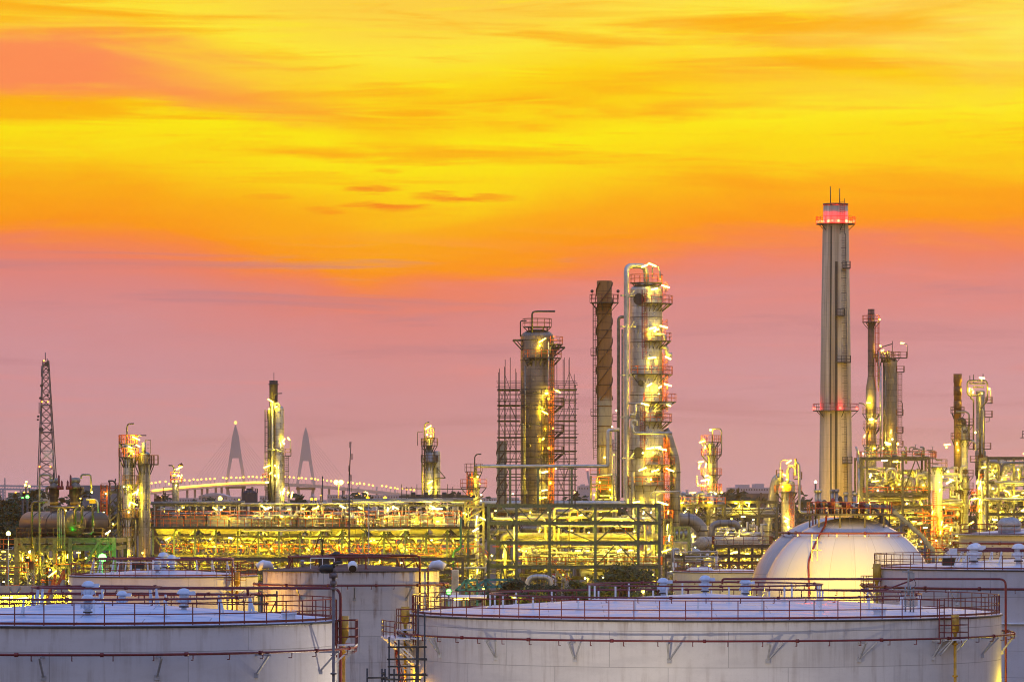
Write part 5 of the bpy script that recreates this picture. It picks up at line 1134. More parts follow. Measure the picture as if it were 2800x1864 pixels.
tangle('pipework', 'dense lit valves and small pipes on the grey green rack floor', 1418, 1800, 1503, 1546, D + 2, D + 12, 210, 3, PIPE, rr=(.9, 2.6), vert=.6)
tangle('pipework', 'dull small pipes in the upper levels of the grey green rack', 1340, 1800, 1388, 1480, D + 9, D + 15, 90, 4, PIPED, vert=.5)
tangle('pipework', 'small lit pipes under the grey green rack floor', 1335, 1810, 1556, 1605, D + 3, D + 14, 110, 5, PIPED, vert=.6)
tangle('pipework', 'orange painted handrails and ladders among the rack pipes', 1340, 1800, 1400, 1545, D + 12, D + 15, 40, 6, ORANGE, rr=(.5, .9), vert=.5, eq=0)
for i, (px, y0, y1, w, lb) in enumerate(((1433, 1505, 1545, 5, 'first'), (1452, 1515, 1546, 4, 'second'), (1476, 1508, 1546, 6, 'third'), (1545, 1512, 1546, 5, 'fourth'), (1600, 1520, 1546, 6, 'fifth'), (1650, 1515, 1546, 5, 'sixth'), (1690, 1510, 1546, 5, 'seventh'), (1722, 1515, 1546, 6, 'eighth'), (1768, 1515, 1546, 6, 'last'))):
    c = (X(px, D + 6), D + 6); t_ = thing('filter_vessel', f'{lb} upright silver vessel along the lit floor of the grey green rack', 'vessel', (c[0], c[1], Z(1548, D)), 'upright vessels on the rack floor')
    z0, z1, r = Z(1548, D), Z(y0, D), M(w, D)
    part('shell', MB().lathe([(r, z0 + .4), (r, z1 - r), (r * .8, z1 - r * .4), (.001, z1)], c, 16), PIPE, t_); part('leg', MB().lathe([(r * .5, z0), (r * .5, z0 + .45), (r, z0 + .45)], c, 12), DSTEEL, t_)
    part('flange', MB().cyl((c[0], c[1], z1 - r * 1.1), (c[0], c[1], z1 - r * .9), r * 1.15, 16), STEEL, t_)
drum('horizontal_vessel', 'round ended white vessel lying under the grey green rack', P(1585, 1562, D + 9), P(1680, 1562, D + 9), M(13, D), WHITE, 0)
# backing equipment behind the rack: heat exchangers
for i, (x0, x1, y, r, lb) in enumerate(((1350, 1398, 1402, 8, 'dark lying exchanger behind the top of the first rack bay'), (1425, 1490, 1447, 9, 'dull exchanger behind the second bay of the grey green rack'), (1640, 1730, 1445, 8, 'dull exchanger behind the lamp in the middle of the rack'), (1510, 1600, 1400, 9, 'dark exchanger high behind the paired vertical pipes'))):
    drum('heat_exchanger', lb, P(x0, y, D + 19), P(x1, y, D + 17), M(r, D), PIPED if i % 2 else RUST, 0, 20, 'exchangers behind the grey green rack', (.1, .9), 'heat exchanger')
# stairs under the rack and the U pipe
def stair(label, D, pts, w=1.2, mat=ORANGE, name='steel_stair'):
    a, b_ = P(*pts[0], D), P(*pts[1], D); t_ = thing(name, label, 'stair', (a.x, a.y, 0), None); e = V((0, w, 0)); n = int(abs(a.z - b_.z) / .22)
    part('stringer', MB().bar(a, b_, .08, .3), STEEL, t_); part('stringer', MB().bar(a + e, b_ + e, .08, .3), STEEL, t_)
    mb = MB()
    for i in range(n): c = a + (b_ - a) * (i + .5) / n; mb.box(c.x - .14, c.x + .14, c.y, c.y + w, c.z - .02, c.z + .03)
    part('tread', mb, STEEL, t_)
    for o_ in (V((0, 0, 0)), e): part('handrail', MB().rail([a + o_, b_ + o_], 1.05, .075, False, 1.3, 1), mat, t_)
    return t_
stair('orange railed stair descending under the grey green rack', D + 1, ((1512, 1552), (1568, 1610)))
stair('orange railed stair beside the tall lit pipe, just left of the grey green rack', 648, ((1300, 1500), (1252, 1590))); stair('short orange railed stair dropping toward the rack from the small column', 647, ((1294, 1496), (1334, 1530)))
u_ = thing('expansion_loop', 'fat silver pipe bent into an upside down U in front of the rack', 'pipe loop', (X(1475, 600), 600, 0))
part('pipe', MB().pipe([(X(1442, 600), 600, 2), P(1442, 1576, 600), P(1507, 1576, 600), (X(1507, 600), 600, 2)], M(7, 600), 1.1, 16), PIPE, u_)
for px in (1455, 1470, 1485, 1497): part('band', MB().cyl(P(px, 1576, 600), P(px + .8, 1576, 600), M(7.3, 600), 16), DSTEEL, u_)
fl = thing('flag', 'small striped flag hanging beside the upside down U pipe', 'flag', (X(1512, 598), 598, 0))
for i, m_ in enumerate((simple("flag_red", (.4, .03, .04)), WHITE, simple("flag_blue", (.03, .04, .3)), WHITE, MAT["flag_red"])): part('stripe', MB().bar(P(1510 + i * .5, 1568 + i * 4, 598), P(1519 - i * 1.5, 1572 + i * 4, 598), .05, M(3.8, 598)), m_, fl)
part('flag_pole', MB().cyl((X(1519, 598), 598, 0), P(1519, 1566, 598), .04, 6), STEEL, fl)

# ---------- structure at the rack's lit end
D = 655
en = frame('orange railed stair tower at the lit end of the grey green rack', [1818, 1838], [1421, 1492, 1549], D, 4, OLIVE, .22, (), 'stair_tower', 'stair tower', [], [(1421, 1818, 1840), (1492, 1816, 1840)])
floods(en, D, [(1815, 1376, -2, 30, -.35), (1822, 1504, -2, 30, .35), (1827, 1400, 1, 12, 6), (1825, 1440, 1, 20, 8), (1830, 1470, 1, 20, 8), (1822, 1520, 1, 14, 6), (1832, 1545, 1, 4)])
tb = thing('truss_bridge', 'grey steel truss bridge carrying a pipe, beside the rack end', 'truss bridge', (X(1856, 660), 660, 0)); mb = MB(); D = 660
for y_ in (0, 2.4):
    for y in (1441, 1477): mb.bar(P(1822, y, D + y_), P(1888, y, D + y_), .3); mb.bar(P(1822 + y_ * 27, y + .5, D), P(1822 + y_ * 27, y + .5, D + 2.4), .2)
    for i in range(5): mb.bar(P(1826 + i * 13, 1477, D + y_), P(1832 + i * 13, 1441, D + y_), .2); mb.bar(P(1834 + i * 12, 1477, D + y_), P(1834 + i * 12, 1441, D + y_), .16)
part('truss_frame', mb, GREEN, tb); part('end_post', MB().bar(P(1884, 1439, D - .1), (X(1884, D), D - .1, 0), .42), GREEN, tb); part('carried_pipe', MB().cyl(P(1820, 1462, D + 1.2), P(1890, 1460, D + 1.2), M(9, D), 14), PIPE, tb)
cb = thing('concrete_block_house', 'stained yellowish concrete block standing under the truss bridge', 'concrete block', (X(1858, 668), 668, 0)); part('wall', MB().box(X(1832, D), X(1885, D), 666, 674, 0, Z(1482, D)).box(X(1868, D), X(1888, D), 664, 666, Z(1530, D), Z(1486, D)), CONC, cb)

# ---------- ducts and drum between rack and sphere
D = 715
du = thing('elbow_duct', 'fat yellow lit duct elbow turning down beside the rack end', 'duct', (X(1895, D), D, 0))
part('duct', MB().pipe([P(1858, 1419, D), P(1893, 1419, D), P(1924, 1448, D), (X(1924, D), D, 0)][0:4], M(17.5, D), 3.2, 18), cladding("elbow_duct_cladding", DULL, 1, .4, .5, 3), du); part('flange', MB().cyl(P(1882, 1418, D), P(1885, 1418, D), M(19, D), 20), DSTEEL, du)
part('duct_flange', MB().cyl(P(1924, 1448, D), P(1924, 1452, D), M(20, D), 20), OLIVE, du)
d2 = thing('arched_duct', 'dull grey duct arching over the big orange drum', 'duct', (X(1945, 705), 705, 0))
part('duct', MB().pipe([P(1945, 1480, 705), P(1945, 1430, 705), P(2012, 1430, 705), P(2022, 1446, 705)], M(9.5, 705), 1.6, 16), MAT["elbow_duct_cladding"], d2)
for px in (1968, 1992, 1998): part('duct_flange', MB().cyl(P(px, 1430, 705), P(px + 1.5, 1430, 705), M(10.6, 705), 16), DSTEEL, d2)
drum('horizontal_vessel', 'big orange lit drum lying under the arched duct', P(1914, 1484, 700), P(2062, 1482, 716), M(17.5, 700), simple("orange_lit_plate", (.42, .36, .28), .5, .2), 0, 30, None, (.06, .2, .4))
D = 640
bf = frame('black steel platform with maroon railings in front of the big drum', [1955, 1993, 2020, 2056, 2084, 2110], [1493, 1519, 1538, 1562], D, 9, DSTEEL, .36, [(0, 2, '\\'), (1, 2, 'x'), (2, 2, 'x'), (3, 2, '/'), (1, 1, '/'), (4, 2, 'x')], decks=[(1493, 1953, 2112)], rails=[(1493, 1953, 2112)], rmat=MAROON)
floods(bf, D, [(2002, 1511, 2, 16, .4), (2013, 1509, 2, 14, .1), (2043, 1514, 3, 12, .1), (1985, 1530, 4, 4), (2035, 1528, 5, 5), (2070, 1530, 4, 5), (2090, 1512, 4, 5), (1970, 1545, 4, 4.5), (2010, 1550, 4, 5), (2050, 1548, 4, 5), (2090, 1548, 4, 5)])
tangle('pipework', 'lit valves and pipes beneath the black platform', 1958, 2108, 1498, 1562, D + 3, D + 9, 110, 12, PIPE)
D = 770
f12 = frame('steel platform crowded with lamps at the foot of the slender lit column', [1863, 1895, 1940, 1982], [1382, 1415, 1470], D, 8, OLIVE, .34, [(1, 0, '\\'), (2, 0, 'x'), (0, 0, '/')], decks=[(1382, 1863, 1984)], rails=[(1382, 1863, 1984)])
floods(f12, D, [(1865, 1374, -1, 10, .2), (1940, 1373, -1, 14, 0), (1872, 1400, 2, 12, 1), (1915, 1362, 3, 5), (1905, 1395, 3, 14, 5), (1952, 1395, 3, 14, 5), (1920, 1425, 2, 5), (1970, 1440, 2, 4.5), (1900, 1440, -4, 5), (1880, 1426, -52, 20, .1), (1898, 1466, -3, 10, .2), (1902, 1490, -2, 18, 8), (1966, 1437, -52, 5, 0, LYS), (2026, 1437, -60, 5, 0, LYS), (2032, 1412, -30, 12, 0), (2018, 1466, -20, 5), (2035, 1448, -20, 4), (1985, 1462, -15, 4), (1990, 1455, -20, 6)])
tangle('pipework', 'glaring tangle of pipes round the foot of the slender lit column', 1864, 1980, 1352, 1380, D, D + 6, 60, 13, PIPE); tangle('pipework', 'lit small pipes above the big drum', 1880, 2090, 1430, 1500, D - 20, D, 120, 14, PIPE)
drum('small_vessel', 'small bright vessel lying on the lamp crowded platform', P(1905, 1358, D + 2), P(1927, 1358, D + 1), M(7, D), PIPE, Z(1381, D))
ptr = frame('long pale truss bridge carrying pipes in front of the far dark trees', [1982, 2030, 2075, 2125], [1372, 1411], 780, 4, OLIVE, .32, [(0, 0, 'x'), (1, 0, '\\'), (2, 0, '^')], 'pipe_bridge', 'pipe bridge')
for i, y in enumerate((1390, 1398, 1404)): hpipe(f'{("upper", "middle", "lower")[i]} of three pipes carried by the long pale truss bridge', 782, [(1960, y), (2130, y)], 3.2, PIPE, 'pipes on the truss bridge')
floods(ptr, 780, [(2012, 1375, -.5, 10, -.1), (2044, 1374, -.5, 14, -.1), (2060, 1420, 2, 5), (2000, 1418, 2, 5), (2022, 1380, 1, 14, 6), (2048, 1381, 1, 14, 5)])
tangle('pipework', 'yellow lit pipes low down between the rack end and the sphere', 1825, 1960, 1505, 1575, 610, 640, 120, 15, PIPE)
lowf = frame('low yellow lit pipe trestle between the rack and the black platform', [1820, 1870, 1920, 1958], [1520, 1556], 615, 8, OLIVE, .3)
floods(lowf, 615, [(1937, 1524, 0, 12, .2), (1920, 1522, 2, 4), (1850, 1530, 5, 5), (1880, 1540, 4, 5), (1910, 1548, 4, 5), (1940, 1545, 3, 4.5), (1835, 1560, 4, 5), (1862, 1515, 3, 4)])
for i, (y, r_) in enumerate(((1522, 4), (1530, 2.5), (1557, 3))): hpipe(('fat', 'thin', 'lowest')[i] + ' pipe along the low yellow lit trestle', 616, [(1822, y), (1958, y)], r_, PIPE, 'pipes on the low trestle')
bx = thing('junction_box', 'pale grey box on a white post beside the low yellow lit trestle', 'junction box', (X(1843, 560), 560, 0)); part('post', MB().bar((X(1843, 560), 560, 0), P(1843, 1550, 560), .25), WHITE, bx); part('box', MB().cbox(P(1844, 1550, 560), .55, .4, .6), BLUEW, bx)

# ---------- process structure at the far side, behind the front sphere
D = 890
r1_ = frame('tall steel process structure packed with lit drums and pipes, behind the front sphere', [2355, 2370, 2468, 2541], [1253, 1351, 1387, 1440], D, 16, OLIVE, .45, [(1, 0, '/'), (2, 0, '^'), (1, 2, '/')], decks=[(1253, 2355, 2560), (1351, 2366, 2545)], rails=[(1253, 2356, 2560), (1351, 2367, 2545)], rows=3)
floods(r1_, D, [(2455, 1213, 2, 4.8, 0, LYS), (2427, 1211, -1, 18, -.3), (2392, 1225, 1, 4), (2415, 1225, 1, 4), (2394, 1315, -2, 24, .15), (2418, 1258, 3, 20, 0), (2452, 1262, 3, 24, 0), (2458, 1324, 3, 6), (2495, 1332, 3, 6), (2525, 1326, -1, 5, 0, LYS), (2400, 1340, 3, 5), (2440, 1335, 3, 5), (2480, 1310, 4, 5), (2510, 1318, 4, 5), (2465, 1300, 4, 14, 5), (2380, 1300, 4, 14, 6), (2350, 1374, -2, 10, 0), (2380, 1380, 3, 5), (2420, 1370, 4, 4), (2480, 1376, 4, 4), (2520, 1378, 3, 4), (2446, 1425, 0, 5), (2500, 1425, 0, 14, 0), (2515, 1430, 0, 16, .1), (2530, 1442, 0, 14, .1), (2380, 1412, -1, 5, 0, LYS), (2460, 1440, 2, 5), (2490, 1452, 2, 5), (2540, 1470, 1, 5), (2400, 1450, 2, 5), (2430, 1460, 2, 6), (2450, 1480, 2, 5), (2520, 1480, 1, 5), (2500, 1500, 1, 5), (2480, 1520, 1, 5), (2540, 1520, 1, 5)])
G2 = 'drums on the tall process structure'
drum('process_drum', 'drum with a rusty end plate on the middle floor of the tall structure', P(2418, 1316, D + 1), P(2436, 1313, D + 12), M(11, D), PIPE, Z(1350, D), 20, G2)
drum('process_drum', 'brightly glowing drum end on the middle floor, beside the yellow column', P(2523, 1327, D + 1), P(2538, 1322, D + 12), M(12.5, D), PIPE, Z(1350, D), 20, G2)
drum('process_drum', 'short drum half hidden behind the middle post of the tall structure', P(2456, 1322, D + 3), P(2472, 1320, D + 12), M(9, D), PIPE, Z(1350, D), 20, G2)
drum('process_drum', 'brown drum lying below the middle floor of the tall structure', P(2425, 1370, D + 5), P(2470, 1374, D + 4), M(9, D), RUST, Z(1388, D), 20, G2)
for i, (pts, r_, lb) in enumerate((([(2424, 1310), (2424, 1288), (2432, 1282), (2446, 1282), (2450, 1290), (2450, 1320)], 4, 'arched pipe above the rusty ended drum'), ([(2434, 1310), (2434, 1285)], 3, 'short riser beside the arched pipe on the drum'), ([(2505, 1330), (2505, 1305), (2512, 1296), (2524, 1296), (2528, 1310)], 4, 'arched pipe above the glowing drum end'), ([(2470, 1340), (2470, 1312), (2478, 1305), (2492, 1305), (2496, 1320), (2496, 1345)], 4, 'arched pipe in the middle of the tall structure'), ([(2346, 1250), (2350, 1278), (2420, 1281)], 3.5, 'pipe running under the top floor of the tall structure'), ([(2350, 1280), (2350, 1360), (2420, 1361)], 4, 'pipe running down beside the chimney and under the middle floor'), ([(2340, 1220), (2348, 1240), (2348, 1400)], 3, 'riser pipe hugging the chimney side'), ([(2509, 1280), (2509, 1350)], 3.4, 'vertical pipe left of the glowing drum end'), ([(2362, 1400), (2545, 1386)], 2.6, 'pipe crossing below the middle floor'))):
    hpipe(lb, D - 1 + i * .4, pts, r_, PIPE, 'pipes on the tall process structure')
yc, cc = colthing('process_tower', 'stout column glowing yellow at the end of the tall process structure', 'process tower', 2562, D - 4, [(1276, 15), (1500, 15)], cladding("yellow_lit_cladding", (.62, .58, .46, 1), .9, .4, .35, 2.4, .4), .2, group='silver process columns')
deck(yc, cc, Z(1277, D), M(15, D), 0, 360, M(13, D), RUST, DSTEEL, 1.5, True, 12); pxladder(yc, D - 6, 2556, 1510, 1340, ORANGE); pxrail(yc, D - 7, 2510, 2580, 1463, ORANGE, 2); pxrail(yc, D - 7, 2560, 2600, 1460, ORANGE, 2)
floods(yc, D - 4, [(2592, 1289, -3, 4.6, 0, LYS), (2569, 1318, -3, 5), (2578, 1303, -2, 4), (2594, 1318, -3, 16, .5), (2602, 1311, -3, 16, -.3), (2581, 1386, -3, 5, 0, LYS), (2575, 1430, -3, 16, 4), (2560, 1477, -10, 5, 0, LYS), (2600, 1484, -10, 5, 0, LYS), (2616, 1464, -10, 5, 0, LYS), (2590, 1215, -1, 20, .1), (2588, 1222, -2, 4), (2570, 1340, -3.4, 12, 5), (2550, 1400, -3, 12, 5), (2572, 1455, -4, 12, 5), (2585, 1438, -4, 14, .6), (2600, 1445, -4, 14, 3)])
tangle('pipework', 'blazing tangle of pipes on the middle floor of the tall structure', 2372, 2545, 1290, 1350, D + 2, D + 12, 120, 21, PIPE, vert=.6, eq=.35); tangle('pipework', 'small lit pipes under the middle floor of the tall structure', 2345, 2545, 1356, 1500, D + 1, D + 14, 210, 22, PIPE); tangle('pipework', 'dark pipes and rails at the top of the tall structure', 2360, 2560, 1226, 1252, D + 2, D + 10, 40, 23, PIPED, rr=(.8, 1.8)); tangle('pipework', 'orange rails and ladders low on the tall structure', 2500, 2620, 1380, 1540, D - 8, D, 50, 24, ORANGE, rr=(.5, 1.0), eq=0)
tangle('pipework', 'small lit pipes beside the yellow column', 2570, 2630, 1280, 1530, D - 4, D + 8, 120, 26, PIPE)
r2_ = frame('steel process structure full of lit pipework at the picture edge, behind the domed tank', [2700, 2730, 2772, 2830], [1252, 1318, 1366, 1405], 880, 14, OLIVE, .4, [(0, 0, '\\'), (2, 2, '/'), (1, 2, 'v')], decks=[(1366, 2690, 2840)], rails=[], rows=2)
floods(r2_, 880, [(2716, 1285, -1, 5), (2784, 1283, -1, 5.2, 0, LYS), (2720, 1300, 3, 5), (2752, 1300, 4, 5), (2752, 1342, -2, 18, -.4), (2760, 1350, -1, 10, -3), (2778, 1355, -2, 22, .2), (2778, 1362, -1, 5), (2800, 1347, -1, 14, .1), (2740, 1310, 4, 5), (2770, 1310, 4, 5), (2790, 1320, 4, 5), (2735, 1400, 3, 5), (2765, 1400, 3, 5), (2795, 1395, 3, 5), (2720, 1420, 0, 16, -.2), (2706, 1380, 2, 5), (2790, 1420, 0, 5), (2745, 1420, 2, 5), (2715, 1335, 3, 4), (2800, 1240, 3, 6, 0, LO)])
tangle('pipework', 'lit pipes and valves on the upper floor of the edge structure', 2690, 2830, 1258, 1318, 882, 892, 110, 31, PIPE, vert=.6); tangle('pipework', 'lit pipes and small vessels on the lower floors of the edge structure', 2690, 2830, 1322, 1440, 881, 893, 190, 32, PIPE, vert=.65)
hpipe('long silver pipe crossing the edge structure at mid height', 878, [(2720, 1318), (2830, 1318)], 3.4, PIPE, 'pipes on the edge structure'); hpipe('yellow lit pipe crossing the edge structure lower down', 878, [(2692, 1364), (2830, 1364)], 4, PIPE, 'pipes on the edge structure'); hpipe('bent pipe running under the top beam of the edge structure', 878, [(2705, 1263), (2728, 1263), (2736, 1272), (2736, 1300)], 4, PIPED, 'pipes on the edge structure'); hpipe('dark pipe under the top beam at the picture edge', 878, [(2740, 1290), (2742, 1266), (2830, 1264)], 4, PIPED, 'pipes on the edge structure')
pf = thing('hanging_platform', 'bit of railed platform cut off by the picture edge, high above the pipework', 'platform', (X(2800, 880), 880, 0)); part('platform', MB().box(X(2793, 880), X(2830, 880), 879, 882, Z(1197, 880), Z(1195, 880)), DSTEEL, pf); part('handrail', MB().rail([(X(2794, 880), 879, Z(1195, 880)), (X(2830, 880), 879, Z(1195, 880))], 1.2, .1, False, 1.2, 1), DSTEEL, pf); part('post', MB().bar((X(2812, 880), 881, 0), (X(2812, 880), 881, Z(1197, 880)), .3), DSTEEL, pf)
for px, y0 in ((2580, 1175), (2707, 1232), (2722, 1232), (2775, 1242)): pass

# ---------- air cooler bank
D = 640
ax = [418, 476, 533, 590, 650, 707, 763, 820, 878, 935, 992, 1050, 1108, 1165, 1222, 1280]
PLEN = simple("pale_plenum_sheet", (.29, .285, .26), .5, .2, .2, .8); DARKP = simple("dark_cooler_side", (.13, .12, .12), .5, .3)
ac = thing('air_cooler_bank', 'long bank of air coolers with orange railings, left of the grey green rack', 'air cooler bank', (X(850, D), D, 0))
for x in ax:
    for d_ in (0, 12): part('post', MB().bar((X(x, D), D + d_, 0), (X(x, D), D + d_, Z(1384, D) if d_ else Z(1442, D)), .26), GREEN, ac)
for y_, d_, w_ in ((1442, -1.2, .35), (1381, 3, .28), (1395, 12, .3), (1466, 0, .25), (1520, 0, .5), (1532, 0, .3)): part('beam', MB().ibeam((X(412, D), D + d_, Z(y_, D)), (X(1300, D), D + d_, Z(y_, D)), .3, w_), OLIVE, ac)
for i, x in enumerate(ax):
    mb = MB().bar((X(x, D), D + 3, Z(1442, D)), (X(x, D), D + 3, Z(1378, D)), .18); mb.bar((X(x, D), D - 1.2, Z(1442, D)), (X(x, D), D + 12, Z(1442, D)), .25)
    if i % 2: mb.bar((X(x, D), D + 3, Z(1405, D)), (X(x + 20, D), D + 3, Z(1382, D)), .14)
    part('upper_post', mb, STEEL, ac)
part('walkway', MB().box(X(412, D), X(1262, D), D - 1.6, D + 1.5, Z(1441, D), Z(1439.5, D)), DSTEEL, ac)
part('handrail', MB().rail([(X(412, D), D - 1.55, Z(1439, D)), (X(1262, D), D - 1.55, Z(1439, D))], 1.1, .08, False, .95, 1), ORANGE, ac)
part('handrail', MB().rail([(X(412, D), D + 1.45, Z(1419, D)), (X(1262, D), D + 1.45, Z(1419, D))], 1.1, .07, False, 1.2, 1), ORANGE, ac)
mb = MB(); random.seed(9)
for i in range(13):   # header boxes along the bank: dark and pale
    x0 = 440 + i * 62; k = [0, 0, 1, 1, 1, 0, 1, 0, 0, 0, 1, 1, 1][i]
    part('header_box', MB().box(X(x0, D), X(x0 + 58, D), D + 1.8, D + 9, Z(1438, D), Z(1408 if i % 3 else 1412, D)), PLEN if k else DARKP, ac)
for i in range(15):   # tapered plenums under the walkway
    x0 = 425 + i * 57.5; mb = MB(); a, b_ = X(x0, D), X(x0 + 55, D); zt_, zb_ = Z(1443.5, D), Z(1464, D); q_ = 1.1 if i % 3 else .4
    mb.add([(a, D - .9, zt_), (b_, D - .9, zt_), (b_, D + 11, zt_), (a, D + 11, zt_), (a + q_, D + .3, zb_), (b_ - q_, D + .3, zb_), (b_ - q_, D + 10, zb_), (a + q_, D + 10, zb_)], [(0, 1, 2, 3), (7, 6, 5, 4), (0, 4, 5, 1), (1, 5, 6, 2), (2, 6, 7, 3), (3, 7, 4, 0)])
    o = part('plenum', mb, PLEN if i not in (1, 2) else simple("grey_plenum_sheet", (.3, .29, .28), .5, .2) if i == 1 else MAT["grey_plenum_sheet"], ac)  # second and third plenums use a slightly greyer sheet
    part('fan_ring', MB().lathe([(1.25, zb_ - .5), (1.25, zb_ + .02), (1.32, zb_ + .02), (1.32, zb_ - .5), (1.25, zb_ - .5)], ((a + b_) / 2, D + 4), 20), STEEL, o)
for i, x in enumerate(ax[:-1]):
    xa, xb = X(x, D), X(ax[i + 1], D)
    for d_ in (.2,): part('inclined_leg', MB().bar((xa + .1, D + d_, Z(1466, D)), (xa + 2.0, D + d_, Z(1515, D)), .24), OLIVE, ac); part('inclined_leg', MB().bar((xb - .2, D + d_, Z(1466, D)), (xb - 1.9, D + d_, Z(1515, D)), .2), OLIVE, ac)
    part('inclined_leg', MB().bar((xa + .6, D + 6, Z(1466, D)), (xb - .6, D + 6, Z(1515, D)), .24), OLIVE, ac)
part('lower_walkway', MB().box(X(430, D), X(1310, D), D + 5, D + 9, Z(1512, D), Z(1510.5, D)), DSTEEL, ac); part('handrail', MB().rail([(X(430, D), D + 4.9, Z(1510.5, D)), (X(1310, D), D + 4.9, Z(1510.5, D))], 1.15, .09, False, .9, 1), ORANGE, ac)
for i, x in enumerate((680, 735, 792, 850, 907, 1000, 1060, 1110)): part('bracket_pipe', MB().pipe([P(x, 1466, D - 1.8), P(x, 1452, D - 1.8), P(x - 12, 1447, D - 1.8), P(x - 12, 1440, D - 1.8)], .1, .3, 6), GREEN, ac)
fl_ = [(490, 1393, 0, 5), (501, 1387, 0, 6), (605, 1393, 0, 5), (613, 1387, 0, 6), (733, 1389, -.5, 22, .4), (862, 1389, -.5, 22, .4), (870, 1383, 0, 5), (720, 1385, 0, 18, -.5), (588, 1390, 0, 16, -.6), (985, 1388, 0, 14, -.6), (937, 1385, 0, 20, -.5), (1075, 1387, 0, 12, 6), (1083, 1388, -.3, 18, -.5), (1175, 1389, 0, 5), (1195, 1391, 0, 34, 0), (1182, 1384, 0, 18, -.4), (1060, 1392, 1, 12, 6), (828, 1390, 3, 12, 0), (790, 1392, 3, 10, 0),
    (459, 1472, -1.8, 20, .55), (575, 1473, 0, 6), (587, 1494, -1.5, 6.5, 0, LO), (630, 1470, 1, 12, -.3), (655, 1473, 1, 6), (829, 1470, 2, 5), (880, 1470, 1, 14, -.3), (943, 1470, 1, 6), (1023, 1476, 1, 5), (1112, 1468, 1, 12, -.3), (1180, 1476, 1, 5), (556, 1526, -1, 10, -.4), (1268, 1402, 0, 6)]
for i in range(7): fl_.append((660 + i * 90 + random.uniform(-9, 9), random.choice((1478, 1492, 1500)), random.uniform(2, 8), random.choice((4, 16)), random.choice((-.5, .5, 4))))
for i in range(9): fl_.append((620 + i * 72 + random.uniform(-9, 9), random.choice((1412, 1418, 1425)), random.uniform(.4, 1.5), random.choice((3.5, 10)), random.choice((0, 5))))
for i in range(28):   # unseen fill tubes added behind the beams to light legs and pipes
    x_ = 450 + i * 30 + random.uniform(-5, 5); tube_lamp(ac, P(x_, 1466, D + 1.2 + (i % 3) * 3), (1, 0, 0), 1.3, LY if i % 3 else LYS, .07)
    if i % 3 == 0: continue
    if i > 5: tube_lamp(ac, P(x_ + 12, 1442.5, D + 1.2), (1, 0, 0), 1.3, LY, .07)
    if i > 5: tube_lamp(ac, P(x_, 1519.5, D + 1.5 + (i % 2) * 4), (1, 0, 0), 1.3, LY, .08)
floods(ac, D, fl_)
G3 = 'pipes along the top of the air cooler bank'
for lb, d_, pts, r_, m_ in (('fat dull pipe along the top of the air coolers, near the stubby column', 4, [(412, 1375), (670, 1373)], 4.5, PIPED), ('fat dark ended pipe on top of the air coolers, middle of the bank', 5, [(908, 1368), (1295, 1366)], 5, PIPED), ('thin yellow lit pipe along the top of the air coolers', 2, [(660, 1377), (1060, 1376)], 2.6, PIPE), ('thin pipe at the far end of the air cooler bank top', 1, [(965, 1371), (1240, 1370)], 3, PIPE), ('silver pipe below the plenums of the air coolers', -1.9, [(662, 1450), (905, 1449)], 2.6, PIPE), ('silver pipe below the plenums nearer the grey green rack', -1.9, [(1010, 1449), (1122, 1448)], 2.8, PIPE), ('long lit pipe low under the air coolers', 2, [(440, 1540), (1300, 1541)], 4, PIPE), ('long dull pipe lowest under the air coolers', 3, [(440, 1566), (1300, 1564)], 5, PIPED), ('lit pipe between the low pair under the air coolers', -2, [(700, 1552), (1330, 1552)], 3, PIPE), ('stepped pipe at the green end of the air cooler bank', -2, [(1260, 1412), (1260, 1500), (1240, 1505), (1240, 1560)], 3, simple("green_pipe_paint", (.02, .14, .06), .4))):
    hpipe(lb, D + d_, pts, r_, m_, G3)
tangle('pipework', 'small vents and pipe loops on top of the air coolers', 430, 1290, 1380, 1408, D + 3, D + 9, 130, 41, PIPE, rr=(.9, 2.2), vert=.7); tangle('pipework', 'lit pipes and steel behind the inclined cooler legs', 440, 1310, 1468, 1512, D + 4, D + 14, 260, 42, PIPE, rr=(1, 3)); tangle('pipework', 'lit small pipes low under the air coolers', 430, 1330, 1522, 1604, D + 1, D + 14, 380, 43, PIPE, vert=.45); tangle('pipework', 'orange rails low under the air coolers', 900, 1320, 1480, 1600, D - 3, D, 50, 44, ORANGE, rr=(.5, .9), eq=0)
tangle('pipework', 'olive steel trestles low under the air coolers', 430, 1330, 1520, 1610, D - 2, D + 2, 150, 45, OLIVE, rr=(1.2, 2.4), eq=.05)
tangle('pipework', 'lit pipes between the walkway and header boxes of the coolers', 640, 1260, 1404, 1440, D + .2, D + 1.6, 130, 46, PIPE, rr=(.8, 1.8), vert=.75)
uf = frame('olive steel under structure with bright lamps below the air coolers', [440, 520, 600, 690, 790, 890, 990, 1090, 1190, 1265], [1528, 1562, 1590], D - 4, 10, OLIVE, .4, [(i, 0, random.choice('^/\\x')) for i in range(9)] + [(i, 1, random.choice('/\\^')) for i in range(0, 9)])
floods(uf, D - 4, [(1038, 1533, 0, 8, 5), (1098, 1538, 0, 6)] + [(450 + i * 31 + random.uniform(-8, 8), random.choice((1535, 1548, 1556, 1575, 1585)), random.uniform(2, 8), random.choice((4, 5, 14)), random.choice((0, .4, 5))) for i in range(0, 27, 3)])
for i in range(17): tube_lamp(uf, P(462 + i * 47, 1528 + (34 if i % 2 else 0), D - 3), (1, 0, 0), 1.4, LY, .09)  # more unseen tubes added behind these beams as fill
roofp = thing('cooler_top_gantry', 'railed gantry with dark vents on top of the air coolers, beneath the twin pale column', 'gantry', (X(1180, 648), 648, 0))
mb = MB()
for y in (1335, 1352): mb.bar(P(1098, y, 648), P(1300, y + 2, 648), .12)
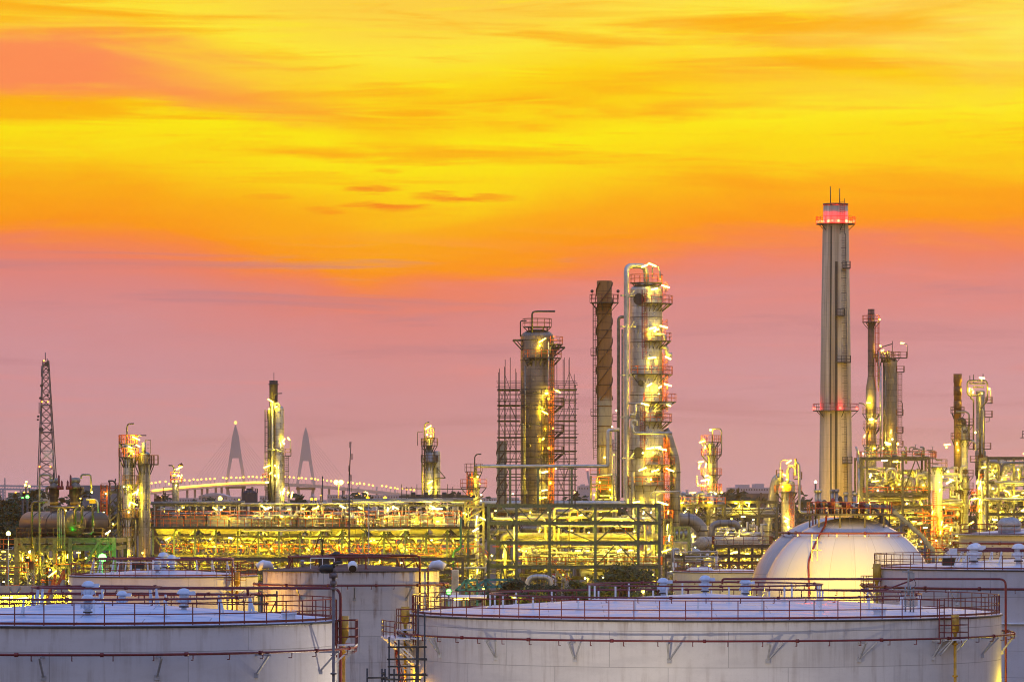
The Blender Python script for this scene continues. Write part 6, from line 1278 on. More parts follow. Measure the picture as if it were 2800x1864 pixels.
for px in range(1098, 1300, 14): mb.bar(P(px, 1362, 648), P(px, random.choice((1323, 1330, 1335, 1345)), 648), .09)
part('pipe_rail', mb, DSTEEL, roofp); mb = MB()
for px in (1130, 1165, 1215, 1255): mb.cyl(P(px, 1362, 649), P(px, 1345, 649), .35, 10); mb.cyl(P(px + 8, 1360, 649), P(px + 20, 1360, 649), .4, 10)
part('vent', mb, DSTEEL, roofp); part('base_beam', MB().bar(P(1092, 1358, 648), P(1300, 1358, 648), .4, .3).bar(P(1120, 1358, 648), (X(1120, 648), 648, 0), .3).bar(P(1280, 1358, 648), (X(1280, 648), 648, 0), .3), DSTEEL, roofp)
lm = thing('lattice_pylon', 'tall slim grey corner tower where the air coolers meet the grey green rack', 'steel tower', (X(1312, 642), 642, 0)); mb = MB()
for px in (1272, 1322): mb.bar((X(px, 642), 642, 0), P(px, 1372, 642), .3)
for y in range(1385, 1600, 36): mb.bar(P(1272, y, 642), P(1322, y - 30, 642), .2); mb.bar(P(1272, y, 642), P(1322, y, 642), .25)
part('tower_frame', mb, OLIVE, lm); part('lit_pipe', MB().cyl((X(1303, 643), 643, 0), P(1303, 1400, 643), M(6, 643), 14), PIPE, lm); part('lit_pipe', MB().cyl((X(1294, 645), 645, 0), P(1294, 1500, 645), M(5, 645), 14), PIPE, lm)
floods(lm, 642, [(1303, 1422, -1.6, 30, 8), (1320, 1417, -1.4, 22, -.5), (1300, 1448, -1.8, 20, .6), (1302, 1475, -1.6, 4), (1290, 1540, -2, 5), (1305, 1560, -2, 20, 7), (1275, 1405, -1, 4), (1285, 1580, -2, 5)])
sd = thing('antenna_mast', 'very thin guyed antenna mast rising before the air coolers', 'antenna mast', (X(960, 560), 560, 0)); D = 560
part('mast', MB().cyl((X(954, D), D, 0), P(955, 1300, D), .09, 6).cyl(P(955, 1300, D), P(960, 1206, D), .09, 6, .05), DSTEEL, sd)
for px, y in ((957, 1216), (963, 1248), (955, 1280), (960, 1306)): part('dipole', MB().tube([P(px - 1.5, y - 8, D), P(px + 1.5, y - 8, D), P(px + 1.5, y + 8, D), P(px - 1.5, y + 8, D)], .035, 5, True), DSTEEL, sd)
for px in (905, 985): part('guy_wire', MB().tube([P(957, 1290, D), (X(px, D), D + 5, 8)], .02, 4), DSTEEL, sd)
sd2 = thing('thin_mast', 'bare thin pale mast in front of the air coolers, shorter than the antenna mast', 'mast', (X(1008, 555), 555, 0)); part('mast', MB().cyl((X(1008, 555), 555, 0), P(1008, 1376, 555), .07, 6), STEEL, sd2)

# ---------- horizontal drums at the picture edge
D = 552
BR = cladding("brown_drum_jacket", (.22, .165, .115, 1), 1.5, .35, .7, 2, .4)
hd1 = drum('horizontal_drum', 'big brown horizontal drum with pipes bent into its near end', P(79, 1432, D + 12), P(208, 1431, D - 2), M(35, D), BR, Z(1474, D), 36, 'brown horizontal drums', (.3, .62), 'drum')
hd2 = drum('horizontal_drum', 'second brown drum with a yellow lit end, lying partly behind the first', P(180, 1428, D + 20), P(274, 1430, D + 7), M(33, D), BR, Z(1474, D), 36, 'brown horizontal drums', (.8,), 'drum')
for pts in ([(205, 1435), (205, 1395), (209, 1389), (214, 1389), (214, 1378)], [(224, 1430), (224, 1395), (228, 1384)]): pxpipe(hd1, D - 4, pts, 4, BR, 'end_pipe')
part('hand_wheel', MB().cyl(P(214, 1430, D - 5), P(214, 1430, D - 5.3), .2, 10), RUST, hd1)
for px, yt, yb, w, lb, k in ((148, 1318, 1404, 14, 'upright exchanger with a red valve on its right, above the first drum', 1), (206, 1316, 1384, 17, 'wider upright exchanger with a yellow box, above the second drum', -1)):
    c = (X(px, D + 4), D + 4); d4 = D + 4
    e = thing('upright_exchanger', lb, 'heat exchanger', (c[0], c[1], Z(1404, d4)), 'upright exchangers on the drums')
    w_ = M(w, d4); part('shell', MB().lathe([(w_ * .8, Z(yb + 2, d4)), (w_ * .8, Z(1362, d4)), (w_, Z(1355, d4)), (w_, Z(1338, d4)), (w_ * 1.05, Z(1338, d4)), (w_ * 1.05, Z(1330, d4)), (w_ * .7, Z(1322, d4)), (w_ * .4, Z(1318, d4)), (w_ * .4, Z(1312, d4)), (.001, Z(1311, d4))], c, 24), BR, e)
    part('head_drum', MB().axial(P(px - 14, 1316 - (3 if k < 0 else 0), d4), P(px + 14, 1313, d4), [(.1, 0), (.33, .08), (.36, .5), (.33, .9), (.1, 1)], 14), PIPED, e)
    part('band', MB().lathe([(w_ * .8, Z(1388, d4)), (w_ * 1.1, Z(1387, d4)), (w_ * 1.1, Z(1384, d4)), (w_ * .8, Z(1383, d4))], c, 24), DSTEEL, e); part('yellow_ring', MB().lathe([(w_ * .8, Z(1380, d4)), (w_ * .84, Z(1380, d4)), (w_ * .84, Z(1372, d4)), (w_ * .8, Z(1372, d4))], c, 24), YEL, e)
    for j, (qx, y0) in enumerate(((px + k * 13, 1297), (px + k * 21, 1312))):
        o = part('relief_valve', MB().cyl(P(qx, 1338, d4 - 1), P(qx, y0 + 4, d4 - 1), .13, 10).cyl(P(qx, y0 + 4, d4 - 1), P(qx, y0, d4 - 1), .1, 10, .03).cyl(P(qx, 1338, d4 - 1), P(qx, 1328, d4 - 1), .24, 10), MAROON, e)
    pxpipe(e, d4 - 1, [(px - k * 14, 1330), (px - k * 20, 1332), (px - k * 21, 1345), (px - k * 14, 1352)], 3.6, BR, 'side_loop')
D = 548
G4 = 'pipes in front of the brown drums'
for lb, pts, r_, m_ in (('tall pipe rising above the first drum and bending over to its exchanger', [(108, 1610), (108, 1298), (138, 1298), (138, 1310)], 2.8, PIPED), ('pipe curling round the far end of the first drum', [(87, 1500), (87, 1378), (92, 1371), (130, 1371)], 3.2, BR), ('pipe looping down from the wider exchanger', [(222, 1308), (222, 1297), (248, 1297), (250, 1345)], 2.4, PIPED), ('first of the slim pipes dropping in front of the drums', [(158, 1500), (158, 1392), (166, 1386), (174, 1386)], 2, PIPED), ('second of the slim pipes dropping in front of the drums', [(163, 1500), (163, 1390)], 1.8, PIPED), ('third of the slim pipes dropping in front of the drums', [(168, 1500), (168, 1391)], 1.6, PIPED), ('fourth of the slim pipes dropping in front of the drums', [(176, 1500), (176, 1390)], 2, PIPED), ('bent pipe on the shoulder of the first drum', [(130, 1385), (172, 1386), (178, 1392), (178, 1410)], 3.4, BR), ('lower bent pipe joining both upright exchangers', [(165, 1386), (220, 1385), (224, 1390), (224, 1420)], 3, BR), ('pipe loop beside the lit end of the second drum', [(240, 1384), (250, 1384), (254, 1392), (254, 1440)], 3.4, BR), ('yellow pipe looping over the second drum', [(235, 1365), (262, 1366), (268, 1375), (268, 1402)], 3, PIPE), ('elbow pipe under the second drum', [(226, 1458), (250, 1458), (254, 1452), (254, 1436)], 3, BR)):
    hpipe(lb, D, pts, r_, m_, G4)
bx = thing('yellow_box', 'square yellow box between the upright exchangers and the lamp', 'box', (X(253, D), D, Z(1377, D)), None); part('box', MB().cbox(P(253, 1376, D), .75, .5, .5), YEL, bx); part('bracket', MB().bar(P(253, 1377, D), P(253, 1400, D), .12), STEEL, bx)
D = 550
df = frame('olive steel support deck with diagonal legs carrying the brown drums', [45, 90, 150, 192, 270, 312], [1477, 1497], D, 16, OLIVE, .5, (), decks=[(1477, 36, 312)], rails=[(1474, 46, 280)], rmat=RUST, top=1477)
for a, b_ in (((55, 1480), (80, 1520)), ((132, 1500), (105, 1580)), ((145, 1500), (176, 1590)), ((270, 1480), (235, 1540)), ((300, 1485), (262, 1520)), ((120, 1545), (190, 1545)), ((112, 1500), (150, 1560))): part('brace', MB().bar(P(*a, D - .3), P(*b_, D - .3), .3), OLIVE, df)
floods(df, D, [(251, 1345, -3, 4, 0, LYS), (295, 1455, -1, 20, .7), (117, 1512, 1, 5.5), (76, 1523, -1, 6), (80, 1508, 2, 12, .8), (143, 1568, -2, 34, .75), (136, 1557, -1, 4), (188, 1588, -1, 4), (60, 1530, 4, 20, 8), (100, 1530, 5, 5), (130, 1530, 5, 5), (160, 1525, 5, 5), (185, 1520, 5, 14, 8), (215, 1510, 4, 14, 0), (235, 1525, 5, 5), (170, 1555, 5, 5), (110, 1565, 4, 5), (60, 1565, 4, 5), (200, 1545, 4, 5), (85, 1585, 2, 5), (262, 1540, 6, 4), (130, 1500, 3, 14, 0), (220, 1362, -2, 3), (180, 1395, -3, 3.5)])
tangle('pipework', 'yellow lit pipes and posts under the brown drums', 40, 312, 1500, 1600, D + 2, D + 14, 230, 51, PIPE, vert=.75, rr=(1, 3.2)); tangle('pipework', 'lit small pipework at the picture edge beside the drum deck', -20, 60, 1505, 1600, D + 2, D + 12, 110, 52, PIPE, vert=.5); tangle('pipework', 'orange rails and ladders under the drum deck', -20, 300, 1500, 1600, D - 1, D + 2, 36, 53, ORANGE, rr=(.5, .9), eq=0)
ef = frame('low olive pipe trestle with an orange rail at the picture edge', [-30, 20, 50], [1508, 1540, 1575], D, 10, OLIVE, .32, [(0, 0, 'x')], rails=[(1505, -20, 40)])
floods(ef, D, [(10, 1507, 0, 14, 0), (25, 1515, 3, 5), (5, 1530, 3, 5), (40, 1545, 3, 5), (15, 1560, 3, 16, 8), (30, 1580, 3, 5), (10, 1590, 0, 5)])
lp_ = lamp_post('lamp post with a bright yellow lamp rising before the dark trees', 23, 540, Z(1458, 540), LYS, M(6.5, 540))
sf = thing('orange_caged_tower', 'dark steel tower with orange ladder cage between drums and column pair', 'ladder tower', (X(300, 585), 585, 0)); D = 585
mb = MB()
for px in (278, 292, 300, 322): mb.bar((X(px, D), D, 0), P(px, 1325, D), .2)
for y in range(1330, 1500, 24): mb.bar(P(278, y, D), P(292, y, D), .12); mb.bar(P(300, y + 24, D), P(322, y, D), .12)
mb.bar(P(276, 1345, D), P(325, 1345, D), .3); part('tower_frame', mb, DSTEEL, sf)
part('ladder', MB().ladder(P(285, 1480, D - .2), Z(1325, D), (0, -1, 0), True, .6, .09), ORANGE, sf); part('handrail', MB().rail([P(276, 1345, D - .5), P(325, 1345, D - .5)], 1.1, .08, False, 1, 1), MAROON, sf)
pxpipe(sf, D, [(300, 1345), (300, 1318), (296, 1314), (310, 1314), (316, 1320), (316, 1345)], 2.4, DSTEEL, 'vent_pipe'); pxpipe(sf, D, [(316, 1316), (316, 1308)], 2, DSTEEL, 'vent_pipe'); floods(sf, D, [(289, 1349, -1, 3), (309, 1432, -1, 4), (284, 1400, 1, 3)])
# pump house roof at the lower edge
ph = thing('corrugated_shed', 'low shed with a brightly lit corrugated wall behind the blue roofed tank', 'shed', (X(60, 430), 430, 0)); D = 430; mb = MB(); 
m, q, b = newmat("corrugated_sheet"); co = q.n('ShaderNodeTexCoord').outputs['Object']; wv = q.n('ShaderNodeTexWave'); q.L.new(co, wv.inputs[0]); wv.inputs['Scale'].default_value = 1.6; bp = q.n('ShaderNodeBump'); bp.inputs['Strength'].default_value = 1.; bp.inputs['Distance'].default_value = .2; q.L.new(wv.outputs[1], bp.inputs['Height']); q.L.new(bp.outputs[0], b.inputs['Normal']); q.L.new(q.mix(wv.outputs[1], (.4, .38, .33, 1), (.66, .63, .56, 1)), b.inputs['Base Color'])
part('wall', MB().box(X(-120, D), X(182, D), D, D + 12, 0, Z(1622, D)), m, ph); a, b_ = X(-125, D), X(190, D)
part('roof', MB().add([(a, D - 2, Z(1618, D)), (b_, D - 2, Z(1618, D)), (b_, D + 13, Z(1600, D + 13)), (a, D + 13, Z(1600, D + 13)), (a, D - 2, Z(1621, D)), (b_, D - 2, Z(1621, D)), (b_, D + 13, Z(1603, D + 13)), (a, D + 13, Z(1603, D + 13))], [(0, 1, 2, 3), (7, 6, 5, 4), (0, 4, 5, 1), (1, 5, 6, 2), (2, 6, 7, 3), (3, 7, 4, 0)]), OLIVE, ph)
for px, y, ln in ((20, 1634, 30), (60, 1636, 34), (105, 1637, 26), (-20, 1634, 30)): tube_lamp(ph, P(px, y, D - 1.6), (1, 0, .1), M(ln, D), LYS, .12)
globe(ph, P(188, 1639, D - 3), .14, LYS)
for px, sx in ((28, 5), (55, -8)): part('roof_stay', MB().bar(P(px, 1607, D - 1), P(px + sx, 1622, D - 2.5), .18), OLIVE, ph)
stair('small orange railed stair at the end of the corrugated shed', 424, ((150, 1600), (128, 1660)), 1.); stair('second orange railed stair climbing behind the corrugated shed', 440, ((174, 1585), (150, 1640)), 1.)
lt = thing('lattice_pole', 'short grey lattice pole with a rusty box on top, in front of the drum deck', 'lattice pole', (X(85, 470), 470, 0)); D = 470; mb = MB()
for px in (76, 93):
    for d_ in (0, .6): mb.bar((X(px, D), D + d_, 0), P(px, 1556, D + d_), .08)
for y in range(1560, 1640, 16): mb.bar(P(76, y, D), P(93, y + 16, D), .06); mb.bar(P(93, y, D), P(76, y + 16, D), .06)
part('lattice', mb, STEEL, lt); part('box', MB().cbox(P(86, 1556, D), .5, .5, .85), RUST, lt)
# green lamps
for px, y, D, lb in ((280, 1524, 543, 'green signal lamp glaring behind the small tank'), (1227, 1616, 330, 'green signal lamp on a thin post beside the rust streaked tank')):
    lamp_post(lb, px, D, Z(y, D), LG, M(12 if px < 500 else 7, D), st_='signal lamp', name='signal_lamp')
for px, y, D, lb in ((1322, 1606, 520, 'small yellow lamp among the trees, by the teal truss'), (1406, 1630, 420, 'small yellow lamp low among the trees'), (1758, 1616, 430, 'small yellow lamp at the foot of the tallest tree'), (1738, 1589, 500, 'small white lamp under the spreading tree')):
    lamp_post(lb, px, D, Z(y, D), LY, M(5, D))
# teal trusses and little yard roof by the green lamp
D = 480
for i, (x0, x1, y0, y1, lb) in enumerate(((1245, 1305, 1615, 1585, 'teal painted roof truss beside the green signal lamp'), (1298, 1405, 1606, 1584, 'longer teal painted roof truss running into the trees'))):
    t_ = thing('teal_truss', lb, 'truss', (X(x0, D), D, 0), 'teal trusses'); mb = MB()
    for d_ in (0, 5): 
        mb.bar(P(x0, y0, D + d_), P(x0 + 30, y1, D + d_), .25); mb.bar(P(x0 + 30, y1, D + d_), P(x1, y1, D + d_), .25); mb.bar(P(x0, y0, D + d_), P(x1, y0 - 5, D + d_), .25); mb.bar(P(x0 + 30, y1, D + d_), P(x0 + 55, y0 - 3, D + d_), .2); mb.bar(P(x1, y1, D + d_), P(x0 + 60, y0 - 3, D + d_), .2)
    mb.bar(P(x0 + 30, y1, D), P(x0 + 30, y1, D + 5), .2); part('truss_frame', mb, TEAL, t_); part('post', MB().bar(P(x0 + 30, y1, D), (X(x0 + 30, D), D, 0), .25).bar(P(x1, y0 - 4, D), (X(x1, D), D, 0), .25), TEAL, t_)
yr = thing('open_shelter', 'pale flat roofed shelter lit from below, behind the front tank railing', 'shelter', (X(1265, 430), 430, 0)); D = 430
part('roof', MB().box(X(1205, D), X(1330, D), D - 3, D + 8, Z(1634, D), Z(1630, D)), WHITE, yr)
for px in (1210, 1268, 1325): part('post', MB().bar((X(px, D), D - 2, 0), P(px, 1634, D - 2), .2), STEEL, yr)
tube_lamp(yr, P(1262, 1638, D - 1), (1, 0, 0), 1.4, LY, .1)
fn = thing('slatted_cabinet', 'white slatted cooler cabinet at the foot of the orange railed stair', 'cabinet', (X(1245, 520), 520, 0)); D = 520
part('cabinet', MB().box(X(1235, D), X(1254, D), D, D + 1, 0, Z(1557, D)), WHITE, fn); mb = MB()
for i in range(6): mb.bar(P(1237 + i * 3, 1610, D - .1), P(1237 + i * 3, 1558, D - .1), .05)
part('slat', mb, STEEL, fn)
# scaffold tubes beside the front tanks
def tubes(label, D, vs, hs, dg=()):
    t_ = thing('tube_scaffold', label, 'scaffolding', (X(vs[0][0], D), D, 0), 'black tube scaffolds')
    for i, (px, y) in enumerate(vs): d_ = D + (i % 2) * 1.3; part('upright', MB().cyl((X(px, D), d_, 0), (X(px, D), d_, Z(y, D)), .055, 6), BLACK, t_)
    for i, (a, b_, y) in enumerate(hs): d_ = D + (i % 2) * 1.3; part('ledger', MB().cyl((X(a, D), d_, Z(y, D)), (X(b_, D), d_, Z(y + (i % 3) - 1, D)), .055, 6), BLACK, t_)
    for (a, b_) in dg: part('brace', MB().cyl(P(*a, D), P(*b_, D), .05, 6), BLACK, t_)
    return t_
tubes('black tube scaffold round the stair of the widest tank', 262.5, [(1064, 1740), (1089, 1750), (1140, 1765), (1160, 1676), (1138, 1815), (1076, 1830)], [(1060, 1166, 1768), (1080, 1166, 1770), (1058, 1168, 1801), (1080, 1166, 1803), (1060, 1145, 1821), (1064, 1168, 1846), (1062, 1166, 1843), (1050, 1150, 1859)])
tubes('low black tube scaffold standing by itself, beside the widest tank', 259.5, [(1004, 1826), (1043, 1829), (1053, 1827), (1076, 1832)], [(1004, 1060, 1852), (1040, 1080, 1858), (1043, 1054, 1838), (1043, 1054, 1846)])
tubes('small black tube scaffold between the small tank and the rusty tank', 300, [(716, 1621), (754, 1616), (755, 1650)], [(690, 757, 1626), (700, 757, 1629), (690, 732, 1649), (690, 732, 1651)], [((740, 1672), (755, 1643))])
# ================================================================== trees
FOL = simple("dark_leaves", (.035, .055, .022), .6, 0, .5, .8); FOL.node_tree.nodes['Principled BSDF'].inputs['Specular IOR Level'].default_value = .2
def crown(mb, c, rx, rz_, n, rnd, leaf=.5, flat=1.):
    """leaf clumps spread through the crown's volume"""
    cl = []
    for i in range(max(5, n // 70)):
        while True:
            v = V((rnd.uniform(-1, 1), rnd.uniform(-1, 1), rnd.uniform(-.7, 1)))
            if .25 < v.length < 1: break
        cl.append((V((c[0] + v.x * rx, c[1] + v.y * rx, c[2] + v.z * rz_)), rnd.uniform(.22, .42) * rx))
    for i in range(n):
        o, r = rnd.choice(cl); d = V((rnd.gauss(0, .5), rnd.gauss(0, .5), rnd.gauss(0, .32 * flat))) * r
        p = o + d; a = V((rnd.gauss(0, 1), rnd.gauss(0, 1), rnd.gauss(0, .6))).normalized(); b_ = a.orthogonal().normalized(); k = leaf * rnd.uniform(.5, 1.2)
        a *= k; b_ *= k * .55
        mb.add([p - a, p + b_, p + a, p - b_], [(0, 1, 2, 3)])
    return cl
def make_tree(name, label, loc, h, rx, rz_, n, seed, leaf=.5, flat=1., group=None, cat='tree'):
    rnd = random.Random(seed); l = V(loc); t_ = thing(name, label, cat, loc, group); mb = MB(); cl = crown(mb, (l.x, l.y, h - rz_), rx, rz_, n, rnd, leaf, flat)
    part('crown', mb, FOL, t_); tr = MB(); f_ = V((l.x, l.y, l.z + max(1, (h - rz_ * 2 - l.z) * .8)))
    tr.tube([l, l + (f_ - l) * .5 + V((.15, 0, 0)), f_], [h * .03, h * .024, h * .02], 8)
    for o, r in cl[:14]: tr.tube([f_ - V((0, 0, .4)), (f_ + o) / 2 + V((0, 0, .3)), o], [h * .012, h * .008, .03], 5)
    part('trunk', tr, BARK, t_); return t_
make_tree('tree', 'spreading dark tree, tallest of those in front of the grey green rack', (X(1708, 470), 470, 0), Z(1552, 470), M(68, 470), M(27, 470), 3800, 3, .22, .8)
for i, (px, D, yt, w, hh, n, lb) in enumerate(((1398, 455, 1586, 40, 30, 1500, 'dark bushy tree beside the teal trusses'), (1490, 450, 1598, 45, 22, 1500, 'low dark tree in front of the upside down U pipe'), (1568, 460, 1590, 42, 26, 1600, 'dark tree between the U pipe and the spreading tree'), (1800, 480, 1604, 30, 24, 900, 'small dark tree next to the low pale tank'), (1630, 440, 1604, 46, 22, 1500, 'low dark tree at the side of the spreading tree'), (1345, 440, 1618, 36, 20, 1000, 'bare looking dark bush under the teal trusses'), (1745, 440, 1612, 40, 20, 1000, 'low dark bush under the spreading tree'), (1450, 420, 1612, 44, 20, 1200, 'dark shrub just behind the railing, before the U pipe tree'))):
    make_tree('tree', lb, (X(px, D), D, 0), Z(yt, D), M(w, D), M(hh, D), n, 30 + i, .2, 1.)
for i, (px, D, yt, w, hh, n, lb) in enumerate(((92, 900, 1362, 34, 45, 1500, 'dark tree beside the lattice tower foot'), (30, 950, 1352, 22, 50, 1300, 'tall slim dark tree near the green lit shed'), (52, 930, 1372, 34, 40, 1300, 'broad dark tree left of the brown drums'), (8, 880, 1390, 36, 42, 1300, 'dark tree cut by the picture edge above the lamp post'), (70, 860, 1408, 40, 40, 1300, 'lower dark tree behind the brown drums'), (25, 820, 1432, 46, 34, 1300, 'lowest dark tree behind the bright lamp post'))):
    make_tree('tree', lb, (X(px, D), D, 0), Z(yt, D), M(w, D), M(hh, D), n, 60 + i, .5)
for i, (px, yt, w, lb) in enumerate(((2000, 1342, 24, 'hazy dark tree in front of the far flat blocks'), (2060, 1352, 14, 'small hazy dark tree beside the thin brown stack'), (1640, 1370, 14, 'small hazy tree beside the far office block'))):
    make_tree('tree', lb, (X(px, 2300), 2300, 0), Z(yt, 2300), M(w, 2300), M(26, 2300), 900, 80 + i, 1.2)
rnd = random.Random(4); mb = MB()
for i in range(230):
    px = rnd.uniform(-60, 2860); D = rnd.uniform(1300, 1700)
    top = 1386 + rnd.uniform(-7, 14) - (8 if px < 130 else 0) - (8 if 1990 < px < 2110 else 0)
    crown(mb, (X(px, D), D, Z(top, D) - 4), rnd.uniform(5, 10), rnd.uniform(5, 9), 110, rnd, 1.3)
single('far_woods', mb, FOL, 'distant dark trees along the horizon behind the plant', None, (0, 1500, 0), None, 'stuff')

# ================================================================== far things
HZ = simple("haze_paled_concrete", (.50, .45, .48), .9, 0, .15, .01); HZD = simple("distant_dark_wall", (.07, .065, .075), .9, 0, .2, .02); HZR = simple("distant_red_roof", (.22, .06, .04), .8, 0, .2, .05)  # HZ base is lightened: part of the distance haze sits in its colour
# telecom tower
D = 1900
tw = thing('telecom_tower', 'tall steel lattice telecom tower with dish antennas and red lamps', 'telecom tower', (X(119, D), D, 0)); mb = MB()
def tp_(y): k = (y - 985) / 375; return 117 - 12 * k, 132 + 15 * k
def corner(y, i): a, b_ = tp_(y); w = M(b_ - a, D); return V((X(a if i in (0, 3) else b_, D), D + (0 if i < 2 else w), Z(y, D)))
LATT = simple("tower_lattice_steel", (.22, .18, .18), .6, .3)
for i in range(4): mb.bar(corner(985, i), V((corner(1700, i).x, corner(1700, i).y, 0)), .42)
ys = [985, 1000, 1016, 1033, 1051, 1070, 1090, 1111, 1133, 1156, 1180, 1205, 1232, 1260, 1278, 1300, 1322, 1345, 1370, 1395]
for a, b_ in zip(ys, ys[1:]):
    for i in range(4):
        j = (i + 1) % 4; mb.bar(corner(a, i), corner(b_, j), .2); mb.bar(corner(a, j), corner(b_, i), .2); mb.bar(corner(b_, i), corner(b_, j), .24)
part('lattice', mb, LATT, tw)
for px, y, r in ((127, 995, 6.5), (132, 1011, 3.5), (113, 1054, 4), (110, 1088, 3.5), (130, 1080, 3), (112, 1173, 6), (104, 1138, 3), (103, 1147, 2.5), (140, 1174, 3)): part('dish_antenna', MB().cyl(P(px, y, D - 1), P(px + 1, y, D - 2.4), M(r, D), 14), DSTEEL, tw)
for px, y0, y1 in ((124, 963, 985), (129, 980, 1000), (113, 1000, 1030), (135, 1020, 1045), (136, 1050, 1075), (107, 1100, 1130)): part('whip_antenna', MB().cyl(P(px, y1, D), P(px, y0, D), .2, 6), LATT, tw)
for px, y in ((120, 986), (115, 1098), (131, 1098), (108, 1275), (138, 1275)): part('red_beacon', MB().ball(P(px, y, D - 1), M(2.4, D), 8), LTB, tw)
for y in (1105, 1180): a, b_ = tp_(y); part('platform', MB().box(X(a - 2, D), X(b_ + 2, D), D - 1, D + M(b_ - a, D) + 1, Z(y + 3, D), Z(y, D)), LATT, tw)
# cable stayed bridge
D = 5800
br = thing('cable_stayed_bridge', 'hazy cable stayed bridge with two pointed pylons and a lit deck', 'bridge', (X(740, D), D, 0))
dk = [(300, 1352), (415, 1341), (500, 1331), (572, 1325), (640, 1320), (700, 1318), (770, 1319), (860, 1323), (960, 1333), (1060, 1343), (1180, 1356)]
mb = MB()
for (a, b_), (c, d) in zip(dk, dk[1:]): mb.bar(P(a, b_ + 5, D), P(c, d + 5, D), 30, 4.2)
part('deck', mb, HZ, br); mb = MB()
for (a, b_), (c, d) in list(zip(dk, dk[1:]))[1:6]: mb.bar(P(a, b_, D - 16), P(c, d, D - 16), 1, 2.8)
part('glowing_parapet', mb, lampglass("lit_parapet_glow", (1, .42, .0), 1.9, None, 0), br)  # parapet glows by itself; lamp light on it is put into its material
for x0, yt, yj, dy, off in ((644, 1160, 1252, 1318, 0), (836, 1167, 1260, 1322, 0)):
    k = 1 if x0 == 644 else .95; mb = MB(); wj, wd = 17.5 * k, 28 * k; d_ = 6
    def slab(q): 
        n = len(q); mb.add([P(a, b_, D - d_) for a, b_ in q] + [P(a, b_, D + d_) for a, b_ in q], [tuple(range(n - 1, -1, -1)), tuple(range(n, 2 * n))] + [(i, (i + 1) % n, n + (i + 1) % n, n + i) for i in range(n)])
    slab([(x0 - 3, yt + 8), (x0, yt), (x0 + 3, yt + 8), (x0 + 9 * k, yt + 32), (x0 + wj, yj), (x0 - wj, yj), (x0 - 9 * k, yt + 32)])
    for s_ in (-1, 1):
        slab([(x0 + s_ * wj, yj - .5), (x0 + s_ * wd, dy), (x0 + s_ * (wd - 8), dy), (x0 + s_ * (wj - 9), yj - .5)]); slab([(x0 + s_ * wd, dy), (x0 + s_ * (wd - 8), dy + 60), (x0 + s_ * (wd - 17), dy + 60), (x0 + s_ * (wd - 8), dy)])
    slab([(x0 - wd, dy + 10), (x0 + wd, dy + 10), (x0 + wd, dy + 17), (x0 - wd, dy + 17)])
    part('pylon', mb, HZ, br); mb = MB()
    for i in range(9):
        for s_ in (-1, 1): mb.bar(P(x0 + s_ * 3, yt + 14 + i * 7, D), P(x0 + s_ * (118 - i * 10), dy + 1, D), .22)
    part('stay_cable', mb, HZ, br)
part('pylon_beacon', MB().ball(P(644, 1155, D - 4), M(4.2, D), 10), LYB, br)
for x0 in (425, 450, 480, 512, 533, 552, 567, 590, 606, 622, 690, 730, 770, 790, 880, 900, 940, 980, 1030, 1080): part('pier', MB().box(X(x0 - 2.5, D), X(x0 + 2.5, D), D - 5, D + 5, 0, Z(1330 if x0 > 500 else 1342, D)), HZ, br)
proto = None
def bridge_lamp(px, y, D=5780):
    global proto
    if proto is None:
        proto = thing('street_lamp', 'small round yellow street lamp in the row along the hazy bridge', 'street lamp', P(px, y, D), 'lamps along the bridge'); p = P(px, y, D)
        part('pole', MB().bar(p, p - V((0, 0, 6)), .5), HZ, proto); part('lamp', MB().ball(p, M(2.8, D), 8), LYB, proto); return
    copy_tree(proto, P(px, y, D))
rnd = random.Random(8)
def ly(x):
    q = [(300, 1335), (415, 1319), (470, 1315), (540, 1310), (610, 1306), (700, 1303), (790, 1304), (850, 1308), (900, 1314), (1000, 1323), (1050, 1329), (1100, 1336), (1200, 1345)]
    for (a, b_), (c, d) in zip(q, q[1:]):
        if a <= x <= c: return b_ + (d - b_) * (x - a) / (c - a)
for i in range(64):
    x = 416 + i * 11.4 + rnd.uniform(-2.5, 2.5)
    if 588 < x < 602 or 1022 < x < 1040: continue
    bridge_lamp(x, ly(x) + rnd.uniform(-1, 1.4) + (7 if i % 9 == 4 and x < 560 else 0))
